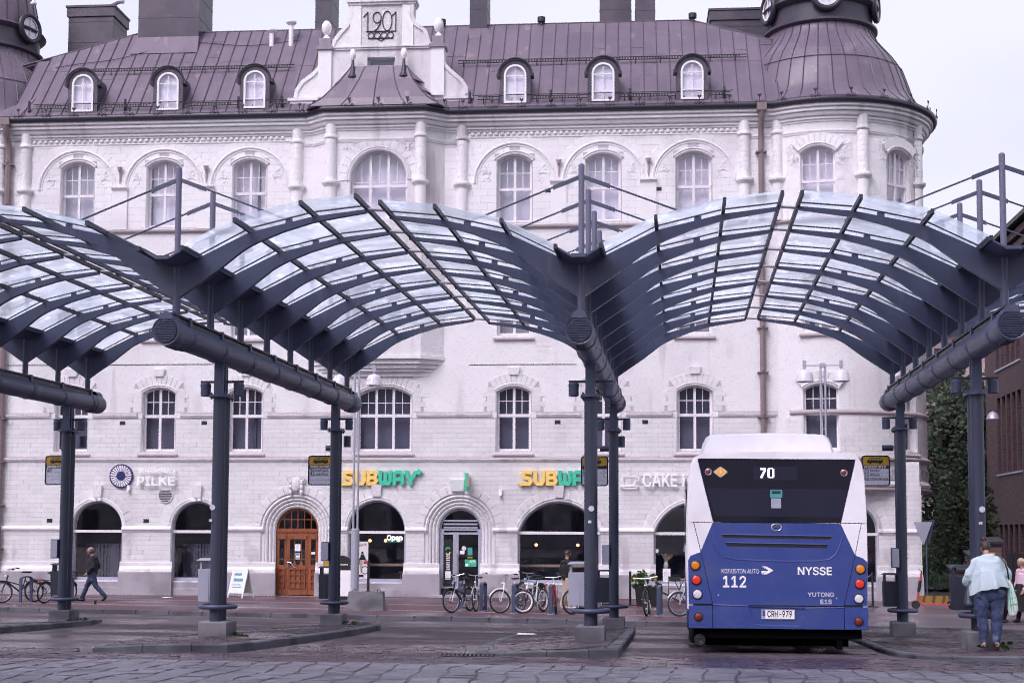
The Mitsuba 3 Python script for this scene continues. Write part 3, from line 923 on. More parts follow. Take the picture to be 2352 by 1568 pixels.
# projecting bay above the corbel
bay = [(-2.5, 0), (-1.78, -.55), (1.56, -.55), (2.32, 0)]
bf = Polygon([(-1.78, 7.85), (1.56, 7.85), (1.56, 16.4), (-1.78, 16.4)]).difference(opening(0, 1.03, 12.7, 14.1, 15.2)).difference(sbox(-.9, 8.7, .9, 10.6))
part(W, 'bay_front', prism(bf, -.55, -.2), 'm_wall')
part(W, 'bay_side', slab([(-2.5, 0.0), (-1.78, -.55), (-1.78, 0.0)], 7.85, 16.4), 'm_wall')
part(W, 'bay_side', slab([(1.56, -.55), (2.32, 0.0), (1.56, 0.0)], 7.85, 16.4), 'm_wall')
window(0, .9, 8.7, 10.4, 10.6, 9.75, 3, y=-.32, blind='m_curtain')
for s in stones(0, 1.03, 14.1, 15.2, .28, 15, .585, r0=.14, back=-.54):
    part(W, 'voussoir', s, 'm_block')
part(W, 'arch_moulding', cat(roll(0, 1.03, 14.1, 15.2, .03, .045, -.55, 24), roll(0, 1.03, 14.1, 15.2, .1, .035, -.58, 24)), 'm_trim', 40)
for s in (-1, 1):
    part(W, 'relief', xf(cat(scroll((s * 1.05, 15.15), s, .35, 5), scroll((s * .8, 15.32), s, .1, 8)), (0, -.555, 0)), 'm_trim', 50)
for j, (o, z0, z1) in enumerate(((.12, 7.15, 7.3), (.25, 7.3, 7.42), (.38, 7.42, 7.56), (.5, 7.56, 7.72), (.62, 7.72, 7.85))):
    e = .62 - o
    part(W, 'corbel', slab([(-2.55 + e * 1.1, 0), (-1.8 + e * .9, -o), (1.58 - e * .9, -o), (2.37 - e * 1.1, 0)], z0 + .004, z1 - .004), 'm_trim')
# cornice, frieze band, egg moulding, gutter
top_path = [(-17, 0), (-2.5, 0), (-1.78, -.55), (1.56, -.55), (2.32, 0), (14.0, 0)] + ring_t[1:]
part(W, 'cornice', sweep(top_path, [(0, 15.90), (.05, 15.91), (.05, 15.98), (.12, 15.99), (.12, 16.05), (.07, 16.06), (.2, 16.10), (.25, 16.2), (.19, 16.21), (.32, 16.24), (.32, 16.32), (.27, 16.33), (.4, 16.37), (.4, 16.46), (0, 16.46)]), 'm_trim')
part(W, 'cornice', sweep([(-3.0, 0), (-2.5, 0), (-1.78, -.55), (1.56, -.55), (2.32, 0), (2.9, 0)], [(0, 15.48), (.04, 15.49), (.05, 15.53), (.07, 15.56), (.07, 15.6), (0, 15.62)]), 'm_trim')
part(W, 'cornice', sweep([(13.1, 0), (14.0, 0)] + ring_t[1:], [(0, 15.48), (.04, 15.49), (.05, 15.53), (.07, 15.56), (.07, 15.6), (0, 15.62)]), 'm_trim')
egg = mikit.ply(ball((0, 0, 0), (.085, .05, .075), 8), 'm_trim', True)
for x in list(np.arange(-12.85, -3.4, .21)) + list(np.arange(3.3, 12.7, .21)):
    part(W, 'egg', egg, None, tw=BT @ T().translate([float(x), -.04, 15.82]))
for a, b in ((-12.95, -3.3), (3.2, 12.7)):
    part(W, 'frieze', sweep([(a, 0), (b, 0)], [(0, 15.68), (.05, 15.69), (.05, 15.73), (0, 15.74)]), 'm_trim')
gut = [(x, y) for x, y in top_path]
gv_, gf_ = sweep(gut, [(.42 + .13 * math.cos(a), 16.58 + .13 * math.sin(a)) for a in np.linspace(0, 2 * PI, 11)[:-1]])
G_ = part(B, 'gutter', (gv_, gf_), 'm_gutter', 40)
seg = np.array(__import__('shapely').geometry.LineString(gut).buffer(.5, single_sided=True, join_style=2).exterior.coords)
orn = cat([tube([[0, 0, 0], [0, -.03, .22]], .012, 5), ball((0, -.03, .25), (.05, .02, .05), 6), ball((-.035, -.03, .28), (.035, .02, .04), 6), ball((.035, -.03, .28), (.035, .02, .04), 6)]
          + [tube([[0, -.02, -.02], [s * .06, -.03, .06], [s * .13, -.04, .09], [s * .17, -.04, .04], [s * .14, -.04, .0], [s * .1, -.04, .03]], .012, 5) for s in (-1, 1)])
orn = mikit.ply(orn, 'm_iron', 40)
LS = __import__('shapely').geometry.LineString(gut)
for d in np.arange(.6, LS.length - 1, 1.04):
    p, q = np.array(LS.interpolate(d).coords[0]), np.array(LS.interpolate(d + .05).coords[0])
    t = (q - p) / np.linalg.norm(q - p)
    o = p + np.array([t[1], -t[0]]) * .52
    part(G_, 'ornament', orn, None, tw=BT @ T().translate([float(o[0]), float(o[1]), 16.63]).rotate([0, 0, 1], math.degrees(math.atan2(t[1], t[0]))))
# downpipes
for x, wd in ((13.47, .2), (-13.76, .24)):
    pipe = cat(tube([[x, -.5, 16.4], [x, -.45, 16.1], [x, -.2, 15.75], [x, -.16, 15.3], [x, -.16, .3]], wd / 2, 8), box(x - .17, x + .17, -.62, -.28, 16.35, 16.62))
    k = part(B, 'downpipe', pipe, 'm_downpipe', 30)
    for z in np.arange(1.0, 15.3, 1.55):
        part(k, 'bracket', cat(box(x - .19, x + .19, -.29, -.02, z, z + .035), ball((x, -.3, z + .1), (.05, .03, .06), 6)), 'm_downpipe')
part(B, 'downpipe', tube([[14.25, -.06, 4.3], [14.25, -.06, 8]], .05, 8), 'm_trim')
# small vent openings
for x, z in ((-11.9, 2.02), (-9.55 + 1.2, 2.02), (-9.3, 5.52), (-6.3, 5.52), (9.4, 5.52), (6.35, 5.52), (-2.35, 13.75), (6.0, 13.75), (9.9, 13.75)):
    part(W, 'vent', box(x - .1, x + .1, -.028, .0, z - .07, z + .07), 'm_black')
vx, vz = -7.65, 2.93
kv = part(B, 'round_vent', cat(tube([[vx, -.08, vz], [vx, .0, vz]], .27, 24)), 'm_trim')
part(kv, 'louvre', cat([box(vx - math.sqrt(.0576 - z * z), vx + math.sqrt(.0576 - z * z), -.1, -.083, vz + z, vz + z + .03) for z in np.arange(-.21, .21, .06)]), 'm_iron')
# ---------------------------------------------------------------- tower: curved wall with windows, corbel band, bell roofs
def bend(m):
    v = m[0]
    a, r = v[:, 0] / TR, TR - v[:, 1]
    return np.column_stack([TC[0] + r * np.sin(a), TC[1] - r * np.cos(a), v[:, 2]]), m[1]


def tan_tw(phi):
    return BT @ T().translate([float(TC[0]), float(TC[1]), 0]).rotate([0, 0, 1], math.degrees(phi)).translate([0, -TR, 0])


TW_ = [(-.16, 4.5, 6.6, 6.8, 5.77), (.76, 4.5, 6.6, 6.8, 5.77), (-.16, 8.6, 10.5, 10.72, 9.75), (.72, 8.6, 10.5, 10.72, 9.75), (-.165, 12.64, 14.83, 15.07, 13.85), (.70, 12.64, 14.83, 15.07, 13.85)]
tp = sbox(-.57 * TR, 3.85, 2.2 * TR, 16.45)
for phi, z0, zs, zt, tr in TW_:
    tp = tp.difference(opening(phi * TR, .6, z0, zs, zt))
st = []
for s in np.arange(-.57 * TR, 2.2 * TR, .24):
    g = tp.intersection(sbox(s, 3.8, s + .24, 16.5))
    if not g.is_empty:
        st.append(bend(prism(g, 0, .35)))
part(W, 'tower_wall', cat(st), 'm_wall')
tb = courses(4.32, 5.70, .165, .47, [(p * TR, .6, a, b, c) for p, a, b, c, d in TW_[:2]], -.5 * TR, 2.1 * TR, .1, .02) + courses(12.6, 15.4, .25, .55, [(p * TR, .6, a, b, c) for p, a, b, c, d in TW_[4:]], -.5 * TR, 2.1 * TR, .2, .012)
part(W, 'block_courses', cat([bend(m) for m in tb]), 'm_block', kind='stuff')
for phi, z0, zs, zt, tr in TW_:
    window(0, .6, z0, zs, zt, tr, 2, tw=tan_tw(phi), blind='m_dim' if z0 < 8 else ('m_curtain' if z0 < 12 else 'm_blind'))
    part(W, 'sill', sweep([(-.7, 0), (.7, 0)], [(-.2, z0 - .16), (.1, z0 - .17), (.1, z0 - .12), (-.2, z0 + .02)]), 'm_brownstone', tw=tan_tw(phi))
    if not 8 < z0 < 12:
        for s in stones(0, .6, zs, zt, .34, 9, .045, r0=.1):
            part(W, 'voussoir', s, 'm_block', tw=tan_tw(phi))
        part(W, 'arch_moulding', cat(roll(0, .6, zs, zt, .03, .04, -.0, 14), roll(0, .6, zs, zt, .09, .03, -.04, 14)), 'm_trim', 40, tw=tan_tw(phi))
        for s in (-1, 1):
            if z0 > 12:
                part(W, 'relief', cat(scroll((s * .85, 14.5), s, 1.0, 3 + s), scroll((s * .62, 15.25), s, .1, 6 + s)), 'm_trim', 50, tw=tan_tw(phi))
half_column(14.05, -.02)
for phi in (.265, 1.02):
    half_column(0, -.02, tw=tan_tw(phi))
part(W, 'string_course', sweep(ring_t[1:], [(0, 4.14), (.1, 4.14), (.11, 4.18), (.17, 4.2), (.17, 4.25), (.02, 4.33), (0, 4.33)]), 'm_brownstone')
part(W, 'string_course', sweep(ring_t[1:], [(0, 5.74), (.05, 5.74), (.09, 5.78), (.09, 5.83), (.02, 5.9), (0, 5.9)]), 'm_brownstone')
part(W, 'string_course', sweep(fac_path, [(0, 12.4), (.05, 12.4), (.06, 12.44), (.12, 12.46), (.12, 12.52), (.02, 12.56), (0, 12.56)]), 'm_brownstone')
part(W, 'tower_corbel', sweep(ring_t[2:], [(-.4, 3.25), (.02, 3.25), (.1, 3.3), (.12, 3.36), (.02, 3.5), (.02, 3.9), (-.4, 3.9)]), 'm_trim')
part(W, 'tower_corbel', sweep(ring_t[2:], [(-.6, 3.1), (.1, 3.12), (.16, 3.17), (.16, 3.24), (-.6, 3.245)]), 'm_brownstone')
part(W, 'carving', cat([bend(xf(m, (s, 0, 0))) for s in np.arange(-.3 * TR, 2 * TR, .46) for m in (tube([[0, -.03, 3.55], [.1, -.04, 3.85], [.2, -.03, 3.55]], .022, 5), tube([[.27, -.03, 3.55], [.27, -.03, 3.88]], .02, 5), tube([[.36, -.03, 3.55], [.36, -.03, 3.88]], .02, 5))]), 'm_granite')


def turret(cx, cy, lab):
    """Bell roof: ribbed sheet-metal skirt, drum with a ring below and above, oval windows."""
    k = part(B, 'turret', lathe([(1.92, 20.02), (2.0, 20.03), (2.1, 20.09), (2.1, 20.17), (1.96, 20.22), (1.92, 20.24), (1.92, 20.84), (2.07, 20.88), (2.16, 20.96), (2.12, 21.02), (1.85, 21.06)], 48, c=(cx, cy, 0)), 'm_chimney', 35)
    prof = np.array([(4.02, 16.68), (3.78, 16.86), (3.5, 17.1), (3.3, 17.45), (3.16, 17.9), (2.98, 18.42), (2.7, 18.88), (2.38, 19.27), (2.12, 19.6), (1.99, 19.86), (1.95, 20.04)])
    n = 40
    for i in range(n):
        a0, a1 = 2 * PI * i / n, 2 * PI * (i + 1) / n
        if -.7 < math.sin((a0 + a1) / 2) < .75 and cx < 0 and math.cos(a0) < -.4:
            pass
        for lo, hi in ((0, 6), (6, 11)):
            pr = prof[lo:hi + (1 if hi < 11 else 0)].copy()
            pr[:, 0] += rng.uniform(-.006, .006)
            part(k, 'panel', lathe(pr, 2, a0, a1, (cx, cy, 0)), 'm_roof', True)
    ribs = []
    for i in range(n):
        a = 2 * PI * i / n
        ribs.append(tube(np.column_stack([cx + (prof[:, 0] + .012) * math.cos(a), cy + (prof[:, 0] + .012) * math.sin(a), prof[:, 1]]), .02, 4))
    part(k, 'seam', cat(ribs + [torus((cx, cy, 18.47), 2.985, .014, 48, 4)]), 'm_seam', kind='stuff')
    up = np.array([(1.88, 21.04), (1.82, 21.8), (1.7, 22.4), (1.45, 23.2), (1.0, 24.0), (.4, 24.6), (0.02, 25.2)])
    part(k, 'dome', cat([lathe(up, 40, c=(cx, cy, 0))]), 'm_roof', True)
    part(k, 'seam', cat([tube(np.column_stack([cx + (up[:, 0] + .01) * math.cos(a), cy + (up[:, 0] + .01) * math.sin(a), up[:, 1]]), .02, 4) for a in np.arange(24) * PI / 12]), 'm_seam', kind='stuff')
    for phi in (0.0, -1.25, 1.25):
        tw = BT @ T().translate([cx, cy, 20.98]).rotate([0, 0, 1], math.degrees(phi))
        oc = part(B, 'oval_window', xf(torus((0, 0, 0), .5, .11, 32, 8, (0, 1, 0)), (0, -2.06, 0)), 'm_gutter', True, tw=tw)
        part(oc, 'frame', cat(xf(torus((0, 0, 0), .40, .03, 28, 6, (0, 1, 0)), (0, -2.08, 0)), box(-.4, .4, -2.1, -2.07, -.015, .015), box(-.015, .015, -2.1, -2.07, -.4, .4)), 'm_white', tw=tw)
        part(oc, 'pane', sheet([(.4 * math.cos(a), .4 * math.sin(a)) for a in np.arange(24) * PI / 12], -2.06), 'm_pane', tw=tw)
        part(oc, 'blind', sheet([(.5 * math.cos(a), .5 * math.sin(a)) for a in np.arange(24) * PI / 12], -2.02), 'm_blind', tw=tw)
    part(k, 'finial', cat([xf(cat(lathe([(.1, 0), (.13, .05), (.05, .16), (.09, .22), (.17, .38), (.15, .52), (.0, .62)], 12)), (cx + 2.2 * math.sin(p), cy - 2.2 * math.cos(p), 21.9)) for p in (1.25, )]), 'm_white', True)


turret(15.96, 3.0, 'right')
turret(-16.15, 3.0, 'left')

# ---------------------------------------------------------------- roof: standing-seam sheets on a hipped slope
Y0, Z0, SL = -.42, 16.64, 1.225


def ry(z):
    return Y0 + (z - Z0) / SL


def rtop(x):
    return 20.9 - .40 * max(0, -10.2 - x) - .40 * max(0, x - 11.2)


def rpt(x, z, o=0.0):
    return [x, ry(z) - o * .774, z + o * .632]


RF = part(B, 'roof', cat([hexa([rpt(a, Z0, -.05), rpt(b, Z0, -.05), [b, 3.5, Z0], [a, 3.5, Z0]], [rpt(a, rtop(a), -.05), rpt(b, rtop(b), -.05), [b, max(ry(rtop(b)) + .3, .4), rtop(b) - .1], [a, max(ry(rtop(a)) + .3, .4), rtop(a) - .1]]) for a, b in ((-13.4, -10.2), (-10.2, 0), (0, 11.2), (11.2, 17))]), 'm_roof')
part(RF, 'rear_slope', cat([hexa([[a, ry(rtop(a)), rtop(a)], [b, ry(rtop(b)), rtop(b)], [b, 8, 17], [a, 8, 17]], [[a, ry(rtop(a)), rtop(a) - .1], [b, ry(rtop(b)), rtop(b) - .1], [b, 8, 16.9], [a, 8, 16.9]]) for a, b in ((-17, -10.2), (-10.2, 11.2), (11.2, 17))]), 'm_roof')
xs = np.arange(-13.63, 15.9, .47)
seams = []
dorm = FX
for i, x in enumerate(xs):
    b = x + .47
    split = 18.95 + rng.choice([-.5, -.25, 0, .3, .55])
    for lo, hi in ((Z0, split), (split, None)):
        ha, hb = (rtop(x), rtop(b)) if hi is None else (min(hi, rtop(x)), min(hi, rtop(b)))
        if ha <= lo + .05 or hb <= lo + .05:
            continue
        o = .012 + float(rng.uniform(0, .01))
        part(RF, 'panel', hexa([rpt(x + .01, lo + .006), rpt(b - .01, lo + .006), rpt(b - .01, hb - .006), rpt(x + .01, ha - .006)], [rpt(x + .01, lo + .006, o), rpt(b - .01, lo + .006, o + .004), rpt(b - .01, hb - .006, o), rpt(x + .01, ha - .006, o)]), 'm_roof')
    w_ = .014
    seams.append(hexa([rpt(x - w_, Z0), rpt(x + w_, Z0), rpt(x + w_, rtop(x)), rpt(x - w_, rtop(x))], [rpt(x - w_, Z0, .05), rpt(x + w_, Z0, .05), rpt(x + w_, rtop(x), .05), rpt(x - w_, rtop(x), .05)]))
part(RF, 'seam', cat(seams), 'm_seam', kind='stuff')
part(RF, 'ridge_cap', tube([rpt(-16, rtop(-16)), rpt(-10.2, 20.9), rpt(11.2, 20.9), rpt(16, rtop(16))], .045, 8), 'm_seam')
part(RF, 'verge', hexa([rpt(-14.6, Z0, .03), rpt(-13.3, Z0, .03), rpt(-13.0, Z0 + .9, .03), rpt(-13.6, Z0 + .6, .03)], [rpt(-14.6, Z0, .05), rpt(-13.3, Z0, .05), rpt(-13.0, Z0 + .9, .05), rpt(-13.6, Z0 + .6, .05)]), 'm_roof')


def guard(x0, x1, z):
    """Snow guard: two rails with a toothed grille between them on brackets."""
    p, q = np.array(rpt(x0, z, .22)), np.array(rpt(x1, z, .22))
    m = [tube([p, q], .018, 5), tube([p - [0, 0, .1], q - [0, 0, .1]], .018, 5)]
    m += [box(x, x + .045, p[1] - .01, p[1] + .01, p[2] - .1, p[2]) for x in np.arange(x0 + .3, x1 - .2, .10)]
    m += [tube([[x, p[1], p[2]], rpt(x, z - .1, 0)], .015, 4) for x in np.arange(x0 + .2, x1, .9)]
    part(RF, 'snow_guard', cat(m), 'm_iron')


for a, b, z in ((-11.6, -3.5, 18.78), (2.6, 13.1, 18.78), (-12.7, -11.5, 16.95), (-10.3, -8.4, 16.95), (-7.1, -5.2, 16.95), (-4.0, -3.4, 16.95), (3.5, 4.3, 16.95), (5.4, 7.4, 16.95), (8.5, 10.5, 16.95), (11.7, 12.4, 16.95)):
    guard(a, b, z)
for a, b in ((-12.8, -3.4), (3.3, 12.5)):
    part(RF, 'snow_rail', tube([rpt(a, 17.0, .24), rpt(b, 17.0, .24)], .016, 5), 'm_iron')
for i, x in enumerate([-10.98, -7.8, -4.6, 4.83, 7.95, 11.08]):
    yf = -.30
    o = opening(x, .55, 16.80, 17.86, 18.41, 18)
    h = opening(x, .40, 16.86, 17.86, 18.25, 16)
    d = part(B, 'dormer', cat(prism(o.difference(h), yf, yf + .12), prism(o.difference(o.buffer(-.04)), yf + .12, 1.25)), 'm_chimney', 30)
    R, zc, th = arc(.55, 17.86, 18.41)
    part(d, 'hood', cat(tube([[x + (R + .05) * math.sin(t), yf - .08, zc + (R + .05) * math.cos(t)] for t in np.linspace(-1.66, 1.66, 20)], .035, 6), tube([[x + (R + .02) * math.sin(t), yf + .02, zc + (R + .02) * math.cos(t)] for t in np.linspace(-1.6, 1.6, 20)], .04, 6), box(x - .66, x - .54, yf - .1, yf + .3, 17.8, 17.92), box(x + .54, x + .66, yf - .1, yf + .3, 17.8, 17.92)), 'm_gutter', 35)
    part(d, 'frame', cat(prism(h.difference(opening(x, .335, 16.93, 17.86, 18.185, 16)), yf - .03, yf + .06), box(x - .014, x + .014, yf, yf + .05, 16.96, 18.12), box(x - .33, x + .33, yf, yf + .05, 17.82, 17.85), box(x - .33, x + .33, yf, yf + .05, 17.2, 17.23)), 'm_white')
    for q in (sbox(x - .34, 16.93, x - .014, 17.2), sbox(x + .014, 16.93, x + .34, 17.2), sbox(x - .34, 17.23, x - .014, 17.82), sbox(x + .014, 17.23, x + .34, 17.82), sbox(x - .34, 17.85, x - .014, 18.3), sbox(x + .014, 17.85, x + .34, 18.3)):
        part(d, 'pane', sheet(q.intersection(opening(x, .335, 16.93, 17.86, 18.185, 16)), yf + .02), 'm_pane')
    part(d, 'blind', sheet(opening(x, .38, 16.88, 17.86, 18.22), yf + .14), 'm_blind')


def chimney(x0, x1, y0, y1, z0, z1, cap=False, flare=.0):
    k = part(B, 'chimney', box(x0, x1, y0, y1, z0, z1), 'm_chimney')
    if cap:
        part(k, 'cap', cat(box(x0 - .06, x1 + .06, y0 - .06, y1 + .06, z1 - .42, z1 - .05), box(x0 - .1, x1 + .1, y0 - .1, y1 + .1, z1 - .05, z1 + .03)), 'm_chimney')
    if flare:
        part(k, 'flashing', hexa([[x0 - flare, y0 - .5, z0 + .2], [x1 + flare, y0 - .5, z0 + .2], [x1 + flare, y1, z0 + .3], [x0 - flare, y1, z0 + .3]], [[x0 - .02, y0 - .02, z0 + 1.0], [x1 + .02, y0 - .02, z0 + 1.0], [x1 + .02, y1, z0 + 1.0], [x0 - .02, y1, z0 + 1.0]]), 'm_roof')
    for z in np.arange(z0 + .9, z1 - .5, .85):
        part(k, 'joint', box(x0 - .012, x1 + .012, y0 - .012, y1 + .012, z, z + .02), 'm_seam')


chimney(-13.75, -11.9, 5.0, 6.6, 17, 22.8, True)
chimney(-10.0, -7.62, 2.6, 4.4, 19.6, 25.5, flare=.12)
chimney(-3.28, -2.62, 3.5, 4.8, 19.6, 25.5)
chimney(2.84, 3.5, 2.8, 4.0, 19.7, 25.5, flare=.4)
chimney(7.75, 8.95, 3.5, 4.8, 19.8, 25.5, flare=.2)
chimney(9.1, 9.85, 3.1, 4.1, 19.6, 25.5, flare=.2)
chimney(12.05, 14.4, 5.0, 6.6, 17, 22.0, True)
part(B, 'flue_pipe', tube([[-12.35, 5.6, 22.7], [-12.35, 5.6, 23.0], [-11.9, 5.6, 23.2], [-11.7, 5.6, 23.2]], .1, 8), 'm_galv', 30)
for x, h in ((-4.7, .55), (-3.95, .85)):
    p = rpt(x, 20.1)
    part(B, 'vent_pipe', cat(lathe([(.09, -.3), (.09, h - .1), (.2, h), (.2, h + .05), (0, h + .05)], 12, c=p)), 'm_white', 35)
for x in (1.75, 5.55, 11.25):
    part(B, 'roof_vent', lathe([(.07, -.2), (.07, .12), (.15, .12), (.15, .3), (0, .33)], 12, c=rpt(x, 20.85)), 'm_gutter', 35)
for x in (-13.0, -9.4, -5.2, -3.6, 3.2, 6.1, 8.9, 12.2):
    part(RF, 'peg', lathe([(.06, -.1), (.045, .3), (0, .31)], 8, c=rpt(x, 16.95, .1)), 'm_gutter', 30)
part(RF, 'lightning_cable', tube([rpt(x, z, .06) for x, z in zip(np.linspace(-12.8, -3.6, 24), 19.2 + np.minimum(1.2, np.linspace(0, 2.6, 24)) * 1.0 - .25 * np.sin(np.linspace(0, 6, 24)) ** 2 - .1)], .012, 4), 'm_iron')
# gable with the year
gab = [(-3.2, 16.7), (-3.22, 17.29), (-3.17, 17.57), (-2.95, 17.9), (-2.57, 18.17), (-2.36, 18.39), (-2.3, 18.6), (-2.3, 19.12), (-1.88, 19.16), (-1.8, 19.4), (-1.58, 19.68), (-1.34, 19.93), (-1.22, 20.27), (-1.2, 20.8), (-1.0, 21.3), (0.95, 21.3), (1.16, 20.8), (1.12, 20.24), (1.23, 19.96), (1.6, 19.69), (1.76, 19.2), (2.2, 19.12), (2.24, 18.51), (2.5, 18.22), (2.92, 17.85), (3.12, 17.54), (3.12, 17.24), (3.12, 16.7)]
gp = Polygon(gab)
GB = part(B, 'gable', prism(gp.difference(sbox(-.55, 18.4, .47, 18.72)), -.05, .45), 'm_wall')
edge = gp.difference(gp.buffer(-.13)).intersection(sbox(-3.3, 17.3, 3.2, 22))
part(GB, 'coping', prism(edge, -.11, .47), 'm_trim')
part(GB, 'ledge', cat(box(-3.42, -2.3, -.2, .5, 17.14, 17.24), box(-3.34, -2.3, -.14, .5, 17.04, 17.14)), 'm_trim')
part(GB, 'ledge', cat(box(2.25, 3.3, -.2, .5, 17.1, 17.2), box(2.3, 3.22, -.14, .5, 17.0, 17.1)), 'm_trim')
for x in (-2.08, 2.02):
    part(GB, 'pier', box(x - .24, x + .24, -.16, .4, 17.25, 19.0), 'm_block')
    part(GB, 'pier_cap', cat(box(x - .3, x + .3, -.24, .45, 19.0, 19.12), box(x - .21, x + .21, -.18, .35, 19.12, 19.42)), 'm_granite')
    part(GB, 'finial', lathe([(.16, 19.42), (.17, 19.46), (.06, 19.6), (.06, 19.63), (.13, 19.7), (.185, 19.85), (.17, 20.0), (.09, 20.13), (0, 20.17)], 16, c=(x, .1, 0)), 'm_white', True)
part(GB, 'moulding', cat(box(-2.35, 2.3, -.12, .0, 19.0, 19.06), box(-1.8, 1.75, -.16, .0, 19.06, 19.1), box(-1.3, 1.25, -.2, .5, 20.72, 20.82), box(-1.24, 1.2, -.14, .5, 20.64, 20.72)), 'm_trim')
for x in (-.98, .92):
    part(GB, 'pilaster', box(x - .2, x + .2, -.1, 0, 19.12, 20.64), 'm_block')
part(GB, 'window', cat(box(-.55, .47, .1, .15, 18.4, 18.46), box(-.55, .47, .1, .15, 18.66, 18.72), box(-.55, -.48, .1, .15, 18.4, 18.72), box(.4, .47, .1, .15, 18.4, 18.72)), 'm_frame_grey')
part(GB, 'pane', sheet(sbox(-.55, 18.4, .47, 18.72), .13), 'm_pane')
part(GB, 'recess', box(-.6, .52, .2, .3, 18.3, 18.8), 'm_room')


def stroke(pts, r=.018, y=-.075):
    return tube([[x, y, z] for x, z in pts], r, 5)


yr = [stroke([(-.70, 20.2), (-.6, 20.3), (-.54, 20.38), (-.54, 19.68)]), stroke([(.32, 20.2), (.42, 20.3), (.48, 20.38), (.48, 19.68)])]
yr += [stroke([(-.2 + .15 * math.sin(t) * (1 if abs(math.cos(t)) < .99 else .4), 20.17 - .2 * math.cos(t)) for t in np.linspace(0, 2 * PI, 18)]), stroke([(-.05, 20.2), (-.08, 19.95), (-.2, 19.75), (-.3, 19.68)])]
yr += [stroke([(.17 + .17 * math.sin(t), 20.04 - .36 * math.cos(t)) for t in np.linspace(0, 2 * PI, 20)])]
yr += [stroke([(-.6, 19.66), (.5, 19.66)]), stroke([(-.52, 19.4), (.4, 19.4)])]
yr += [stroke([(c + .11 * math.cos(t), 19.52 + .11 * math.sin(t)) for t in np.linspace(0, 2 * PI, 14)]) for c in (-.42, -.19, .05, .29)] + [stroke([(-.2, 19.4), (-.05, 19.3), (.1, 19.4)])]
part(GB, 'year_numerals', cat(yr), 'm_gutter')
# small bell-cast roof over the bay
sec = [(16.66, -2.45, 2.2, -1.1), (16.95, -2.0, 1.78, -1.0), (17.3, -1.72, 1.5, -.82), (17.75, -1.38, 1.18, -.58), (18.3, -1.07, .95, -.34)]
MR = part(B, 'bay_roof', cat([hexa([[a[1], a[3] + .03, a[0]], [a[2], a[3] + .03, a[0]], [a[2] + .4, .0, a[0]], [a[1] - .4, .0, a[0]]], [[b[1], b[3] + .03, b[0]], [b[2], b[3] + .03, b[0]], [b[2] + .4 * (1 - k / 3.2), .0, b[0]], [b[1] - .4 * (1 - k / 3.2), .0, b[0]]]) for k, (a, b) in enumerate(zip(sec[:-1], sec[1:]))]), 'm_roof')
for f0, f1 in zip(np.linspace(0, 1, 5)[:-1], np.linspace(0, 1, 5)[1:]):
    for a, b in zip(sec[:-1], sec[1:]):
        pa = [a[1] + (a[2] - a[1]) * f for f in (f0, f1)]
        pb = [b[1] + (b[2] - b[1]) * f for f in (f0, f1)]
        part(MR, 'panel', hexa([[pa[0] + .006, a[3] + .02, a[0]], [pa[1] - .006, a[3] + .02, a[0]], [pb[1] - .006, b[3] + .02, b[0]], [pb[0] + .006, b[3] + .02, b[0]]], [[pa[0] + .006, a[3], a[0]], [pa[1] - .006, a[3], a[0]], [pb[1] - .006, b[3], b[0]], [pb[0] + .006, b[3], b[0]]]), 'm_roof')
part(MR, 'seam', cat([tube([[s[1] + (s[2] - s[1]) * f, s[3] - .01, s[0]] for s in sec], .018, 4) for f in np.linspace(0, 1, 5)]), 'm_seam')
for x in (-1.0, .85):
    part(MR, 'spike', lathe([(.2, 17.85), (.19, 17.87), (.09, 18.05), (.045, 18.5), (0, 18.55)], 12, c=(x, -.42, 0)), 'm_gutter', 30)
    part(MR, 'finial', lathe([(.05, 18.5), (.11, 18.62), (.12, 18.74), (.08, 18.87), (0, 18.92)], 14, c=(x, -.42, 0)), 'm_white', True)

# ---------------------------------------------------------------- shopfronts and doors
def shop(cx, hw, z0, zs, zt, lab=None):
    o = opening(cx, hw, z0, zs, zt, 20)
    up = o.buffer(-.06).intersection(sbox(cx - 3, 1.69, cx + 3, 4))
    lo = sbox(cx - hw + .06, z0 + .12, cx + hw - .06, 1.61)
    k = part(B, 'shop_window', prism(o.buffer(-.004).difference(up).difference(lo), .14, .2), 'm_frame_grey')
    part(k, 'pane', sheet(up, .17), 'm_pane')
    part(k, 'pane', sheet(lo, .17), 'm_pane')
    part(k, 'transom', box(cx - hw + .01, cx + hw - .01, .1, .14, 1.6, 1.7), 'm_frame')
    return k


for g in GF:
    if g[0] == 'shop_window':
        k = shop(*g[1:])
        if g[1] in (-.03, 6.4):
            part(k, 'counter', box(g[1] - g[2], g[1] + g[2], .9, 1.25, .45, .53), 'm_ply')
            part(k, 'stool', cat([m for x in np.linspace(g[1] - g[2] + .3, g[1] + g[2] - .3, 3 if g[2] > 1.2 else 2) for m in (box(x - .16, x + .16, 1.4, 1.7, .18, .24), tube([[x - .12, 1.45, -.55], [x - .08, 1.5, .2]], .02, 5), tube([[x + .12, 1.45, -.55], [x + .08, 1.5, .2]], .02, 5))]), 'm_galv')
        if g[1] < -6:
            part(k, 'curtain', cat([box(g[1] - g[2] + a, g[1] - g[2] + a + .08, 1.2 + .1 * math.sin(a * 9), 1.25 + .1 * math.sin(a * 9), -.5, 1.2) for a in np.arange(.05, 1.8, .1)]), 'm_dim')  # strips behind the glass stand in for streaked window reflections
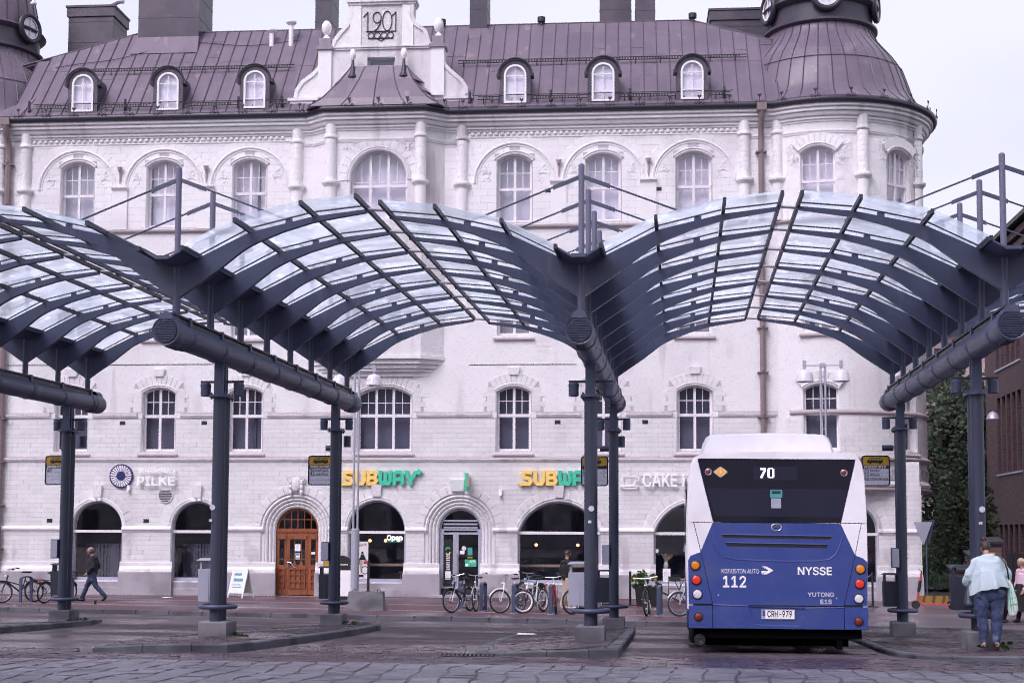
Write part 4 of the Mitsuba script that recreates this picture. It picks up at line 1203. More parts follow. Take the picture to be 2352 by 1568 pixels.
# wooden door with side panels and fanlight
dx, dz = -2.91, -.58
fan = opening(dx, .765, 1.70, 1.705, 2.495, 24)
fo = fan.buffer(-.07)
fp = [fo.intersection(sbox(a + .012, 1.76, b - .012, 2.08)) for a, b in zip(np.linspace(-.72, .72, 7)[:-1] + dx, np.linspace(-.72, .72, 7)[1:] + dx)] + [fo.intersection(sbox(a + .012, 2.105, b - .012, 2.6)) for a, b in zip(np.linspace(-.72, .72, 7)[:-1] + dx, np.linspace(-.72, .72, 7)[1:] + dx)]
fp = [p for p in fp if p.area > .003]
DF = part(B, 'door', prism(fan.difference(__import__('shapely').union_all(fp)), .26, .34), 'm_wood', label='arched orange-brown wooden double door with fanlight panes')
for p in fp:
    part(DF, 'pane', sheet(p, .30), 'm_pane')
part(DF, 'transom', box(dx - .765, dx + .765, .2, .3, 1.64, 1.72), 'm_wood')
for nm, a, b, ga, gb in (('side_panel', -.765, -.385, -.65, -.47), ('leaf', -.375, .375, -.27, .28), ('side_panel', .385, .765, .49, .66)):
    part(DF, nm, prism(sbox(dx + a, dz, dx + b, 1.64).difference(sbox(dx + ga, dz + 1.06, dx + gb, dz + 1.95)), .24, .31), 'm_wood')
    part(DF, 'pane', sheet(sbox(dx + ga, dz + 1.06, dx + gb, dz + 1.95), .275), 'm_pane')
    bars = [box(dx + a + .005, dx + b - .005, .225, .24, dz + .02, dz + .2), box(dx + ga - .05, dx + gb + .05, .225, .24, dz + 1.98, dz + 2.12), box(dx + ga, dx + gb, .25, .3, dz + 1.25, dz + 1.275)]
    nb = 4 if nm == 'leaf' else 2
    for x in np.linspace(ga, gb, nb):
        bars.append(box(dx + x - .025, dx + x + .025, .222, .24, dz + .24, dz + .92))
    bars += [box(dx + ga - .03, dx + gb + .03, .228, .24, z, z + .05) for z in (dz + .24, dz + .46, dz + .7, dz + .9)]
    if nm == 'leaf':
        bars += [box(dx + x - .012, dx + x + .012, .25, .3, dz + 1.06, dz + 1.95) for x in (-.1, .14)]
        bars += [prism([(dx + x - .075, dz + 1.05), (dx + x + .075, dz + 1.05), (dx + x + .05, dz + 1.14), (dx + x, dz + 1.25), (dx + x - .05, dz + 1.14)], .24, .3) for x in (-.1, .14)]
    part(DF, 'moulding', cat([(np.where((b[0][:, 1:2] < .235), b[0] - [0, .03, 0], b[0]), b[1]) for b in bars]), 'm_wood')
part(DF, 'handle', cat(tube([[dx - .33, .16, dz + 1.16], [dx - .2, .14, dz + 1.14], [dx - .1, .15, dz + .98], [dx - .05, .2, dz + .96]], .022, 6), tube([[dx - .33, .24, dz + 1.16], [dx - .33, .15, dz + 1.16]], .03, 6), box(dx - .36, dx - .31, .215, .24, dz + .95, dz + 1.1)), 'm_chrome', 30)
# glass shop door
gx0, gz = 2.92, -.58
o = opening(gx0, .75, gz, 1.70, 2.49, 22)
holes = [o.buffer(-.06).intersection(sbox(0, 1.78, 9, 4)), sbox(gx0 - .61, gz + .34, gx0 - .27, 1.58), sbox(gx0 - .07, gz + .34, gx0 + .62, 1.58), sbox(gx0 - .6, 1.66, gx0 + .6, 1.72)]
GD = part(B, 'glass_door', prism(o.difference(__import__('shapely').union_all(holes)), .26, .33), 'm_frame_grey')
for h in holes:
    part(GD, 'pane', sheet(h, .29), 'm_pane')
part(GD, 'kick_plate', cat(box(gx0 - .68, gx0 - .2, .25, .26, gz + .03, gz + .28), box(gx0 - .13, gx0 + .68, .25, .26, gz + .03, gz + .28)), 'm_steel_dark')
part(GD, 'louvre', cat([box(gx0 - .6, gx0 + .6, .24, .27, z, z + .06) for z in (1.8, 1.92, 2.04)]), 'm_frame_grey')
part(GD, 'handle', cat(tube([[gx0 - .11, .18, gz + .75], [gx0 - .11, .18, gz + 1.5]], .018, 6), tube([[gx0 - .11, .18, gz + 1.35], [gx0 - .11, .26, gz + 1.35]], .012, 5)), 'm_ply')
part(B, 'step', box(gx0 - 1.0, gx0 + 1.0, -.35, .25, -.62, -.52), 'm_granite')
# ---------------------------------------------------------------- shop signs on the facade
def letters(parent, s, x, z, h, w, y, depth, m, bold=False, tw=BT, name='letter', smooth=False):
    """Each letter of the word is a part of its own."""
    total = text(s, h, depth, bold)[0][:, 0].max()
    sc = w / total
    for i, ch in enumerate(s):
        if ch == ' ':
            continue
        x0 = text(s[:i] + ch, h, depth, bold)[0]
        me = text(ch, h, depth, bold)
        right = x0[:, 0].max()
        v = me[0].copy()
        v[:, 0] = (v[:, 0] - v[:, 0].max() + right) * sc + x
        part(parent, name, (v + [0, y, z], me[1]), m, tw=tw)


mat('m_bright', (.86, .86, .86), .4)
k = thing('wall_sign', 'round navy eye-clinic sign with white rays and white letters above the left arched windows', 'shop sign', tw=BT)
ex, ez, er = -9.28, 3.62, .43
part(k, 'disc', cyl((ex, -.1, ez), (ex, -.03, ez), er, 40), 'm_navy', 30)
for i in range(24):
    a = 2 * PI * (i + .5) / 24
    d, n_ = np.array([math.cos(a), math.sin(a)]), np.array([-math.sin(a), math.cos(a)])
    c4 = [d * .17 - n_ * .012, d * .38 - n_ * .03, d * .38 + n_ * .03, d * .17 + n_ * .012]
    part(k, 'ray', prism([(ex + p[0], ez + p[1]) for p in c4], -.115, -.10), 'm_white')
letters(k, 'SILMÄSAIRAALA', -8.68, 3.73, .135, 1.42, -.14, .03, 'm_bright', True, name='small_letter')
letters(k, 'PILKE', -8.7, 3.29, .31, 1.42, -.16, .05, 'm_bright', True)
part(k, 'rail', cat([box(-8.72, -7.2, -.03, -.005, z, z + .012) for z in (3.3, 3.58, 3.75)]), 'm_galv')
GLYPH = {  # heavy rounded letter shapes on a 1 x 1.25 grid, drawn as thick strokes
    'S': [[(.95, 1.05), (.75, 1.1), (.3, 1.1), (.14, .92), (.3, .68), (.72, .56), (.86, .34), (.7, .14), (.0, .14)]],
    'U': [[(.14, 1.25), (.14, .4), (.3, .14), (.7, .14), (.86, .4), (.86, 1.25)]],
    'B': [[(.14, .0), (.14, 1.25)], [(.14, 1.1), (.66, 1.1), (.82, .9), (.68, .66), (.2, .64)], [(.68, .66), (.87, .4), (.7, .14), (.14, .14)]],
    'W': [[(.13, 1.25), (.13, .4), (.25, .14), (.42, .14), (.56, .4), (.56, 1.1)], [(.56, .4), (.7, .14), (.87, .14), (1.0, .4), (1.0, 1.25)]],
    'A': [[(.14, .0), (.14, .9), (.32, 1.11), (.68, 1.11), (.86, .9), (.86, .0)], [(.14, .5), (.86, .5)]],
    'Y': [[(.12, 1.25), (.2, .8), (.5, .5), (.8, .8), (.86, 1.05), (1.2, 1.1)], [(.5, .5), (.5, .0)]],
}


def brand_sign(x0, wd, z0, label):
    k = thing('wall_sign', label, 'shop sign', 'yellow and green letter signs', tw=BT)
    u = wd / 6.75
    x = x0
    for ch in 'SUBWAY':
        ls = __import__('shapely').union_all([__import__('shapely').geometry.LineString(s).buffer(.155, cap_style=2, join_style=1) for s in GLYPH[ch]])
        if ch == 'S':
            ls = ls.union(Polygon([(.05, .36), (.05, -.12), (-.28, .12)]))
        if ch == 'Y':
            ls = ls.union(Polygon([(1.15, 1.42), (1.15, .78), (1.55, 1.12)]))
        g = affinity.translate(affinity.scale(ls, u, .42, origin=(0, 0)), x, z0)
        part(k, 'letter', prism(g, -.16, -.06), 'm_yellow' if ch in 'SUB' else 'm_green')
        part(k, 'return', prism(g.buffer(-.012), -.06, -.03), 'm_galv')
        x += u * (1.22 if ch == 'W' else 1.08)
    part(k, 'rail', box(x0, x0 + wd * .95, -.03, -.01, z0 + .05, z0 + .07), 'm_galv')


brand_sign(-1.25, 2.72, 3.30, 'yellow and green letter sign above the window with the cyclist poster')
brand_sign(5.08, 2.72, 3.30, 'yellow and green letter sign above the wide window, its end behind a canopy column')
k = thing('wall_sign', 'white letter sign with a steaming cup outline, running behind the bus', 'shop sign', tw=BT)
cx, cz = 8.85, 3.5
part(k, 'cup', cat([tube([[cx + x, -.1, cz + z] for x, z in p], .022, 5) for p in ([(-.24, .13), (-.2, -.1), (-.08, -.2), (.1, -.2), (.2, -.08), (.24, .13), (-.24, .13)], [(.23, .1), (.34, .1), (.33, -.02), (.19, -.06)])] + [xf(torus((0, 0, 0), .3, .02, 24, 5), (cx, -.1, cz - .23), s=1) for _ in (0,)] + [tube([[cx - .0, -.1, cz + .2], [cx + .05, -.1, cz + .3], [cx - .04, -.1, cz + .36], [cx + .02, -.1, cz + .44]], .02, 5)]), 'm_white')
part(k, 'saucer', cat([tube([[cx + .31 * math.cos(t), -.1, cz - .24 + .06 * math.sin(t)] for t in np.linspace(0, 6.28, 20)], .02, 5)]), 'm_white')
letters(k, 'HF', cx - .1, cz - .07, .11, .18, -.11, .02, 'm_white', name='small_letter')
letters(k, 'CAKE HOUSE', 9.28, 3.28, .44, 2.95, -.16, .05, 'm_bright', True)
part(k, 'rail', cat([box(9.2, 12.2, -.05, -.02, z, z + .02) for z in (3.36, 3.62)]), 'm_galv')
k = thing('projecting_sign', 'small green box sign standing out from the wall between the letter signs', 'shop sign', tw=BT)
part(k, 'box', box(3.16, 3.24, -.75, -.1, 3.1, 3.72), 'm_green')
part(k, 'face', cat(box(3.242, 3.25, -.68, -.17, 3.25, 3.6)), 'm_yellow')
part(k, 'bracket', box(3.18, 3.22, -.1, 0, 3.3, 3.35), 'm_galv')
solo('wall_lamp_box', 'pale stone lantern niche beside the green box sign', 'niche', cat(hexa([[2.62, 0, 3.1], [3.02, 0, 3.1], [3.02, -.14, 3.1], [2.62, -.14, 3.1]], [[2.55, 0, 3.5], [3.08, 0, 3.5], [3.08, -.2, 3.5], [2.55, -.2, 3.5]])), 'm_trim', tw=BT)
for x, z, l in ((-9.0, 3.13, 'small white camera under the navy round sign'), (4.35, 3.0, 'small white camera on the wall left of the wide window')):
    solo('camera_box', l, 'security camera', cat(box(x - .05, x + .05, -.12, 0, z, z + .16), box(x - .04, x + .04, -.2, -.06, z - .06, z)), 'm_white', tw=BT)
for x, l in ((-10.15, 'pair of small white lamps at the crown of the leftmost shop arch'), (-6.5, 'pair of small white lamps at the crown of the second shop arch')):
    solo('arch_lamp', l, 'lamp', cat(box(x - .22, x - .02, -.16, .05, 2.72, 2.8), box(x + .05, x + .16, -.16, .05, 2.74, 2.84)), 'm_white', tw=BT)

# lamps and print inside the shop windows
scene['m_bulb'] = {'type': 'diffuse', 'reflectance': rgb((.9, .7, .5))}
bulb = ball((0, 0, 0), .055, 8)


def pendant(x, y, z, label):
    k = thing('pendant_lamp', label, 'lamp', tw=BT)
    s = mikit.ply(xf(bulb, (x, y, z)), 'm_bulb')
    s['emitter'] = {'type': 'area', 'radiance': rgb((1.6, .55, .16))}
    part(k, 'bulb', s, None)
    part(k, 'cord', tube([[x, y, z + .05], [x, y, 2.6]], .008, 4), 'm_black')


for i, x in enumerate((-.55, .02, .5)):
    pendant(x, 1.6, 1.35, ('leftmost', 'middle', 'rightmost')[i] + ' small warm lamp behind the window with the cyclist poster')
for i, x in enumerate((5.5, 7.0)):
    pendant(x, 1.6, 1.22, ('left', 'right')[i] + ' small warm lamp behind the wide window right of the glass door')
k = thing('open_sign', 'white glowing Open sign in the window with the cyclist poster', 'sign', tw=BT)
s = mikit.ply(xf(text('Open', .17, .02, True, .56), (.28, .3, 1.38)), 'm_white')
s['emitter'] = {'type': 'area', 'radiance': rgb((.55, .55, .55))}
part(k, 'letters', s, None)
part(k, 'underline', box(.28, .84, .28, .3, 1.31, 1.335), 'm_green')
k = thing('window_poster', 'white poster of a cyclist beside a dark car in the shop window', 'poster', tw=BT)
px, pz = -.62, .1
part(k, 'board', box(px - .255, px + .255, .24, .26, pz - .08, pz + 1.22), 'm_white')
part(k, 'car', prism([(px - .25, pz + .42), (px - .02, pz + .42), (px - .02, pz + .6), (px - .1, pz + .68), (px - .25, pz + .68)], .228, .236), 'm_navy_cloth')
part(k, 'cyclist', cat(prism(__import__('shapely').geometry.Point(px + .05, pz + .83).buffer(.045), .225, .233), prism([(px - .05, pz + .58), (px + .09, pz + .58), (px + .2, pz + .55), (px + .1, pz + .77), (px + .0, pz + .77)], .225, .233)), 'm_black_cloth')
part(k, 'legs', prism([(px - .05, pz + .57), (px + .06, pz + .57), (px + .05, pz + .2), (px - .0, pz + .1), (px - .03, pz + .3)], .226, .234), 'm_khaki')
part(k, 'basket', box(px + .1, px + .22, .225, .233, pz + .44, pz + .54), 'm_red')
part(k, 'bicycle', cat(xf(torus((px + .15, .23, pz + .22), .13, .012, 20, 4, (0, 1, 0)), (0, 0, 0)), box(px - .2, px + .1, .228, .236, pz - .02, pz + .06)), 'm_black')
part(k, 'writing', cat([box(px - .16 + .05 * i, px - .13 + .05 * i, .23, .236, pz + 1.04 + .01 * i, pz + 1.09 + .01 * i) for i in range(7)]), 'm_red')


def notice(name, label, x, z, w, h, y, m='m_white', extra=(), cat_='poster'):
    k = thing(name, label, cat_, tw=BT)
    part(k, 'paper', box(x, x + w, y, y + .004, z, z + h), m)
    for a, b, c, d, mm in extra:
        part(k, 'print', box(x + a * w, x + c * w, y - .005, y - .001, z + b * h, z + d * h), mm)
    return k


lines = [(.2, .1 + .07 * i, .2 + .6 * (.5 + .5 * ((i * 7) % 5) / 5), .13 + .07 * i, 'm_sign_grey') for i in range(11)]
notice('notice', 'white notice with dark border lines high on the wooden door', dx - .09, dz + 1.52, .2, .3, .232, extra=[(0, 0, 1, .12, 'm_navy'), (0, .94, 1, 1, 'm_navy')] + lines[2:10])
notice('notice', 'small blue and white notice low on the wooden door glass', dx - .06, dz + 1.27, .15, .22, .232, extra=[(.1, .6, .9, .92, 'm_bike_blue'), (.1, .1, .9, .3, 'm_teal')])
notice('notice', 'tiny white slip on the right side panel of the wooden door', dx + .5, dz + 1.44, .14, .09, .232)
k = notice('info_poster', 'black menu poster with an S emblem in the glass door side light', gx0 - .6, .14 - .15, .32, 1.42, .25, 'm_black', [(.3, .25 + .045 * i, .72, .27 + .045 * i, 'm_white') for i in range(9)])
part(k, 'emblem', cat([tube([[gx0 - .44 + .07 * math.cos(t), .24, 1.06 + .06 * math.sin(t)] for t in np.linspace(.2, 3.6, 9)], .022, 5)]), 'm_green')
part(k, 'emblem', cat([tube([[gx0 - .44 + .07 * math.cos(t), .24, .95 + .06 * math.sin(t)] for t in np.linspace(3.4, 6.7, 9)], .022, 5)]), 'm_yellow')
part(k, 'paper', box(gx0 - .54, gx0 - .34, .235, .24, .0, .3), 'm_white')
k = notice('door_sticker', 'teal leaflet sticker on the glass door, above the larger green one', gx0 + .25, .86, .17, .27, .25, 'm_teal')
k = notice('door_sticker', 'green sticker reading KIVA on the glass door', gx0 + .16, .46, .40, .25, .25, 'm_green', [(.05, .6, .28, .85, 'm_teal'), (.05, .1, .28, .4, 'm_white'), (.45, .4, .95, .5, 'm_ochre'), (.45, .12, .9, .28, 'm_teal')])
part(k, 'letters', xf(text('KIVA', .07, .003, True, .19), (gx0 + .33, .246, .61)), 'm_white')
notice('door_sticker', 'thin yellow sticker between the green ones on the glass door', gx0 + .25, .76, .18, .05, .25, 'm_ochre')
solo('door_sticker', 'round pale blue sticker high on the glass door', 'poster', cyl((gx0 + .12, .25, 1.1), (gx0 + .12, .255, 1.1), .08, 20), 'm_bag', tw=BT)
notice('door_sticker', 'cluster of small white papers by the glass door handle', gx0 - .02, .9, .16, .12, .25)
notice('notice', 'white menu sheet in the cafe window left of the bus', 10.0, -.02, .26, .46, .12, extra=[(.15, .1 + .09 * i, .8, .13 + .09 * i, 'm_sign_grey') for i in range(8)])
notice('notice', 'small white paper at the left edge of the cafe window', 9.76, .98, .09, .13, .12)
k = thing('hours_lettering', 'white menu lettering in the cafe window beside the bus', 'lettering', tw=BT)
part(k, 'lines', cat([box(10.95, 10.95 + w, .12, .125, .52 - .1 * i, .55 - .1 * i) for i, w in enumerate((.3, .34, .25, .2, .3, .22))]), 'm_white')
k = thing('pendant_lamp', 'white bell-shaped lamp hanging in the cafe window', 'lamp', tw=BT)
part(k, 'shade', lathe([(.03, 1.45), (.05, 1.4), (.08, 1.25), (.13, 1.1), (.14, 1.02), (.12, 1.02), (.03, 1.35)], 16, c=(10.85, .7, 0)), 'm_galv', 30)
part(k, 'cord', tube([[10.85, .7, 1.45], [10.85, .7, 2.6]], .008, 4), 'm_black')
k = thing('dried_flowers', 'vase of pale dried stems on the cafe window ledge', 'plant', tw=BT)
part(k, 'vase', lathe([(.0, -.05), (.07, -.05), (.09, .05), (.05, .15), (.055, .18)], 12, c=(10.12, .6, .5)), 'm_bag', 30)
g = np.random.default_rng(3)
part(k, 'stems', cat([tube([[10.12, .6, .65], [10.12 + g.uniform(-.2, .25), .6 + g.uniform(-.1, .1), .65 + g.uniform(.15, .35)]], .008, 4) for _ in range(16)]), 'm_khaki')

# ---------------------------------------------------------------- canopies over the bus platforms
lo = [(.03, 4.97), (.6, 5.36), (.95, 5.63), (1.05, 5.69), (1.18, 5.755), (1.55, 5.90), (1.96, 6.018), (2.1, 6.045), (2.74, 6.145)]
hi = [(2.74, 6.185), (1.97, 6.10), (1.05, 5.89), (.33, 5.545), (.03, 5.42)]
NF, DY = 8, 1.5
prib = {}
for s in (1, -1):
    m = prism([(s * x, z) for x, z in lo + hi], -.03, .03)
    fl = []
    for (a, b), (c, d) in zip(lo[:-1], lo[1:]):
        fl.append(hexa([[s * a, -.04, b - .006], [s * c, -.04, d - .006], [s * c, .04, d - .006], [s * a, .04, b - .006]], [[s * a, -.04, b], [s * c, -.04, d], [s * c, .04, d], [s * a, .04, b]]))
    prib[s] = mikit.ply(cat([m] + fl), 'm_steel')
pstub = mikit.ply(cyl((0, 0, 4.6), (0, 0, 5.45), .055, 14), 'm_steel', 40)
pmast = mikit.ply(cat(cyl((0, 0, 5.45), (0, 0, 6.84), .043, 12), cyl((0, 0, 6.84), (0, 0, 6.86), .043, 12, .03)), 'm_mast', 40)
prod = {s: mikit.ply(cat(tube([[s * .35, 0, 6.555], [s * 1.62, 0, 6.06]], .014, 6), hexa([[s * .03, -.012, 6.64], [s * .4, -.012, 6.50], [s * .4, .012, 6.50], [s * .03, .012, 6.64]], [[s * .03, -.012, 6.70], [s * .4, -.012, 6.56], [s * .4, .012, 6.56], [s * .03, .012, 6.70]]), box(min(s * 1.57, s * 1.67), max(s * 1.57, s * 1.67), -.01, .01, 6.0, 6.08)), 'm_steel') for s in (1, -1)}
psegs = [((.34, 5.60), (1.02, 5.945)), ((1.08, 5.965), (1.94, 6.165)), ((2.0, 6.175), (2.71, 6.245))]
ppane = {}
for s in (1, -1):
    for q, ((a, b), (c, d)) in enumerate(psegs):
        for nm, (u, v) in (('first', (-.70, -.03)), ('mid', (0, 1.47))):
            ppane[s, q, nm] = mikit.ply((np.array([[s * a, u, b], [s * c, u, d], [s * c, v, d], [s * a, v, b]]), np.array([[0, 1, 2], [0, 2, 3]])), 'm_canopy_glass')
pbar = {s: mikit.ply(cat([hexa([[s * a, -.02, b - .015], [s * c, -.02, d - .015], [s * c, 0, d - .015], [s * a, 0, b - .015]], [[s * a, -.02, b + .01], [s * c, -.02, d + .01], [s * c, 0, d + .01], [s * a, 0, b + .01]]) for (a, b), (c, d) in psegs]), 'm_steel_dark') for s in (1, -1)}
LEN0, LEN1 = -.72, 7 * DY + .12
ppur = {}
for s in (1, -1):
    for x, z in ((.31, 5.56), (1.05, 5.93), (1.97, 6.145), (2.735, 6.22)):
        ppur[s, x] = mikit.ply(box(s * x - .022, s * x + .022, LEN0, LEN1, z - .04, z + .028), 'm_steel_dark')
pgut = mikit.ply(cat([hexa([[a, LEN0 + .12, b], [c, LEN0 + .12, d], [c, LEN1, d], [a, LEN1, b]], [[a, LEN0 + .12, b + .03], [c, LEN0 + .12, d + .03], [c, LEN1, d + .03], [a, LEN1, b + .03]]) for (a, b), (c, d) in (((-.34, 5.57), (-.1, 5.43)), ((-.1, 5.43), (.1, 5.43)), ((.1, 5.43), (.34, 5.57)))] + [box(-.1, .1, LEN0 + .1, LEN0 + .12, 5.42, 5.47)]), 'm_steel')
PZ, PR = 4.45, .183
ppipe = mikit.ply(cat(tube([[0, -.05, PZ], [0, 11.0, PZ]], PR, 28)), 'm_steel', 40)
pend = mikit.ply(cat(lathe([(.192, 0), (.198, .05), (.198, .42), (.188, .45)], 28)), 'm_steel', 40)
v = scene_dummy = None
_e = lathe([(.16, .02), (.195, 0), (.2, .06), (.2, .42), (.186, .45)], 28)
_end = np.stack([_e[0][:, 0], _e[0][:, 2], PZ + _e[0][:, 1]], 1), _e[1][:, ::-1]
pend = mikit.ply(_end, 'm_steel', 40)
pgr = mikit.ply(cat([box(-math.sqrt(.0256 - z * z) if abs(z) < .16 else -.02, math.sqrt(.0256 - z * z) if abs(z) < .16 else .02, -.012, .02, PZ + z - .004, PZ + z + .006) for z in np.arange(-.15, .16, .0235)]), 'm_steel')
pgb = mikit.ply(tube([[0, .03, PZ], [0, .05, PZ]], .178, 24), 'm_grille')
ptray = mikit.ply(cat(box(-.085, .085, -.02, 10.9, PZ + .15, PZ + .215), box(-.1, .1, -.02, 10.9, PZ + .24, PZ + .27), box(-.06, .06, .0, 10.9, PZ + .2, PZ + .25)), 'm_steel_dark')
_c = lathe([(0, 0), (.105, 0), (.105, .3)], 20, 0, PI)
pcap = mikit.ply((np.stack([_c[0][:, 0], _c[0][:, 2] + .0, PZ + .17 + _c[0][:, 1]], 1), _c[1][:, ::-1]), 'm_steel', 40)
pband = mikit.ply(cat(*[tube([[0, a, PZ], [0, a + .012, PZ], [0, b - .012, PZ], [0, b, PZ]], [PR, r, r, PR], 28) for a, b, r in ((-.06, .0, PR + .014), (.02, .06, PR + .01))] + [box(-.112, .112, -.06, .02, PZ + .1, PZ + .285)]), 'm_steel', 30)
pslot = mikit.ply(box(-.06, .06, .15, .6, PZ - .2, PZ - .185), 'm_grille')
# columns: twin tubes, narrower head, collar, bumper ring, block footing
pcol = mikit.ply(cat(cyl((0, 0, .2), (0, 0, 3.75), .095, 22), cyl((0, .22, .2), (0, .22, 3.75), .095, 22), box(-.02, .02, .08, .15, .3, 3.7)), 'm_column', 40)
phead = mikit.ply(cat(box(-.075, .075, -.06, -.03, 3.78, 4.36), box(-.075, .075, .05, .08, 3.78, 4.36), box(-.02, .02, -.03, .05, 3.78, 4.36), cyl((0, .24, 3.78), (0, .24, 4.36), .05, 12)), 'm_steel')
pcollar = mikit.ply(cat(slab(__import__('shapely').geometry.LineString([(0, -.03), (0, .25)]).buffer(.15), 3.745, 3.785), *[cyl((x, y, 3.71), (x, y, 3.82), .014, 8) for x in (-.11, .11) for y in (-.06, .12, .28)]), 'm_steel', 40)
parm = mikit.ply(cat(box(-.34, .34, .1, .14, 3.985, 4.02), *[cyl((x, .12, 3.9), (x, .12, 3.985), .02, 8) for x in (-.265, .265)]), 'm_steel_dark')
plamp = mikit.ply(lathe([(0, 3.79), (.07, 3.78), (.078, 3.785), (.078, 3.92), (.082, 3.925), (.082, 3.965), (.06, 3.99), (0, 3.995)], 20), 'm_steel', 40)
pring = mikit.ply(cat(torus((0, .11, 0), .262, .038, 36, 10), *[box(a, b, .09, .13, -.015, .015) for a, b in ((-.25, -.09), (.09, .25))]), 'm_steel', 50)
pfoot = mikit.ply(cat(hexa([[-.22, -.16, -.25], [.22, -.16, -.25], [.22, .36, -.25], [-.22, .36, -.25]], [[-.22, -.16, .21], [.22, -.16, .21], [.22, .36, .21], [-.22, .36, .21]]), hexa([[-.22, -.16, .21], [.22, -.16, .21], [.22, .36, .21], [-.22, .36, .21]], [[-.2, -.14, .23], [.2, -.14, .23], [.2, .34, .23], [-.2, .34, .23]])), 'm_conc')
CAN = [(-12.8, 19.35, 'leftmost glass canopy, only its right wing and far columns in view'), (-7.1, 19.55, 'glass canopy on a long pipe, second from the left'), (-1.38, 19.95, 'glass canopy in the middle whose pipe end faces the viewer'), (4.35, 19.95, 'rightmost glass canopy whose pipe runs over the woman')]
COLS = []
for ci, (x0, y0, lab) in enumerate(CAN):
    k = thing('bus_canopy', lab, 'canopy', 'steel and glass canopies over the bus platforms', tw=None)
    base = T().translate([x0, y0, 0])
    pp_ = part(k, 'pipe', {**ppipe, 'to_world': T().translate([x0, y0 - .35, 0])}, None)
    for ye, rot in ((y0 - .42, 0), (y0 + 11.1, 180)):
        tw = T().translate([x0, ye, 0]).rotate([0, 0, 1], rot)
        part(pp_, 'end_sleeve', pend, None, tw=tw)
        part(pp_, 'grille', pgr, None, tw=tw)
        part(pp_, 'grille_back', pgb, None, tw=tw)
        part(pp_, 'tray_cap', pcap, None, tw=tw)
        part(pp_, 'slot', pslot, None, tw=tw)
    part(pp_, 'cable_tray', {**ptray, 'to_world': T().translate([x0, y0 - .35, 0])}, None)
    for i in range(8):
        part(pp_, 'band', pband, None, tw=T().translate([x0, y0 + .35 + i * 1.45, 0]))
    for i in range(NF):
        tw = T().translate([x0, y0 + i * DY, 0])
        part(k, 'stub_post', pstub, None, tw=tw)
        part(k, 'mast', pmast, None, tw=tw)
        for s in (-1, 1):
            part(k, 'rib', prib[s], None, tw=tw)
            part(k, 'tie_rod', prod[s], None, tw=tw)
            part(k, 'glazing_bar', pbar[s], None, tw=tw)
            for q in range(3):
                if i == 0:
                    part(k, 'pane', ppane[s, q, 'first'], None, tw=tw)
                if i < NF - 1:
                    part(k, 'pane', ppane[s, q, 'mid'], None, tw=tw)
    for key_ in ppur:
        part(k, 'purlin', ppur[key_], None, tw=base)
    part(k, 'gutter', pgut, None, tw=base)
    if ci < 3:
        for i in range(NF):
            part(k, 'ridge_link', tube([[x0 + 2.74, y0 + i * DY, 6.19], [x0 + 2.98, y0 + i * DY + .1, 6.19]], .022, 6), 'm_galv', 40)
    for j, dyc in enumerate((2.0, 9.5)):
        yc = y0 + dyc
        zg = float(road_z(x0, yc)) + .115
        tw = T().translate([x0, yc, 0])
        tg = T().translate([x0, yc, zg])
        c = part(k, 'column', pcol if zg > .0 else mikit.ply(cat(cyl((0, 0, zg + .1), (0, 0, 3.75), .095, 22), cyl((0, .22, zg + .1), (0, .22, 3.75), .095, 22)), 'm_column', 40), None, tw=tw)
        part(c, 'head', phead, None, tw=tw)
        part(c, 'collar', pcollar, None, tw=tw)
        part(c, 'bumper_ring', pring, None, tw=T().translate([x0, yc, zg + .45]))
        part(c, 'footing', pfoot, None, tw=tg)
        a = part(k, 'lamp_arm', parm, None, tw=tw)
        for s in (-1, 1):
            part(k, 'lamp', plamp, None, tw=T().translate([x0 + s * .265, yc + .12, 0]))
        COLS.append((x0, yc, zg, ci, j))
        if j == 1:
            part(k, 'speaker', cyl((.14, .5, 3.45), (.14, .5, 3.68), .075, 14), 'm_steel', 40, tw=tw)
            part(k, 'camera', cyl((-.3, .45, 3.42), (-.08, .45, 3.42), .06, 12), 'm_steel', 40, tw=tw)

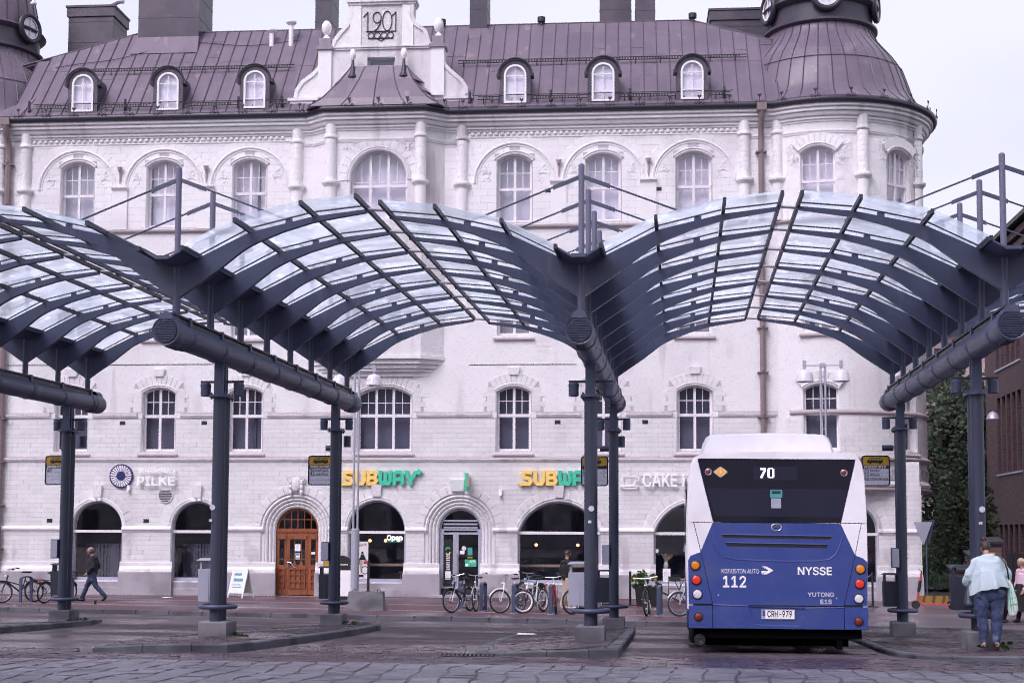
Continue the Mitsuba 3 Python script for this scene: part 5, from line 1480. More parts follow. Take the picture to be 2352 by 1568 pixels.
# bus stop signs, timetable boxes, litter bins, stickers on the columns
STOPS = {0: ('J', [('40', 'KANGASALA')], 'behind the leftmost column, half hidden'), 1: ('I', [('30', 'PARTOLA'), ('31', 'PARTOLA')], 'listing two lines, left of the door-side column'), 2: ('H', [('50', 'VATIALA'), ('51', 'VATIALA')], 'mostly hidden by the middle column'), 3: ('K', [('70', 'NOKIA'), ('72', 'NOKIA'), ('90', 'TEISKON ALUE')], 'listing three lines, right of the bus')}
STOPS[0] = ('', [('40', '')], STOPS[0][2])
STOPS[2] = ('', [('5', 'A'), ('5', 'A')], STOPS[2][2])
for x0, yc, zg, ci, j in COLS:
    if j == 1:
        code, rows, where = STOPS[ci]
        tw = T().translate([x0 - .42, yc + .55, 2.66])
        k = thing('bus_stop_sign', f'yellow-topped bus stop sign {where}', 'bus stop sign', tw=tw)
        w, h = .54, .6
        o = sbox(-w / 2, 0, w / 2, h).buffer(-.05).buffer(.05)
        part(k, 'panel', prism(o, 0, .03), 'm_sign_grey')
        part(k, 'frame', prism(o.buffer(.012).difference(o.buffer(-.012)), -.012, .04), 'm_black')
        part(k, 'header', prism(o.buffer(-.016).intersection(sbox(-1, .415, 1, 1)), -.006, 0), 'm_ochre')
        bus_ = cat(prism([(-.17, .46), (.14, .46), (.14, .51), (.12, .56), (-.13, .56), (-.17, .52)], -.012, -.006), *[cyl((x, -.012, .455), (x, -.006, .455), .02, 10) for x in (-.11, .08)])
        part(k, 'bus_pictogram', bus_, 'm_black')
        part(k, 'windows', cat([box(x, x + .045, -.016, -.012, .515, .545) for x in (-.14, -.085, -.03, .025, .08)]), 'm_ochre')
        part(k, 'band', box(-w / 2 + .016, w / 2 - .016, -.008, 0, .345, .41), 'm_black')
        if ci in (0, 1, 3):
            part(k, 'stop_name', xf(text('KESKUSTORI ' + code, .042, .002, True, .44), (-.235, -.009, .357)), 'm_white')
        part(k, 'dividers', cat([box(-w / 2 + .02, w / 2 - .02, -.003, 0, z, z + .004) for z in (.26, .18, .1)]), 'm_steel_dark')
        for r, (n_, t_) in enumerate(rows):
            part(k, 'line_number', xf(text(n_, .06, .003, True), (-.245, -.004, .272 - .083 * r)), 'm_black')
            if t_:
                part(k, 'destination', xf(text(t_, .045, .003, True, min(.37, .04 * len(t_)) if len(t_) > 1 else .03), (-.125 if len(t_) > 1 else .18, -.004, .279 - .083 * r)), 'm_black')
        part(k, 'bracket', cat([cyl((.27, .02, z), (.42, -.3, z), .012, 6) for z in (.1, .5)]), 'm_steel_dark')
        tw = T().translate([x0 - .15, yc - .06, zg + 1.3])
        k = thing('timetable_case', f'grey metal case on the far column of the {lab.split(",")[0] if False else ("leftmost canopy", "canopy left of the middle", "middle canopy", "canopy right of the bus")[ci]}', 'case', 'cases on the far columns', tw=tw)
        part(k, 'body', cat(box(-.075, .075, -.07, .06, 0, .39)), 'm_steel')
        part(k, 'door', box(-.065, .065, -.082, -.07, .015, .375), 'm_frame_grey')
    tw = T().translate([x0 - .2, yc + .3, zg])
    where = ('leftmost canopy', 'canopy left of the middle', 'middle canopy', 'rightmost canopy')[ci]
    grey = ci in (1, 2) and j == 0
    k = thing('litter_bin', f'{"pale grey" if grey else "dark grey"} lidded litter bin on the {("near", "far")[j]} column of the {where}', 'litter bin', 'litter bins on the canopy columns', tw=tw)
    mt = 'm_frame_grey' if grey else 'm_steel_dark'
    part(k, 'body', cat(hexa([[-.14, -.13, .52], [.14, -.13, .52], [.14, .13, .52], [-.14, .13, .52]], [[-.15, -.14, 1.02], [.15, -.14, 1.02], [.15, .14, 1.02], [-.15, .14, 1.02]]), box(.02, .026, -.146, -.13, .53, 1.01)), mt)
    part(k, 'lid', cat(hexa([[-.17, -.16, 1.15], [.17, -.16, 1.15], [.17, .16, 1.15], [-.17, .16, 1.15]], [[-.12, -.12, 1.185], [.12, -.12, 1.185], [.12, .12, 1.185], [-.12, .12, 1.185]])), 'm_galv' if grey else mt)
    part(k, 'lid_post', cat([box(x, x + .03, -.1, .1, 1.0, 1.15) for x in (-.13, .1)]), mt)
for x, y, z, l in ((-7.1 - .05, 21.55 - .1, 2.05, 'dark torn sticker with a white slip on the near column left of the middle'), (-1.38 + .02, 21.95 - .1, 2.05, 'round dark sticker on the middle near column'), (4.35 + .03, 21.95 - .1, 2.05, 'round dark sticker high on the right near column')):
    solo('column_sticker', l, 'sticker', cat(tube([[x, y, z], [x, y - .004, z]], .045, 10), box(x - .05, x - .0, y - .003, y, z - .22, z - .18)), 'm_sign_grey')
# ---------------------------------------------------------------- the bus, seen from behind; x from its centre line, y from the rear face
BUSX, BUSY = 1.325, 20.6
mat('m_plate', (.52, .51, .56), .3)
K = .002157


def bx_(px):
    return (px - 667) * K


def bz_(py):
    return .355 + (1325 - py) * K


bt = T().translate([BUSX, BUSY, 0])
BUS = thing('city_bus', 'blue and white city bus seen from behind, showing route 70', 'bus', tw=bt)
half = [(-1.255, .62), (-1.262, 1.3), (-1.262, 1.9), (-1.235, 2.45), (-1.205, 2.66), (-1.15, 2.77), (-1.06, 2.815), (-.6, 2.835), (0, 2.84)]
sect = np.array(half + [(-x, z) for x, z in half[-2::-1]])


def loft(ys, scs):
    v, f, n = [], [], len(sect)
    for y, (sx, dz) in zip(ys, scs):
        v.append(np.column_stack([sect[:, 0] * sx, np.full(n, y), sect[:, 1] - dz * (sect[:, 1] > 2.5)]))
    for k in range(len(ys) - 1):
        for i in range(n):
            j = (i + 1) % n
            f += [[k * n + i, k * n + j, (k + 1) * n + j], [k * n + i, (k + 1) * n + j, (k + 1) * n + i]]
    v = np.vstack(v)
    for k in (0, len(ys) - 1):
        c = len(v)
        v = np.vstack([v, [[0, ys[k], 1.6]]])
        for i in range(n):
            j = (i + 1) % n
            f.append([c, k * n + j, k * n + i] if k == 0 else [c, k * n + i, k * n + j])
    return v, np.array(f)


body = part(BUS, 'body', loft([.03, .06, .16, .4, 11.6, 11.9, 12.0], [(.975, .05), (.99, .02), (.998, .004), (1, 0), (1, 0), (.98, .05), (.95, .1)]), 'm_bus_white', 35)
part(BUS, 'body_side', cat(box(-1.262, -1.255, .3, 11.8, .36, .95), box(1.255, 1.262, .3, 11.8, .36, .95)), 'm_bus_blue')
part(BUS, 'side_windows', cat(box(-1.268, -1.25, 1.2, 11.4, 1.5, 2.5), box(1.25, 1.268, 1.2, 11.4, 1.5, 2.5)), 'm_bus_glass')
# rear skin: panels with open joints
sil = Polygon([(x * .985, z) for x, z in sect]).buffer(-.004)
sil = sil.union(sbox(-1.235, .36, 1.235, .7))
win = Polygon([(bx_(157), bz_(219)), (bx_(1175), bz_(228)), (bx_(1076), bz_(641)), (bx_(257), bz_(632))]).buffer(-.02).buffer(.02)
J = .005
gl = Polygon([(bx_(128), bz_(628)), (bx_(178), bz_(838)), (bx_(250), bz_(1165)), (bx_(250), bz_(1335)), (-9, bz_(1335)), (-9, bz_(628))])
gr = Polygon([(bx_(1207), bz_(643)), (bx_(1165), bz_(846)), (bx_(1090), bz_(1178)), (bx_(1090), bz_(1335)), (9, bz_(1335)), (9, bz_(643))])
top_ = sil.intersection(Polygon([(-9, bz_(628)), (9, bz_(643)), (9, 9), (-9, 9)]))
part(BUS, 'rear_panel', prism(top_.difference(win.buffer(.004)), 0, .05), 'm_bus_white')
lower = sil.intersection(Polygon([(-9, bz_(633)), (9, bz_(648)), (9, -9), (-9, -9)]))
blue_m = Polygon([(bx_(256), bz_(634)), (bx_(1076), bz_(644)), (bx_(1165), bz_(846)), (bx_(1163), bz_(1200)), (bx_(170), bz_(1200)), (bx_(172), bz_(832))])
blue_l = Polygon([(bx_(175), bz_(830)), (bx_(110), bz_(855)), (bx_(93), bz_(885)), (bx_(90), bz_(945)), (-9, bz_(945)), (-9, bz_(1190)), (bx_(255), bz_(1190))])
blue_r = Polygon([(bx_(1163), bz_(846)), (bx_(1215), bz_(866)), (bx_(1240), bz_(890)), (bx_(1250), bz_(960)), (9, bz_(960)), (9, bz_(1200)), (bx_(1080), bz_(1200))])
mid = lower.difference(gl.buffer(J)).difference(gr.buffer(J)).intersection(sbox(-9, bz_(1172), 9, 9))
part(BUS, 'engine_cover', prism(mid.intersection(blue_m), 0, .05), 'm_bus_blue')
for q in mid.difference(blue_m.buffer(.001)).geoms:
    if q.area > .002:
        part(BUS, 'rear_panel', prism(q, .001, .05), 'm_bus_white')
for g_, b_, nm in ((gl, blue_l, 'left'), (gr, blue_r, 'right')):
    s_ = lower.intersection(g_.buffer(-J)).intersection(sbox(-9, bz_(1166), 9, 9))
    part(BUS, 'corner_panel', prism(s_.intersection(b_), -.004, .05), 'm_bus_blue')
    part(BUS, 'corner_panel', prism(s_.difference(b_.buffer(.001)), -.003, .05), 'm_bus_white')
bump = lower.intersection(sbox(-9, bz_(1325), 9, bz_(1180)))
recess = Polygon([(bx_(480), bz_(1181)), (bx_(850), bz_(1190)), (bx_(800), bz_(1306)), (bx_(525), bz_(1298))])
bm = bump.difference(gl.buffer(J)).difference(gr.buffer(J))
part(BUS, 'bumper', cat(prism(bm.difference(recess), -.03, .05), prism(bm.intersection(recess), -.008, .05)), 'm_bus_blue')
for g_ in (gl, gr):
    part(BUS, 'bumper_corner', prism(bump.intersection(g_.buffer(-J)), -.035, .05), 'm_bus_blue')
part(BUS, 'bumper_lip', cat(tube([[bx_(253), -.028, bz_(1172)], [bx_(478), -.03, bz_(1178)], [bx_(523), -.012, bz_(1300)], [bx_(802), -.012, bz_(1308)], [bx_(852), -.03, bz_(1188)], [bx_(1088), -.028, bz_(1183)]], .012, 6)), 'm_bus_blue', 40)
part(BUS, 'joint', box(-1.17, 1.17, .012, .026, .42, 2.55), 'm_black')
WN = part(BUS, 'rear_window', prism(win, -.002, .05), 'm_bus_glass')
part(WN, 'lower_pane', prism(Polygon([(bx_(212), bz_(412)), (bx_(1120), bz_(420)), (bx_(1088), bz_(595)), (bx_(1070), bz_(603)), (bx_(280), bz_(595)), (bx_(262), bz_(580))]).buffer(-.01).buffer(.01), -.005, -.002), 'm_bus_pane')
LD = part(BUS, 'route_display', box(bx_(520), bx_(803), -.006, -.002, bz_(362), bz_(272)), 'm_bus_pane')
DOT = {'7': ['11111', '11111', '00011', '00011', '00110', '00110', '01100', '01100', '11000', '11000'], '0': ['011110', '110011', '110011', '110011', '110011', '110011', '110011', '110011', '110011', '011110']}
dm = []
for ci, ch in enumerate('70'):
    for r, row in enumerate(DOT[ch]):
        for c, b in enumerate(row):
            if b == '1':
                X_, Z_ = bx_(565) + ci * .1 + c * .0155, bz_(281) - r * .0142
                dm.append(box(X_, X_ + .0135, -.009, -.006, Z_ - .0125, Z_))
s = mikit.ply(cat(dm), 'm_white')
s['emitter'] = {'type': 'area', 'radiance': rgb((.4, .4, .48))}
part(LD, 'digits', s, None)
for x, z in ((227, 306), (1100, 314)):
    part(WN, 'marker_lamp', cat(xf(torus((0, 0, 0), .042, .008, 18, 6, (0, 1, 0)), (bx_(x), -.006, bz_(z)))), 'm_chrome', True)
    part(WN, 'marker_lens', xf(ball((0, 0, 0), (.04, .016, .04), 12), (bx_(x), -.006, bz_(z))), 'm_tail_dark', True)
dd = Polygon([(bx_(260), bz_(307)), (bx_(307), bz_(343)), (bx_(354), bz_(307)), (bx_(307), bz_(271))]).buffer(-.01).buffer(.01)
part(WN, 'power_badge', prism(dd, -.008, -.002), 'm_white')
part(WN, 'power_badge', prism(dd.buffer(-.006), -.011, -.008), 'm_orange')
part(WN, 'power_badge', prism([(bx_(304), bz_(322)), (bx_(302), bz_(306)), (bx_(307), bz_(306)), (bx_(309), bz_(292)), (bx_(313), bz_(306)), (bx_(308), bz_(307))], -.014, -.011), 'm_white')
part(WN, 'sticker', cat(prism(sbox(bx_(626), bz_(475), bx_(704), bz_(424)).buffer(-.01).buffer(.01), -.009, -.005)), 'm_teal')
part(WN, 'sticker', cat(box(bx_(636), bx_(695), -.012, -.009, bz_(450), bz_(431))), 'm_steel_dark')
part(WN, 'paper', box(bx_(632), bx_(696), -.009, -.005, bz_(543), bz_(479)), 'm_frame_grey')
em = part(BUS, 'emblem', cat(xf(torus((0, 0, 0), .068, .009, 28, 6, (0, 1, 0)), (0, 0, 0)), *[tube([[r * math.cos(t), 0, r * .8 * math.sin(t) - .012] for t in np.linspace(0, PI, 14)], .007, 5) for r in (.02, .036, .052)]), 'm_chrome', 40, tw=bt @ T().translate([bx_(665), -.006, bz_(668)]).scale([1, 1, .72]))
for (a, b, z0, z1) in ((310, 1018, 736, 718), (335, 992, 792, 771)):
    part(BUS, 'air_slot', prism([(bx_(a), bz_(z1)), (bx_(b), bz_(z1) - .02), (bx_(b) - .02, bz_(z0) - .02), (bx_(a) + .02, bz_(z0))], -.003, .02), 'm_black')
    part(BUS, 'slot_lip', tube([[bx_(a), -.008, bz_(z1) + .006], [bx_(b), -.008, bz_(z1) - .014]], .009, 6), 'm_bus_blue', 40)
cr = [(244, 700), (262, 780), (285, 832), (325, 862), (400, 877), (550, 884), (750, 888), (930, 885), (1000, 874), (1040, 846), (1065, 800), (1092, 715)]
part(BUS, 'crease', tube([[bx_(x), .004, bz_(y)] for x, y in cr], .013, 8), 'm_bus_blue', True)


def lamp(x, z, r, m, nm='tail_lamp'):
    k = part(BUS, nm, cat(lathe([(r + .012, .0), (r + .012, .012), (r, .016), (r, .004)], 26)), 'm_black', 40, tw=bt @ T().translate([bx_(x), -.004, bz_(z)]).rotate([1, 0, 0], 90))
    part(k, 'lens', lathe([(r, .004), (r * .9, .014), (r * .6, .02), (0, .023)], 26), m, 60, tw=bt @ T().translate([bx_(x), -.004, bz_(z)]).rotate([1, 0, 0], 90))
    rb = cat([box(a - .0025, a + .0025, -math.sqrt(max(r * r * .7 - a * a, 0)), math.sqrt(max(r * r * .7 - a * a, 0)), .016, .023) for a in np.linspace(-r * .7, r * .7, 7)])
    part(k, 'lens_rib', rb, m, tw=bt @ T().translate([bx_(x), -.004, bz_(z)]).rotate([1, 0, 0], 90))


for x, z, m in ((140, 918, 'm_tail_amber'), (146, 1013, 'm_tail_red'), (152, 1105, 'm_tail_clear'), (1197, 935, 'm_tail_amber'), (1192, 1030, 'm_tail_red'), (1185, 1125, 'm_tail_clear')):
    lamp(x, z, .062, m)
for x, z in ((158, 1250), (1180, 1270)):
    k = part(BUS, 'lamp_recess', prism(Polygon([(bx_(x) - .12, bz_(z) - .085), (bx_(x) + .1, bz_(z) - .085), (bx_(x) + .12, bz_(z) + .085), (bx_(x) - .1, bz_(z) + .085)]).buffer(.02), -.042, -.034), 'm_bus_blue')
    kk = part(BUS, 'reflector', cat(xf(lathe([(.066, 0), (.066, .012), (.052, .014)], 24), (0, 0, 0))), 'm_black', 40, tw=bt @ T().translate([bx_(x), -.042, bz_(z)]).rotate([1, 0, 0], 90))
    part(kk, 'lens', lathe([(.054, .004), (.045, .014), (0, .018)], 24), 'm_tail_dark', 60, tw=bt @ T().translate([bx_(x), -.042, bz_(z)]).rotate([1, 0, 0], 90))
for (s_, x0_, x1_, zt_, zb_, b_, m_) in (('KOIVISTON AUTO', 308, 551, 939, 967, False, 'm_white'), ('112', 308, 467, 986, 1057, True, 'm_white'), ('NYSSE', 793, 1017, 924, 973, True, 'm_white'), ('YUTONG', 860, 1029, 1087, 1114, True, 'm_plate'), ('E15', 937, 1013, 1133, 1160, True, 'm_plate')):
    part(BUS, 'lettering', xf(text(s_, (zb_ - zt_) * K * 1.0, .006, b_, (x1_ - x0_) * K), (bx_(x0_), -.0005, bz_(zb_))), m_)
part(BUS, 'arrow_logo', cat(prism([(bx_(566), bz_(920)), (bx_(600), bz_(922)), (bx_(645), bz_(947)), (bx_(600), bz_(973)), (bx_(570), bz_(973)), (bx_(612), bz_(947))], -.006, 0), prism([(bx_(565), bz_(950)), (bx_(605), bz_(950)), (bx_(568), bz_(970))], -.004, 0)), 'm_white')
for x, z in ((288, 1110), (1045, 1124)):
    part(BUS, 'lock', cyl((bx_(x), -.008, bz_(z)), (bx_(x), 0, bz_(z)), .012, 12), 'm_galv')
for x, z in ((462, 1245), (870, 1252), (217, 1238), (1120, 1252)):
    part(BUS, 'sensor', cyl((bx_(x), -.042, bz_(z)), (bx_(x), 0, bz_(z)), .013, 12), 'm_bus_blue', 40)
NP = part(BUS, 'number_plate', prism(sbox(bx_(565), bz_(1259), bx_(775), bz_(1200)).buffer(-.008).buffer(.008), -.022, -.008), 'm_white')
part(NP, 'rim', prism(sbox(bx_(565), bz_(1259), bx_(775), bz_(1200)).buffer(.004).difference(sbox(bx_(565), bz_(1259), bx_(775), bz_(1200)).buffer(-.004)), -.026, -.008), 'm_galv')
part(NP, 'blue_band', box(bx_(569), bx_(588), -.024, -.022, bz_(1255), bz_(1204)), 'm_bus_blue')
part(NP, 'characters', xf(text('CRH-979', .085, .002, True, .345), (bx_(599), -.0222, bz_(1247))), 'm_black')
part(NP, 'characters', xf(text('FIN', .016, .002, True, .03), (bx_(571), -.0245, bz_(1250))), 'm_white')
# roof pod
pod = [(bx_(184) + .0, 2.80), (bx_(196), 2.9), (bx_(213), 3.03), (bx_(232), 3.12), (bx_(258), 3.155), (bx_(330), 3.17), (bx_(667), 3.185), (bx_(960), 3.165), (bx_(1020), 3.15), (bx_(1048), 3.11), (bx_(1068), 3.02), (bx_(1080), 2.9), (bx_(1090), 2.80)]
pm = Polygon(pod)
vs = []
for y, sc in ((1.0, .90), (1.06, .96), (1.2, .99), (1.5, 1.0), (6.0, 1.0), (6.4, .95)):
    a = np.array(pod)
    vs.append(np.column_stack([(a[:, 0] + .07) * (.5 + .5 * sc) * 1.03 - .07, np.full(len(a), y), 2.8 + (a[:, 1] - 2.8) * sc]))
n = len(pod)
v = np.vstack(vs)
f = [q for k in range(5) for i in range(n - 1) for q in ([k * n + i, k * n + i + 1, (k + 1) * n + i + 1], [k * n + i, (k + 1) * n + i + 1, (k + 1) * n + i])] + [[0, i + 1, i] for i in range(1, n - 1)]
part(BUS, 'roof_pod', (v, np.array(f)), 'm_bus_white', 40)
# underside, axles, wheels, exhaust
part(BUS, 'chassis', cat(box(-1.16, 1.16, .08, 11.8, .22, .75), box(-1.0, 1.0, .3, 2.2, .1, .4), box(-.7, .7, 2.2, 11, .06, .4), box(.82, .9, .1, 1.0, .08, .3)), 'm_under')  # near-black boxes hung low to deepen the shade under the bus
for y in (3.2, 9.2):
    for s in (-1, 1):
        w = part(BUS, 'wheel', xf(cat(lathe([(.28, -.14), (.44, -.14), (.48, -.1), (.485, 0), (.48, .1), (.44, .14), (.28, .14)], 28)), (0, 0, 0), ry=PI / 2), 'm_rubber', 40, tw=bt @ T().translate([s * 1.08, y, .5 - .03 - .036 * (y - 1)]))
        part(w, 'rim', xf(lathe([(0, .1), (.1, .12), (.2, .05), (.28, .13)], 24), (0, 0, 0), ry=PI / 2 * s), 'm_alu', 40, tw=bt @ T().translate([s * 1.08, y, .5 - .03 - .036 * (y - 1)]))
part(BUS, 'exhaust', cat(*[xf(torus((0, 0, 0), r, .008, 20, 5, (0, 1, 0)), (bx_(166), .05, bz_(1400))) for r in (.07, .05, .03)], cyl((bx_(166), .06, bz_(1400)), (bx_(166), .4, bz_(1400)), .075, 18)), 'm_iron', 40)
part(BUS, 'mud_flap', box(.85, 1.02, 2.5, 2.52, -.02, .4), 'm_rubber')
# ---------------------------------------------------------------- figures: joints with radii, hulled bone by bone, welded and smoothed
def flesh(bones, edge=.03, smooth=12, fold=0.0):
    out = None
    for (a, ra), (b, rb) in bones:
        def ell(c, r):
            r = np.broadcast_to(np.asarray(r, float), (3,))
            return m3.Manifold.sphere(1.0, 20).scale(tuple(float(x) for x in r)).translate(tuple(float(x) for x in c))
        h = m3.Manifold.batch_hull([ell(a, ra), ell(b, rb)])
        out = h if out is None else out + h
    out = out.refine_to_length(edge)
    m = out.to_mesh()
    t = trimesh.Trimesh(m.vert_properties[:, :3], m.tri_verts, process=False)
    trimesh.smoothing.filter_taubin(t, lamb=.5, nu=.52, iterations=smooth)
    if fold:
        p = np.array(t.vertices)
        w = meshkit.fbm(p * [7, 7, 13] + meshkit.fbm(p * 5, 2)[:, None] * 3, 3, 4) - .5
        t.vertices = p + np.array(t.vertex_normals) * (w * fold)[:, None]
    return np.array(t.vertices), np.array(t.faces)


def chain(*js):
    return list(zip(js[:-1], js[1:]))


def hand(c, fw, side, s=1.0, curl=.6):
    """Palm, four fingers of unequal length and a thumb; fw points along the hand, side towards the thumb."""
    c, fw, side = (np.asarray(x, float) for x in (c, fw, side))
    fw = fw / np.linalg.norm(fw)
    side = side - fw * (side @ fw)
    side /= np.linalg.norm(side)
    up = np.cross(fw, side)
    P = lambda a, b, u=0.0: c + s * (fw * a + side * b + up * u)
    bones = [((P(0, 0), .026 * s), (P(.045, .018), .022 * s)), ((P(0, 0), .026 * s), (P(.045, -.02), .022 * s))]
    out = [flesh(bones, .012, 4)]
    for b, L in ((.03, .068), (.01, .078), (-.011, .072), (-.031, .056)):
        k = [P(.055, b)]
        d = 0
        for q in range(3):
            d += curl * .5
            k.append(k[-1] + s * L / 2.4 * (fw * math.cos(d) - up * math.sin(d)))
        out.append(tube(k, [.0092 * s, .009 * s, .0085 * s, .006 * s], 7))
    out.append(tube([P(.01, .028), P(.035, .052, -.01), P(.062, .056, -.02)], [.012 * s, .011 * s, .007 * s], 7))
    return cat(out)


def head(c, r, yaw, pitch=0.0, female=False):
    """Skull with jaw, nose, brow, ears; faces -y before turning."""
    v, f = ball((0, 0, 0), (r * .78, r * .92, r), 24)
    z = v[:, 2] / r
    v[:, 0] *= np.where(z < -.2, 1 + (z + .2) * .45, 1)
    v[:, 1] += np.where(z < -.3, (z + .3) * .12 * r, 0)
    parts = [(v, f), ball((0, -r * .95, -r * .12), (r * .11, r * .17, r * .16), 10), ball((0, -r * .86, r * .12), (r * .5, r * .1, r * .09), 10),
             ball((0, -r * .84, -r * .5), (r * .24, r * .08, r * .06), 10), ball((0, -r * .74, -r * .84), (r * .26, r * .2, r * .14), 10)]
    for s in (-1, 1):
        parts += [ball((s * r * .8, r * .06, -r * .08), (r * .08, r * .16, r * .22), 10)]
    m = cat(parts)
    eyes = cat([ball((s * r * .3, -r * .86, 0), (r * .11, r * .06, r * .07), 8) for s in (-1, 1)])
    return [xf(xf(q, rx=pitch), c, yaw) for q in (m, eyes)]


def cap_hair(c, r, yaw, pitch, cut, back=-.6, extra=()):
    v, f = ball((0, .04 * r, .06 * r), (r * .86, r * .98, r * 1.03), 24)
    fc = v[f].mean(1) / r
    keep = (fc[:, 2] > cut) & ~((fc[:, 1] < -.45) & (fc[:, 2] < .42)) | ((fc[:, 1] > .15) & (fc[:, 2] > back))
    m = (v, f[keep])
    return xf(xf(cat([m] + list(extra)), rx=pitch), c, yaw)


# --- the woman by the right-hand column, back to the viewer
wz = float(road_z(4.55, 21.55)) + .12
wt = T().translate([4.38, 21.5, wz]).scale([.86, .92, 1.0])
WO = thing('person', 'woman in a pale mint cardigan and blue jeans, head bowed, seen from behind', 'person', tw=wt)
S = 1.5 / 1.62
A = lambda x, y, z: np.array([x, y, z]) * S
legs = []
for s, hx, kx, fx, ky in ((-1, -.13, -.125, -.10, .0), (1, .13, .135, .125, .02)):
    legs += chain((A(hx, .02, .86), (.165, .17, .15)), (A(hx, .01, .66), (.135, .14, .1)), (A(kx, ky, .44), .088), (A(fx, .03, .30), .088), (A(fx, .02, .10), .058))
legs += [((A(-.1, .03, .92), (.17, .17, .12)), (A(.1, .03, .92), (.17, .17, .12))), ((A(-.13, -.05, .84), (.15, .13, .13)), (A(.13, -.05, .84), (.15, .13, .13)))]
part(WO, 'jeans', flesh(legs, .025, 12, .05), 'm_denim', True)
tor = [((A(0, .0, .98), (.275, .2, .07)), (A(0, .0, 1.12), (.285, .2, .08))), ((A(0, .0, 1.12), (.285, .2, .08)), (A(0, .02, 1.3), (.235, .15, .07))), ((A(-.15, .02, 1.33), (.085, .09, .075)), (A(.15, .02, 1.33), (.085, .09, .075))), ((A(-.06, .03, 1.38), (.07, .07, .06)), (A(.06, .03, 1.38), (.07, .07, .06)))]
tor += chain((A(-.21, .02, 1.3), .085), (A(-.33, .02, 1.1), .085), (A(-.36, .1, 1.0), .075), (A(-.2, .25, 1.08), .055))
tor += chain((A(.21, .02, 1.3), .085), (A(.335, .05, 1.12), .085), (A(.345, .15, 1.02), .07), (A(.16, .27, 1.1), .055))
tv, tf = flesh(tor, .025, 12, .05)
part(WO, 'cardigan', (tv, tf), 'm_mint', True)
# hanging hem with folds, lower on the left
g = np.linspace(0, 2 * PI, 49)[:-1]
hem = []
for q, (z, gx_, gy_) in enumerate(((1.17, .28, .205), (1.09, .305, .24), (1.01, .33, .268), (.93, .34, .278))):
    fold = .012 * q * np.sin(g * 9 + 1.3) + .006 * q * np.sin(g * 17)
    zz = z - .04 * q * (np.cos(g) < 0) * np.abs(np.cos(g)) + .006 * q * np.sin(g * 5)
    hem.append(np.column_stack([(gx_ + fold) * np.cos(g), (gy_ + fold) * np.sin(g), zz]) * S)
hv = np.vstack(hem)
hf = np.array([t for q in range(3) for i in range(48) for t in ([q * 48 + i, q * 48 + (i + 1) % 48, (q + 1) * 48 + (i + 1) % 48], [q * 48 + i, (q + 1) * 48 + (i + 1) % 48, (q + 1) * 48 + i])])
part(WO, 'cardigan_hem', (hv, hf), 'm_mint', True)
part(WO, 'neck', flesh([((A(-.01, .05, 1.38), .055), (A(-.015, .1, 1.48), .05))], .02, 3), 'm_skin', True)
hc = A(-.02, .15, 1.545)
hm, he = head(hc, .105 * S, PI + .35, .5)
part(WO, 'head', hm, 'm_skin', True)
part(WO, 'eyes', he, 'm_black', True)
bun = ball((0, .25 * .1, .118), (.05, .05, .045), 12)
part(WO, 'hair', cap_hair(hc, .108 * S, PI + .35, .5, .1, -.75, [ball((0, .03, .115), (.052, .05, .042), 14), ball((.02, .045, .13), (.03, .03, .025), 10)]), 'm_hair', 60)
for s, x, y in ((-1, -.2, .27), (1, .16, .29)):
    part(WO, 'hand', hand(A(x, y, 1.1), (-.3 * s, .6, .1), (0, .1, 1), .9, .9), 'm_skin', True)
for s, x in ((-1, -.10), (1, .125)):
    part(WO, 'foot', flesh([((A(x, -.03, .045), (.038, .045, .04)), (A(x + s * .03, .13, .025), (.042, .05, .025)))], .02, 4), 'm_skin', True)
    part(WO, 'shoe', cat(xf(box(-.045, .045, -.07, .19, 0, .022), A(x, 0, 0), -s * .2), xf(torus((0, .07, .03), .046, .014, 16, 6, (0, .3, 1)), A(x + s * .01, 0, .0), -s * .2), xf(tube([[-.04, -.05, .03], [0, -.07, .06], [.04, -.05, .03]], .01, 6), A(x, 0, 0), -s * .2)), 'm_black', 40)
kb = thing('tote_bag', 'white and green checked shopping bag on the woman\'s right shoulder', 'bag', tw=wt)
bg = [A(.33, -.06, 1.02), A(.36, -.06, .95), A(.40, -.04, .75), A(.41, -.03, .6), A(.40, -.03, .53)]
part(kb, 'bag', flesh(chain(*[(p, (r, .075, .05)) for p, r in zip(bg, (.03, .045, .075, .085, .065))]), .025, 8), 'm_bag', True)
part(kb, 'strap', tube([A(.17, -.1, 1.42), A(.25, -.19, 1.32), A(.29, -.2, 1.2), A(.32, -.14, 1.06)], .014, 6), 'm_black')
part(kb, 'stripe', cat([tube([A(x0_, -.135, 1.0), A(x0_ + .05, -.135, .56)], .006, 4) for x0_ in (.31, .35)] + [tube([A(.31, -.13, z), A(.46, -.12, z + .03)], .006, 4) for z in (.86, .76, .66)]), 'm_green')
kb = thing('plastic_bag', 'dark shiny plastic bag hanging beside the woman\'s left arm', 'bag', tw=wt)
part(kb, 'bag', flesh(chain((A(-.33, .1, 1.0), (.02, .02, .03)), (A(-.335, .08, .8), (.07, .06, .05)), (A(-.33, .06, .66), (.1, .08, .05))), .025, 6), 'm_bag_dark', True)

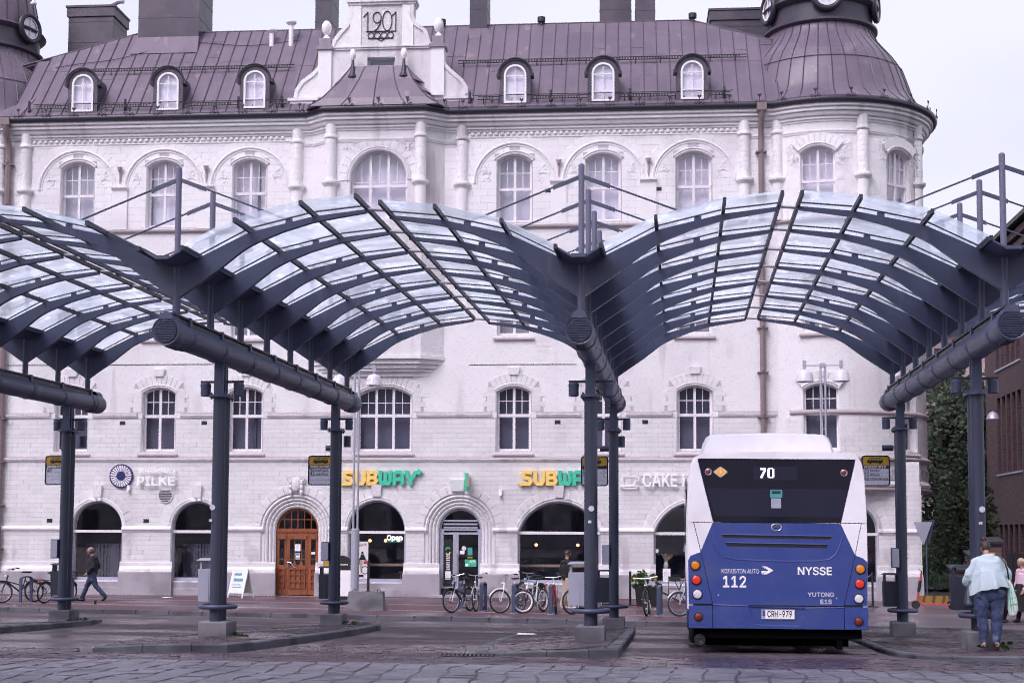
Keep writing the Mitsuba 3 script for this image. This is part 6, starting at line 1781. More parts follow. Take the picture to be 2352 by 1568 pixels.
# --- the man walking left on the pavement
mt_ = T().translate([-18.95, 44.95, -.6]).rotate([0, 0, 1], -80).scale([1.2, 1.1, 1])
MA = thing('person', 'balding man in dark jacket and jeans walking left past the shop window', 'person', tw=mt_)   # faces -y in its own frame
Q = lambda x, y, z: np.array([x, y, z])
part(MA, 'jeans', flesh(fold=.05, edge=.03, bones=chain((Q(-.09, 0, .9), (.12, .12, .1)), (Q(-.09, -.16, .5), .075), (Q(-.09, -.3, .12), .06)) + chain((Q(.09, 0, .9), (.12, .12, .1)), (Q(.09, .12, .5), .075), (Q(.09, .38, .2), .06))), 'm_jeans_dark', True)
part(MA, 'jacket', flesh([((Q(0, .0, .92), (.19, .14, .08)), (Q(0, .02, 1.25), (.21, .14, .1))), ((Q(-.13, .02, 1.38), (.09, .09, .08)), (Q(.13, .02, 1.38), (.09, .09, .08))), ((Q(0, .01, 1.42), (.07, .08, .08)), (Q(0, .0, 1.2), (.15, .12, .1)))] + [b for s in (-1, 1) for b in chain((Q(s * .2, .03, 1.38), .075), (Q(s * .27, .09, 1.1), .07), (Q(s * .2, -.06, .94), .06))], .03, 10, .05), 'm_navy_cloth', True)
part(MA, 'neck', flesh([((Q(0, 0, 1.46), .055), (Q(0, -.04, 1.56), .05))], .02, 2), 'm_skin', True)
hm, he = head(Q(0, -.06, 1.63), .11, -.25, .1)
part(MA, 'head', hm, 'm_skin', True)
part(MA, 'eyes', he, 'm_black', True)
v, f = ball((0, .02, -.01), (.095, .108, .112), 20)
fc = v[f].mean(1)
part(MA, 'hair', xf((v, f[(fc[:, 2] < .055) & (fc[:, 2] > -.075) & (fc[:, 1] > -.03)]), (0, -.06, 1.63), -.25), 'm_hair_grey', True)
for s in (-1, 1):
    part(MA, 'hand', hand(Q(s * .19, -.1, .93), (0, -.3, -.6), (-s, -.5, 0), 1, .7), 'm_skin', True)
part(MA, 'shoe', cat(flesh([((Q(-.09, -.26, .055), (.045, .06, .05)), (Q(-.09, -.42, .04), (.045, .06, .035)))], .025, 4), flesh([((Q(.09, .42, .14), (.045, .05, .05)), (Q(.09, .34, .04), (.045, .05, .035)))], .025, 4)), 'm_black', True)
solo('coffee_cup', 'small black and white takeaway cup standing on the pavement behind the walking man', 'cup', lathe([(0, 0), (.035, 0), (.042, .11), (.045, .11), (.045, .13), (0, .135)], 14), 'm_black', 30, tw=T().translate([-18.05, 43.1, -.6]))

# --- the man in the cap by the bicycles
mt_ = T().translate([-3.42, 43.2, -.6]).rotate([0, 0, 1], 125)
MB_ = thing('person', 'man in black cap, black jacket and khaki trousers standing behind the bicycles', 'person', tw=mt_)
part(MB_, 'trousers', flesh([b for s in (-1, 1) for b in chain((Q(s * .09, 0, .9), (.12, .12, .1)), (Q(s * .1, -.03, .5), .09), (Q(s * .11, .02 + s * .08, .12), .075))], .035, 8), 'm_khaki', True)
part(MB_, 'jacket', flesh([((Q(0, .0, .9), (.2, .14, .08)), (Q(0, .02, 1.25), (.21, .14, .1))), ((Q(-.13, .02, 1.38), (.09, .09, .08)), (Q(.13, .02, 1.38), (.09, .09, .08))), ((Q(0, .01, 1.44), (.07, .08, .06)), (Q(0, .0, 1.2), (.15, .12, .1)))] + [b for s in (-1, 1) for b in chain((Q(s * .2, .02, 1.38), .075), (Q(s * .26, .03, 1.1), .07), (Q(s * .22, -.14, .94), .06))], .03, 8), 'm_black_cloth', True)
part(MB_, 'neck', flesh([((Q(0, 0, 1.46), .055), (Q(0, -.02, 1.56), .05))], .02, 2), 'm_skin', True)
hm, he = head(Q(0, -.03, 1.64), .11, .5)
part(MB_, 'head', hm, 'm_skin', True)
part(MB_, 'hair', cap_hair(Q(0, -.03, 1.64), .105, .5, 0, .25, -.35), 'm_hair', True)
part(MB_, 'eyes', he, 'm_black', True)
v, f = ball((0, .0, .0), (.095, .11, .125), 20)
fc = v[f].mean(1)
part(MB_, 'cap', xf(cat((v, f[fc[:, 2] > .03]), hexa([[-.07, -.08, .03], [.07, -.08, .03], [.05, -.19, .02], [-.05, -.19, .02]], [[-.07, -.08, .045], [.07, -.08, .045], [.05, -.19, .03], [-.05, -.19, .03]])), (0, -.03, 1.64), .5), 'm_black', 40)
for s in (-1, 1):
    part(MB_, 'hand', hand(Q(s * .21, -.17, .93), (0, -.5, -.3), (-s, -.2, .3), 1, .8), 'm_skin', True)
    part(MB_, 'shoe', flesh([((Q(s * .11, .03 + s * .08, .055), (.05, .06, .05)), (Q(s * .12, -.12 + s * .08, .04), (.05, .06, .038)))], .025, 4), 'm_white', True)

# --- two people at the right edge
for nm, x, y, rz, lab, cloth, skirt, hair in (('b', 8.28, 38.9, 0.4, 'person in black clothes half hidden behind the woman in the mint cardigan', 'm_black_cloth', False, 'm_hair'), ('p', 8.78, 38.9, -1.2, 'woman in a pink cardigan and long black skirt cut off by the right edge', 'm_pink', True, 'm_hair_fair')):
    tw = T().translate([x, y, -.6]).rotate([0, 0, 1], math.degrees(rz))
    P_ = thing('person', lab, 'person', tw=tw)
    part(P_, 'trousers', flesh([b for s in (-1, 1) for b in chain((Q(s * .09, 0, .86), (.13, .13, .1)), (Q(s * .1, -.03, .46), .085), (Q(s * .1, .02 + s * .1, .1), .055))], .04, 8), 'm_black_cloth', True)
    if skirt:
        part(P_, 'skirt', lathe([(.17, 1.0), (.24, .8), (.29, .5), (.31, .3), (.3, .29)], 20), 'm_black_cloth', 60)
    part(P_, 'top', flesh([((Q(0, .0, .92), (.19, .15, .08)), (Q(0, .02, 1.22), (.2, .14, .1))), ((Q(-.12, .02, 1.32), (.08, .09, .08)), (Q(.12, .02, 1.32), (.08, .09, .08)))] + [b for s in (-1, 1) for b in chain((Q(s * .19, .02, 1.32), .07), (Q(s * .26, .03, 1.06), .065), (Q(s * .22, -.1, .86), .05))], .035, 8), cloth, True)
    part(P_, 'neck', flesh([((Q(0, 0, 1.38), .05), (Q(0, -.02, 1.48), .047))], .02, 2), 'm_skin', True)
    hm, he = head(Q(0, -.03, 1.55), .105, 0)
    part(P_, 'head', hm, 'm_skin', True)
    part(P_, 'eyes', he, 'm_black', True)
    part(P_, 'hair', cap_hair(Q(0, -.03, 1.55), .11, 0, 0, .2, -1.0), hair, True)
    for s in (-1, 1):
        part(P_, 'hand', hand(Q(s * .21, -.13, .82), (0, -.3, -.7), (-s, -.2, 0), .9, .6), 'm_skin', True)
        part(P_, 'shoe', flesh([((Q(s * .1, .03 + s * .1, .05), (.045, .055, .045)), (Q(s * .1, -.1 + s * .1, .035), (.045, .055, .033)))], .03, 3), 'm_black', True)

# ---------------------------------------------------------------- bicycles
def bicycle(label, x, y, rz, frame='m_black', rim='m_alu', R=.335, lean=.08, basket=False, rack=True, step=False, bars='city', fork=None, tyre='m_rubber', steer=.0, saddle_z=.93, battery=False, z=-.6, fat=.023, rimw=.012):
    tw = T().translate([x, y, z]).rotate([0, 0, 1], math.degrees(rz)).rotate([1, 0, 0], math.degrees(lean)).translate([-1.06, 0, 0])
    ts = tw @ T().translate([.92, 0, 0]).rotate([0, 0, 1], math.degrees(steer)).translate([-.92, 0, 0])   # what turns with the handlebar
    k = thing('bicycle', label, 'bicycle', 'bicycles parked along the kerb', tw=tw)   # front points to +x
    wb = 1.06
    hub = {0: np.array([0, 0, R]), 1: np.array([wb, 0, R])}
    head_top, head_bot = np.array([wb - .2, 0, .86]), np.array([wb - .14, 0, .68])
    for i in (0, 1):
        c = hub[i]
        t_ = ts if i else tw
        w = part(k, 'wheel', torus(c, R - fat, fat, 36, 8, (0, 1, 0)), tyre, True, tw=t_)
        part(w, 'rim', torus(c, R - 2.0 * fat - rimw, rimw, 36, 6, (0, 1, 0)), rim, True, tw=t_)
        part(w, 'spokes', cat([tube([c + [.02 * math.cos(a), (-1) ** q * .025, .02 * math.sin(a)], c + [(R - .05) * math.cos(a + .25 * (-1) ** q), 0, (R - .05) * math.sin(a + .25 * (-1) ** q)]], .0028, 3, caps=False) for q, a in enumerate(np.arange(22) * 2 * PI / 22)]), 'm_iron', tw=t_)
        part(w, 'hub', cyl(c + [0, -.045, 0], c + [0, .045, 0], .025, 10), 'm_alu', 40, tw=t_)
    bb = np.array([.43, 0, .3])
    st = np.array([.27, 0, .8])
    dn = [tube([bb, head_bot], .026, 8), tube([bb, st], .021, 8), tube([head_bot, head_top], .026, 8)]
    dn.append(tube([bb + (st - bb) * .45, head_bot + [0, 0, -.0]], .018, 8) if step else tube([st - [0, 0, .06] + (st - bb) * .0, head_top - [0, 0, .05]], .018, 8))
    for s in (-1, 1):
        dn += [tube([bb + [0, s * .03, 0], hub[0] + [0, s * .06, 0]], .011, 6), tube([bb + (st - bb) * .85 + [0, s * .02, 0], hub[0] + [0, s * .06, 0]], .009, 6)]
    part(k, 'frame', cat(dn), frame, 40)
    fk = cat([tube([head_bot + [.01, s * .05, -.01], hub[1] + [-.03, s * .055, .12], hub[1] + [0, s * .055, 0]], .012, 6) for s in (-1, 1)] + [tube([head_bot, head_bot + [.01, -.05, -.01]], .014, 6), tube([head_bot, head_bot + [.01, .05, -.01]], .014, 6)])
    part(k, 'fork', fk, fork or frame, 40, tw=ts)
    stem_top = head_top + [-.03, 0, .16]
    hb = [tube([head_top, stem_top], .014, 8)]
    if bars == 'city':
        hb.append(tube([stem_top + [-.22, -.29, .04], stem_top + [-.08, -.27, .06], stem_top + [.03, -.1, .02], stem_top, stem_top + [.03, .1, .02], stem_top + [-.08, .27, .06], stem_top + [-.22, .29, .04]], .012, 7))
        gp = [(stem_top + [-.24, s * .29, .035], stem_top + [-.12, s * .28, .055]) for s in (-1, 1)]
    else:
        hb.append(tube([stem_top + [-.03, -.34, .03], stem_top + [0, -.1, 0], stem_top + [0, .1, 0], stem_top + [-.03, .34, .03]], .013, 7))
        gp = [(stem_top + [-.035, s * .35, .03], stem_top + [-.02, s * .22, .018]) for s in (-1, 1)]
    part(k, 'handlebar', cat(hb), 'm_chrome', 40, tw=ts)
    for a, b in gp:
        part(k, 'grip', cyl(a, b, .019, 8), 'm_rubber' if bars != 'lime' else 'm_yellow', 40, tw=ts)
    sp = st + (st - bb) / np.linalg.norm(st - bb) * (saddle_z - .8)
    part(k, 'seat_post', cyl(st, sp, .013, 8), 'm_chrome', 40)
    part(k, 'saddle', flesh([((sp + [-.1, 0, .03], (.07, .085, .03)), (sp + [.14, 0, .03], (.05, .03, .022)))], .03, 4), 'm_black', True)
    part(k, 'crank', cat(torus(bb + [0, .05, 0], .09, .008, 20, 5, (0, 1, 0)), tube([bb + [0, .07, 0], bb + [.1, .08, -.14]], .012, 6), tube([bb + [0, -.07, 0], bb + [-.1, -.08, .14]], .012, 6), box(bb[0] + .05, bb[0] + .15, .08, .17, bb[2] - .15, bb[2] - .125), box(bb[0] - .15, bb[0] - .05, -.17, -.08, bb[2] + .125, bb[2] + .15)), 'm_alu', 40)
    for i in (0, 1):
        if step or rack:
            part(k, 'mudguard', tube([hub[i] + [(R + .02) * math.cos(a), 0, (R + .02) * math.sin(a)] for a in (np.linspace(.3, 3.0, 14) if i == 0 else np.linspace(.5, 2.4, 12))], .022, 5), frame if step else 'm_black', 50, tw=ts if i else tw)
    if rack:
        part(k, 'rack', cat(*[tube([[-.28, s * .06, .73], [.15, s * .06, .73]], .007, 5) for s in (-1, 0, 1)], *[tube([[-.15, s * .07, .73], [0, s * .07, R]], .007, 5) for s in (-1, 1)]), 'm_iron')
        part(k, 'rear_lamp', box(-.31, -.28, -.03, .03, .66, .72), 'm_tail_red')
    part(k, 'front_lamp', ball(head_top + [.09, 0, -.02], (.035, .03, .03), 8), 'm_white', True, tw=ts)
    if battery:
        part(k, 'battery', box(.55, .78, -.035, .035, .42, .56), 'm_black')
        part(k, 'pannier', box(-.25, .1, .08, .2, .45, .72), 'm_black_cloth')
    if basket:
        b0, o = [], head_top + [.22, 0, .02]
        for zz, q in ((-.12, .12), (-.02, .135), (.1, .15)):
            b0.append(tube([o + [sx * q, sy * q * 1.15, zz] for sx, sy in ((-1, -1), (1, -1), (1, 1), (-1, 1))], .007, 4, closed=True))
        for t in np.linspace(-1, 1, 8):
            for sgn in (-1, 1):
                b0.append(tube([o + [t * .12, sgn * .138, -.12], o + [t * .15, sgn * .172, .1]], .0045, 3))
                b0.append(tube([o + [sgn * .12, t * .138, -.12], o + [sgn * .15, t * .172, .1]], .0045, 3))
        b0.append(box(o[0] - .12, o[0] + .12, -.138, .138, o[2] - .125, o[2] - .115))
        part(k, 'basket', cat(b0), 'm_iron', tw=ts)
    return k


bicycle('black bicycle with pale swept handlebar, leftmost of all, half cut by the edge', -21.15, 43.25, math.radians(232), steer=-.2, rack=True, step=True, bars='city')
bicycle('black bicycle with a front basket beside the far left column, its back to the viewer', -19.4, 44.2, math.radians(70), basket=True, step=True)
bicycle('black bicycle with dark basket and pale fork outside the glass door', -6.42, 40.5, math.radians(252), steer=-.35, frame='m_black', fork='m_white', rim='m_alu', basket=True, step=True)
bicycle('silver bicycle with swept handlebars standing behind the second rack post', -5.88, 41.3, math.radians(266), steer=-.05, frame='m_galv', step=True)
bicycle('white bicycle with pale rims just left of the blue electric one', -5.02, 40.6, math.radians(248), steer=-.62, frame='m_white', rim='m_alu', step=True)
bicycle('white bicycle with bright white front rim before the blue electric one', -4.36, 40.6, math.radians(248), steer=-.8, frame='m_white', fork='m_steel_dark', rim='m_bright', bars='flat', rack=False, rimw=.024)
bicycle('pale blue electric bicycle with black pannier behind the white bicycles', -4.95, 44.6, math.radians(128), frame='m_bike_blue', bars='flat', battery=True, rack=True, fat=.024, R=.36)
bicycle('small red folding bicycle leaning by the rack post left of the man in the cap', -3.5, 40.35, math.radians(274), frame='m_red', R=.24, bars='flat', rack=True)
bicycle('black mountain bicycle with red pedals beside the pale litter bin', -3.02, 40.35, math.radians(236), steer=-.2, frame='m_steel_dark', bars='flat', rack=False, fat=.026, R=.35)
bicycle('electric bicycle with lime grips seen head-on in front of the planter', -.95, 39.95, math.radians(268), steer=-.12, frame='m_black', bars='lime', rack=False, fat=.027, R=.36, battery=False)
bicycle('grey city bicycle cut off by the left side of the bus', -.06, 40.0, math.radians(200), steer=-.1, frame='m_galv', rack=True, step=True)
rk = None
for i, (x, y, rz, l) in enumerate(((-20.55, 43.6, 1.25, 'bicycle rack hoop beside the leftmost bicycle'), (-19.15, 43.5, 1.25, 'bicycle rack hoop by the bicycle with the basket at far left'), (-6.45, 42.3, 1.45, 'bicycle rack hoop behind the black bicycle with the pale fork'), (-5.72, 41.6, 1.45, 'bicycle rack hoop in front of the silver bicycle'), (-4.68, 40.7, 1.45, 'bicycle rack hoop between the two white bicycles'), (-3.62, 40.5, 1.45, 'bicycle rack hoop by the red folding bicycle'), (-.62, 40.4, 1.45, 'bicycle rack hoop behind the head-on electric bicycle'))):
    k = thing('bike_rack', l, 'bicycle rack', 'grey bicycle rack hoops', tw=at(x, y, -.6, rz))
    part(k, 'hoop', cat(box(-.25, -.21, -.05, .05, 0, .78), box(.21, .25, -.05, .05, 0, .78), *[hexa([[.25 * math.cos(a), -.05, .74 + .1 * math.sin(a)], [.25 * math.cos(b), -.05, .74 + .1 * math.sin(b)], [.25 * math.cos(b), .05, .74 + .1 * math.sin(b)], [.25 * math.cos(a), .05, .74 + .1 * math.sin(a)]], [[.21 * math.cos(a), -.05, .74 + .06 * math.sin(a)], [.21 * math.cos(b), -.05, .74 + .06 * math.sin(b)], [.21 * math.cos(b), .05, .74 + .06 * math.sin(b)], [.21 * math.cos(a), .05, .74 + .06 * math.sin(a)]]) for a, b in zip(np.linspace(0, PI, 9)[:-1], np.linspace(0, PI, 9)[1:])]), 'm_steel')
    part(k, 'base_plate', cat(box(-.29, -.17, -.08, .08, 0, .012), box(.17, .29, -.08, .08, 0, .012)), 'm_galv')
# ---------------------------------------------------------------- street lamps
for x, y, z, top, lab in ((-9.75, 42.6, -.6, 6.55, 'pale twin-tube street lamp standing behind the concrete block'), (4.05, 42.0, -.6, 6.5, 'pale twin-tube street lamp rising behind the bus')):
    k = thing('street_lamp', lab, 'street lamp', tw=T().translate([x, y, 0]))
    part(k, 'base_tube', cat(lathe([(.125, z), (.125, 1.75), (.1, 1.77), (0, 1.77)], 20)), 'm_galv', 40)
    part(k, 'pole', cat(*[tube([[s * .065, 0, 1.7], [s * .065, 0, top]], .032, 10) for s in (-1, 1)], *[box(-.06, .06, -.012, .012, q, q + .03) for q in np.arange(2.4, top, .75)]), 'm_galv', 40)
    part(k, 'cross_arm', cat(tube([[-.56, 0, top], [.56, 0, top]], .02, 8), box(-.08, .08, -.05, .05, top - .05, top + .06)), 'm_galv', 40)
    for s in (-1, 1):
        part(k, 'shade', lathe([(.03, top - .12), (.06, top - .13), (.16, top - .17), (.215, top - .27), (.245, top - .44), (.25, top - .47), (.235, top - .47), (.2, top - .28)], 22, c=(s * .52, 0, 0)), 'm_lamp_shade', 40)
        part(k, 'hanger', cat(cyl((s * .52, 0, top - .14), (s * .52, 0, top - .06), .03, 10), box(s * .52 - .05, s * .52 + .05, -.045, .045, top - .06, top + .14)), 'm_galv', 40)
# concrete block with lifting loops, black post on it
k = thing('concrete_block', 'tapered concrete barrier block with lifting loops in front of the pale lamp pole', 'barrier', tw=T().translate([-9.1, 41.3, -.6]))
part(k, 'block', hexa([[-.55, -.25, 0], [.55, -.25, 0], [.55, .25, 0], [-.55, .25, 0]], [[-.5, -.15, .55], [.5, -.15, .55], [.5, .15, .55], [-.5, .15, .55]]), 'm_conc')
for s in (-1, 1):
    part(k, 'lifting_loop', torus((s * .36, 0, .56), .05, .012, 14, 6, (0, 1, 0), (PI, 2 * PI) if False else (0, 2 * PI)), 'm_iron', True)
solo('black_post', 'thin black post standing on the concrete block', 'post', cat(box(-.035, .035, -.02, .02, .55, 1.45), box(-.06, .06, -.03, .03, .55, .57)), 'm_black', tw=T().translate([-9.05, 41.3, -.6]))
k = thing('sign_board', 'black arch-topped pavement board with a blank white panel beside the lamp pole', 'sign board', tw=T().translate([-11.35, 47.6, -.6]))
ob = sbox(-.42, 0, .42, 1.05).union(__import__('shapely').geometry.Point(0, 1.05).buffer(.42).intersection(sbox(-1, 1, 1, 2)))
part(k, 'frame', prism(ob, -.03, .03), 'm_black')
part(k, 'panel', box(-.37, .37, -.036, -.03, .12, .98), 'm_white')
part(k, 'writing', cat([box(-.25 + .07 * i, -.2 + .07 * i, -.036, -.03, 1.15, 1.19) for i in range(7)]), 'm_white')
k = thing('a_board', 'white folding A-board with a pale printed poster left of the wooden door', 'sign board', tw=T().translate([-15.1, 48.5, -.6]).rotate([0, 0, 1], -24))
for s in (-1, 1):
    part(k, 'frame', cat([hexa([[a, s * .3 - .015, 0], [b, s * .3 - .015, 0], [b, s * .3 + .015, 0], [a, s * .3 + .015, 0]], [[a, -.015, 1.0], [b, -.015, 1.0], [b, .015, 1.0], [a, .015, 1.0]]) for a, b in ((-.34, -.3), (.3, .34))]), 'm_white')
    part(k, 'panel', hexa([[-.3, s * .255 - .008, .15], [.3, s * .255 - .008, .15], [.3, s * .255 + .008, .15], [-.3, s * .255 + .008, .15]], [[-.3, s * .01 - .008, .97], [.3, s * .01 - .008, .97], [.3, s * .01 + .008, .97], [-.3, s * .01 + .008, .97]]), 'm_bag')
part(k, 'print', cat([hexa([[a, -.3 * (1 - z) - .012, z], [b, -.3 * (1 - z) - .012, z], [b, -.3 * (1 - z) - .006, z], [a, -.3 * (1 - z) - .006, z]], [[a, -.3 * (1 - z - h) - .012, z + h], [b, -.3 * (1 - z - h) - .012, z + h], [b, -.3 * (1 - z - h) - .006, z + h], [a, -.3 * (1 - z - h) - .006, z + h]]) for a, b, z, h in ((-.22, .1, .75, .08), (-.22, .2, .55, .1), (-.22, .15, .42, .03), (-.22, .2, .34, .03))]), 'm_bike_blue')
k = thing('menu_case', 'narrow wall case of framed menus beside the wooden door', 'menu case', tw=BT)
part(k, 'frame', box(-1.92, -1.66, -.06, .0, .25, 1.25), 'm_galv')
for z0, z1, m in ((.3, .62, 'm_ochre'), (.66, .82, 'm_black'), (.85, 1.02, 'm_ply'), (1.05, 1.2, 'm_khaki')):
    part(k, 'sheet', box(-1.9, -1.68, -.07, -.06, z0, z1), m)

# ---------------------------------------------------------------- planter, cafe table and chairs, rope barrier
def leaves(c, rad, n, size, seed, squash=1.0, clumps=12, keep=None):
    """Leaf-sized quads gathered in clumps inside an uneven crown."""
    g = np.random.default_rng(seed)
    cc = g.normal(0, 1, (clumps, 3))
    cc /= np.linalg.norm(cc, axis=1, keepdims=True)
    cc *= (g.uniform(.25, 1, (clumps, 1)) ** .5)
    cr = g.uniform(.14, .34, clumps)
    w = g.integers(0, clumps, n)
    d = g.normal(0, 1, (n, 3))
    d /= np.linalg.norm(d, axis=1, keepdims=True)
    p = cc[w] + d * (cr[w] * g.uniform(.3, 1, n) ** .4)[:, None]
    p = p * np.asarray(rad) + np.asarray(c)
    u = g.normal(0, 1, (n, 3))
    u[:, 2] *= .5
    u /= np.linalg.norm(u, axis=1, keepdims=True)
    v = np.cross(u, g.normal(0, 1, (n, 3)))
    v /= np.linalg.norm(v, axis=1, keepdims=True)
    s = size * g.uniform(.6, 1.3, (n, 1))
    q = np.stack([p - u * s, p + v * s * .45, p + u * s, p - v * s * .45], 1).reshape(-1, 3)
    i = np.arange(n)[:, None] * 4
    return q, np.vstack([i + [0, 1, 2], i + [0, 2, 3]])


k = thing('planter', 'leafy green plant in a dark tub by the cafe window', 'plant', tw=T().translate([-1.1, 45.4, -.6]))
part(k, 'tub', cat(hexa([[-.3, -.25, 0], [.3, -.25, 0], [.3, .25, 0], [-.3, .25, 0]], [[-.36, -.3, .6], [.36, -.3, .6], [.36, .3, .6], [-.36, .3, .6]])), 'm_black')
part(k, 'foliage', leaves((0.03, 0, .85), (.48, .36, .42), 700, .06, 5, clumps=16), 'm_leaf_light')
part(k, 'trailing_foliage', leaves((.35, -.2, .35), (.25, .15, .45), 260, .05, 6, clumps=8), 'm_leaf_light')
k = thing('cafe_table', 'small wooden-topped cafe table under the cafe window', 'table', tw=T().translate([.35, 48.6, -.6]))
part(k, 'table_top', box(-.75, .55, -.3, .3, .72, .75), 'm_ply')
for x in (-.45, .25):
    part(k, 'legs', cat([tube([[x - .18, y, 0], [x + .16, y, .72]], .014, 6) for y in (-.22, .22)] + [tube([[x + .18, y, 0], [x - .16, y, .72]], .014, 6) for y in (-.22, .22)]), 'm_iron')
for x, l in ((-.25, 'left'), (.75, 'right')):
    k = thing('cafe_chair', f'dark folding cafe chair, the {l} of two under the cafe window', 'chair', tw=T().translate([x, 47.8, -.6]))
    part(k, 'seat', box(-.2, .2, -.2, .2, .44, .46), 'm_iron')
    part(k, 'frame', cat([tube([[s * .19, .2, 0], [s * .19, -.2, .45]], .013, 6) for s in (-1, 1)] + [tube([[s * .19, -.2, 0], [s * .19, .2, .45], [s * .19, .26, .85]], .013, 6) for s in (-1, 1)]), 'm_iron')
    part(k, 'backrest', box(-.19, .19, .24, .26, .68, .84), 'm_iron')
for i, (x, y, l) in enumerate(((-1.62, 45.6, 'black barrier post left of the leafy planter'), (5.9, 46.2, 'black barrier post right of the bus'))):
    k = thing('barrier_post', l, 'barrier post', tw=T().translate([x, y, -.6]))
    part(k, 'post', cat(cyl((0, 0, 0), (0, 0, 1.0), .035, 12), ball((0, 0, 1.03), .045, 10)), 'm_black', 40)
    part(k, 'foot', lathe([(.19, 0), (.19, .02), (.05, .05)], 18), 'm_black', 40)
solo('barrier_rope', 'black rope hanging from the barrier post across the planter', 'rope', cat(tube([[-1.5 + .9 * t, 45.6 - .2 * t, -.6 + .98 - 1.0 * t * (1.35 - .75 * t)] for t in np.linspace(0, 1, 12)], .028, 6), tube([[-.6 + 1.9 * t, 45.4, -.6 + .35 - .35 * math.sin(PI * t) + .08] for t in np.linspace(0, 1, 12)], .028, 6)), 'm_black', 40)
solo('barrier_rope', 'black rope slung from the barrier post right of the bus', 'rope', tube([[5.9 - 1.0 * t, 46.2, -.6 + 1.0 - .9 * t + .1 * math.sin(PI * t)] for t in np.linspace(0, 1, 10)], .028, 6), 'm_black', 40)

# ---------------------------------------------------------------- right-hand side: brick building, trees, low wall, scooter
BW = 14.5
KB = thing('brick_building', 'dark red brick office building with tall slit windows at the right edge', 'building')
bwall = sbox(40, -1.5, 71, 14.2)
slits = []
for (z0, z1) in ((-.4, 2.1), (4.4, 7.9), (9.2, 12.2)):
    for y0 in (46.0, 54.9, 63.8):
        for q in range(5):
            slits.append(sbox(y0 + q * 1.02, z0, y0 + q * 1.02 + .72, z1))
for s in slits:
    bwall = bwall.difference(s)
m = prism(bwall, 0, .5)
part(KB, 'wall', (np.stack([BW + m[0][:, 1], m[0][:, 0], m[0][:, 2]], 1), m[1][:, ::-1]), 'm_brick')
part(KB, 'end_wall', box(BW + .5, 30, 70.5, 71, -1.5, 14.2), 'm_brick')
part(KB, 'interior', box(BW + .9, BW + 1.0, 40, 70.4, -1.5, 14), 'm_room')
for s in slits:
    a, z0, b, z1 = s.bounds
    part(KB, 'window', cat(box(BW + .22, BW + .28, a, a + .05, z0, z1), box(BW + .22, BW + .28, b - .05, b, z0, z1), box(BW + .22, BW + .28, a, b, z0, z0 + .05)), 'm_iron')
    part(KB, 'pane', (np.array([[BW + .25, a, z0], [BW + .25, b, z0], [BW + .25, b, z1], [BW + .25, a, z1]]), np.array([[0, 1, 2], [0, 2, 3]])), 'm_pane')
for (z0, z1) in ((-.4, 2.1), (4.4, 7.9), (9.2, 12.2)):
    for y0 in (46.0, 54.9, 63.8):
        part(KB, 'sill', box(BW - .06, BW + .2, y0 - .1, y0 + 4.9, z0 - .08, z0), 'm_galv')
for y0 in (52.6, 61.5):
    part(KB, 'downpipe', cyl((BW - .12, y0, -1), (BW - .12, y0, 14), .09, 10), 'm_iron', 40)
    part(KB, 'pier', box(BW - .15, BW, y0 + .5, y0 + 1.0, -1.2, 14.2), 'm_brick')
for i in range(4):
    part(KB, 'cornice_course', box(BW - .1 - .14 * i, BW + .3, 40, 71 + .1 * i, 12.9 + .42 * i, 13.2 + .42 * i), 'm_brick')
part(KB, 'roof_edge', box(BW - .75, BW + 3, 39.8, 71.6, 14.6, 14.8), 'm_iron')
# low wall by the tower; dark boards added for the shade under the trees
k = thing('low_wall', 'low stepped brick wall with dark coping behind the red scooter', 'wall')
for i, (x, y, h) in enumerate(((9.3, 50.5, 1.0), (9.75, 49.8, 1.5), (10.2, 49.1, 1.95))):
    part(k, 'pier', box(x - .2, x + .2, y - .2, y + .6, -.75, h - .6), 'm_brick')
    part(k, 'coping', hexa([[x - .3, y - .3, h - .6], [x + .3, y - .3, h - .6], [x + .3, y + .7, h - .45], [x - .3, y + .7, h - .45]], [[x - .3, y - .3, h - .52], [x + .3, y - .3, h - .52], [x + .3, y + .7, h - .37], [x - .3, y + .7, h - .37]]), 'm_iron')
KG = thing('gate', 'added dark boards beside the low brick wall, standing in for tree shade', 'gate')
for i, x in enumerate(np.arange(10.5, 12.9, .2)):
    part(KG, 'board', box(x, x + .185, 48.6 + .02 * (i % 2), 48.66 + .02 * (i % 2), -.7, 1.05), 'm_black_cloth')
part(KG, 'rail', cat(box(10.5, 12.9, 48.7, 48.76, .6, .7), box(10.5, 12.9, 48.7, 48.76, -.4, -.3)), 'm_black')


def tree(label, x, y, z, h, rad, n, seed, m='m_leaf', size=.17, trunk=.28, low=.35, cl=34):
    k = thing('tree', label, 'tree', 'trees beyond the street')
    g = np.random.default_rng(seed)
    tr = [[x, y, z - .4], [x + .1, y, z + h * .25], [x - .15, y + .1, z + h * .55], [x, y, z + h * .85]]
    br = [tube(tr, [trunk, trunk * .75, trunk * .45, .05], 10)]
    for i in range(12):
        a, t = g.uniform(0, 6.28), g.uniform(.25, .75)
        p = np.array([x, y, z + h * t])
        q = p + np.array([math.cos(a) * rad * .7, math.sin(a) * rad * .7, h * .18])
        br.append(tube([p, (p + q) / 2 + [0, 0, .25], q], [trunk * .35, trunk * .2, .03], 6))
    part(k, 'trunk', cat(br), 'm_bark', 50)
    part(k, 'crown', leaves((x, y, z + h * (low + 1) / 2), (rad, rad, h * (1 - low) / 2 * 1.05), n, size, seed + 1, clumps=cl), m)
    return k


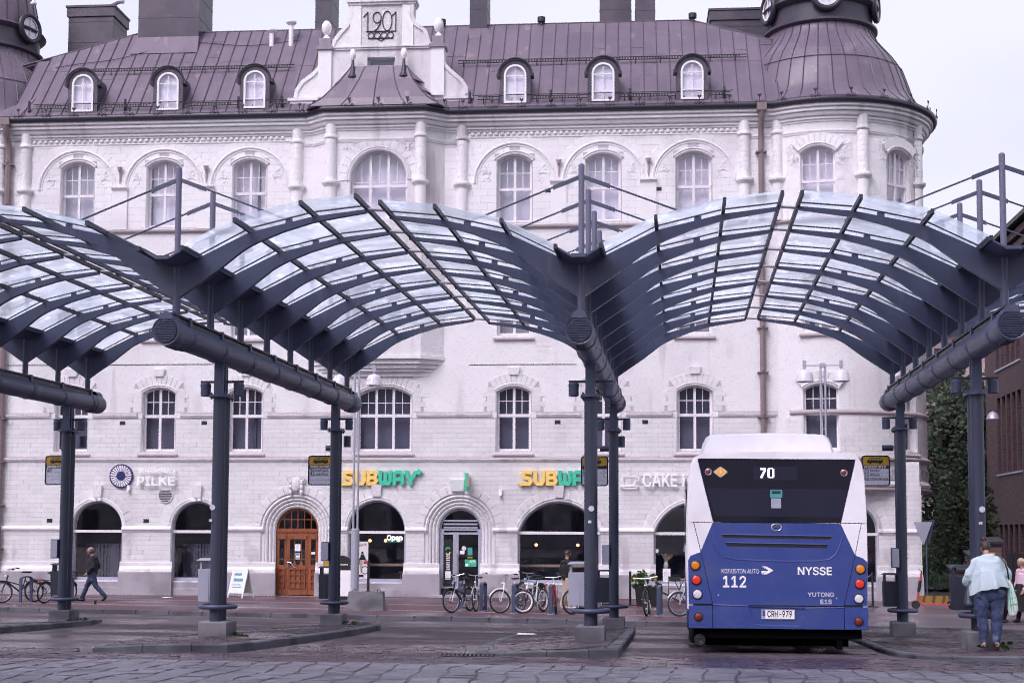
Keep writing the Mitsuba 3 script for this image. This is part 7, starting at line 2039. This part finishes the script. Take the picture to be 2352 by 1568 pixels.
tree('tall dark leafy tree right behind the round tower', 13.2, 75, -.2, 10.2, 2.7, 7500, 11, low=.1, cl=60, size=.17)
tree('dense dark tree between the tower and the brick building, in front of the grass bank', 11.3, 60.5, -.7, 4.8, 1.3, 4200, 12, low=.12, size=.13, cl=40)
tree('dark tree with reddish leaves behind the other trees', 14.8, 83, .2, 10.5, 3.0, 5000, 13, m='m_leaf_red', low=.2, size=.22)
tree('broad tree filling the gap low behind the tower', 15.8, 78, -.1, 11.5, 2.8, 5000, 17, low=.2, size=.2)
k = thing('hedge', 'dark hedge along the foot of the trees', 'hedge')
part(k, 'foliage', leaves((10.7, 53.0, .1), (.8, 1.0, 1.1), 4500, .1, 21, clumps=26), 'm_leaf')
k = thing('far_house', 'pale pink house glimpsed through the tree leaves', 'building')
part(k, 'wall', box(8, 40, 96, 100, 1, 15), 'm_far_wall')
part(k, 'roof', hexa([[7, 95, 15], [41, 95, 15], [41, 101, 15], [7, 101, 15]], [[7, 97.5, 17.5], [41, 97.5, 17.5], [41, 98.5, 17.5], [7, 98.5, 17.5]]), 'm_roof')
for i, x in enumerate(np.arange(10, 38, 3.2)):
    for z in (4, 8, 12):
        part(k, 'window', box(x, x + 1.2, 95.9, 96, z, z + 1.7), 'm_bus_glass')
k = thing('kick_scooter', 'red electric kick scooter parked by the corner of the building', 'scooter', tw=T().translate([7.62, 45.3, -.6]).rotate([0, 0, 1], 172))
part(k, 'deck', box(-.45, .35, -.08, .08, .12, .17), 'm_scooter')
part(k, 'stem', cat(tube([[.42, 0, .2], [.5, 0, .3], [.36, 0, 1.1]], .035, 8), tube([[.3, 0, .14], [.42, 0, .2]], .04, 8)), 'm_scooter', 40)
part(k, 'battery', tube([[.46, 0, .52], [.405, 0, .85]], .05, 8), 'm_black', 40)
part(k, 'handlebar', cat(tube([[.36, -.24, 1.14], [.36, 0, 1.1], [.36, .24, 1.14]], .017, 6), tube([[.36, -.1, 1.12], [.44, -.16, 1.2]], .01, 5)), 'm_black', 40)
for x, r in ((-.52, .13), (.55, .13)):
    w = part(k, 'wheel', torus((x, 0, r), r - .03, .03, 22, 8, (0, 1, 0)), 'm_rubber', True)
    part(w, 'hub', cyl((x, -.03, r), (x, .03, r), .075, 14), 'm_iron', 40)
part(k, 'mudguard', tube([[-.52 + .15 * math.cos(a), 0, .13 + .15 * math.sin(a)] for a in np.linspace(.3, 2.6, 8)], .03, 5), 'm_black', 50)
k = thing('road_barrier', 'yellow barrier board with red diagonal stripes behind the scooter', 'barrier', tw=T().translate([8.1, 48.3, -.7]).scale([.62, 1, .9]))
part(k, 'board', box(-.75, .75, 0, .04, .05, .42), 'm_barrier_yellow_shaded')
for x in (-.5, .0, .5):
    part(k, 'stripe', prism([(x - .12, .05), (x + .02, .05), (x + .12, .42), (x - .02, .42)], -.006, 0), 'm_barrier_red_shaded')
k = thing('traffic_sign', 'grey back of a triangular traffic sign at the tower corner', 'traffic sign', tw=T().translate([8.05, 49.8, .05]).rotate([0, 0, 1], 15).scale([.7, 1, .95]))
part(k, 'plate', prism(Polygon([(-.42, 2.1), (.42, 2.1), (0, 1.35)]).buffer(.03), 0, .02), 'm_frame_grey')
part(k, 'plate_back', prism(Polygon([(.1, 2.1), (.62, 2.2), (.36, 1.4)]).buffer(.02), .08, .1), 'm_steel')
part(k, 'post', cyl((.2, .06, -.6), (.2, .06, 2.2), .03, 10), 'm_steel', 40)
k = thing('no_parking_sign', 'yellow square sign with a blue and red no-parking disc behind the woman', 'traffic sign', tw=T().translate([8.6, 42.0, .46]).scale([.5, 1, .55]))
part(k, 'plate', box(-.3, .3, 0, .02, .62, 1.28), 'm_ochre')
part(k, 'disc', cyl((0, -.012, .95), (0, 0, .95), .22, 24), 'm_red', 40)
part(k, 'disc', cyl((0, -.02, .95), (0, -.012, .95), .18, 24), 'm_bus_blue', 40)
part(k, 'bar', prism([(-.14, 1.06), (-.1, 1.1), (.14, .84), (.1, .8)], -.026, -.02), 'm_red')
part(k, 'post', cyl((0, .05, -1.65), (0, .05, 1.25), .05, 10), 'm_iron', 40)
k = thing('hanging_lamp', 'grey dome street lamp hung on a wire before the brick wall', 'street lamp', tw=T().translate([10.85, 52, 5.68]).scale(.52))
part(k, 'shade', lathe([(.04, .55), (.1, .52), (.28, .38), (.38, .2), (.42, .02), (.4, 0), (.36, .2)], 22), 'm_galv', 40)
part(k, 'wire', cat(tube([[0, 0, .55], [3, 0, .95], [7, 0, 1.3]], .02, 4), tube([[0, 0, .55], [-4, 0, 1.1]], .018, 4)), 'm_iron')
gq = np.random.default_rng(8)
bp = np.column_stack([gq.uniform(8, 17, 5000), gq.uniform(64, 82, 5000)])
bz_ = -.7 + (bp[:, 1] - 64) * .16 + .12
bl_ = gq.uniform(.08, .22, 5000)
ba = gq.uniform(0, 6.28, 5000)
bd = np.column_stack([np.cos(ba) * .06, np.sin(ba) * .06])
bv = np.stack([np.column_stack([bp - bd, bz_]), np.column_stack([bp + bd, bz_]), np.column_stack([bp + bd * gq.uniform(-1.5, 1.5, (5000, 1)), bz_ + bl_ + .12])], 1).reshape(-1, 3)
struct('grass', (bv, np.arange(15000).reshape(-1, 3)), 'm_leaf', kind='stuff')
# weeds at the column footings, litter
for x0, yc, zg, ci, j in COLS:
    if (ci, j) in ((0, 1), (1, 0), (1, 1), (3, 0)):
        struct('weeds', leaves((x0 + .33, yc - .05, zg + .03), (.22, .26, .06), 90, .035, int(100 + ci * 7 + j), clumps=9), 'm_leaf_light', kind='stuff')
for x, y, z, l in ((-2.6, 24.2, .13, 'scrap of white paper lying on the middle platform'), (-15.6, 46.5, -.59, 'scrap of white paper on the pavement left of the door'), (-17.4, 47.6, -.59, 'small white litter at the foot of the granite pier'), (-.95, 43.5, -.595, 'flat pale cardboard strip on the pavement near the planter')):
    zz = float(road_z(x, y)) + z if z > 0 else z
    solo('litter', l, 'litter', hexa([[-.16, -.06, 0], [.14, -.08, .01], [.17, .07, 0], [-.12, .05, .01]], [[-.15, -.06, .012], [.13, -.07, .03], [.16, .07, .012], [-.12, .05, .025]]), 'm_white', tw=T().translate([x, y, zz]))
# the row of houses across the square, behind the camera: seen only in the windows
k = thing('opposite_house', 'long pale house row across the square, mirrored in the windows', 'building')
part(k, 'wall', box(-70, 70, -44, -40, -1, 14), 'm_granite')
for x in np.arange(-66, 66, 4.4):
    for z in (1.5, 5.5, 9.5):
        part(k, 'window', box(x, x + 1.6, -40.0, -39.95, z, z + 2.2), 'm_bus_glass')
part(k, 'roof', hexa([[-71, -45, 14], [71, -45, 14], [71, -39, 14], [-71, -39, 14]], [[-71, -43, 16.5], [71, -43, 16.5], [71, -41, 16.5], [-71, -41, 16.5]]), 'm_chimney')
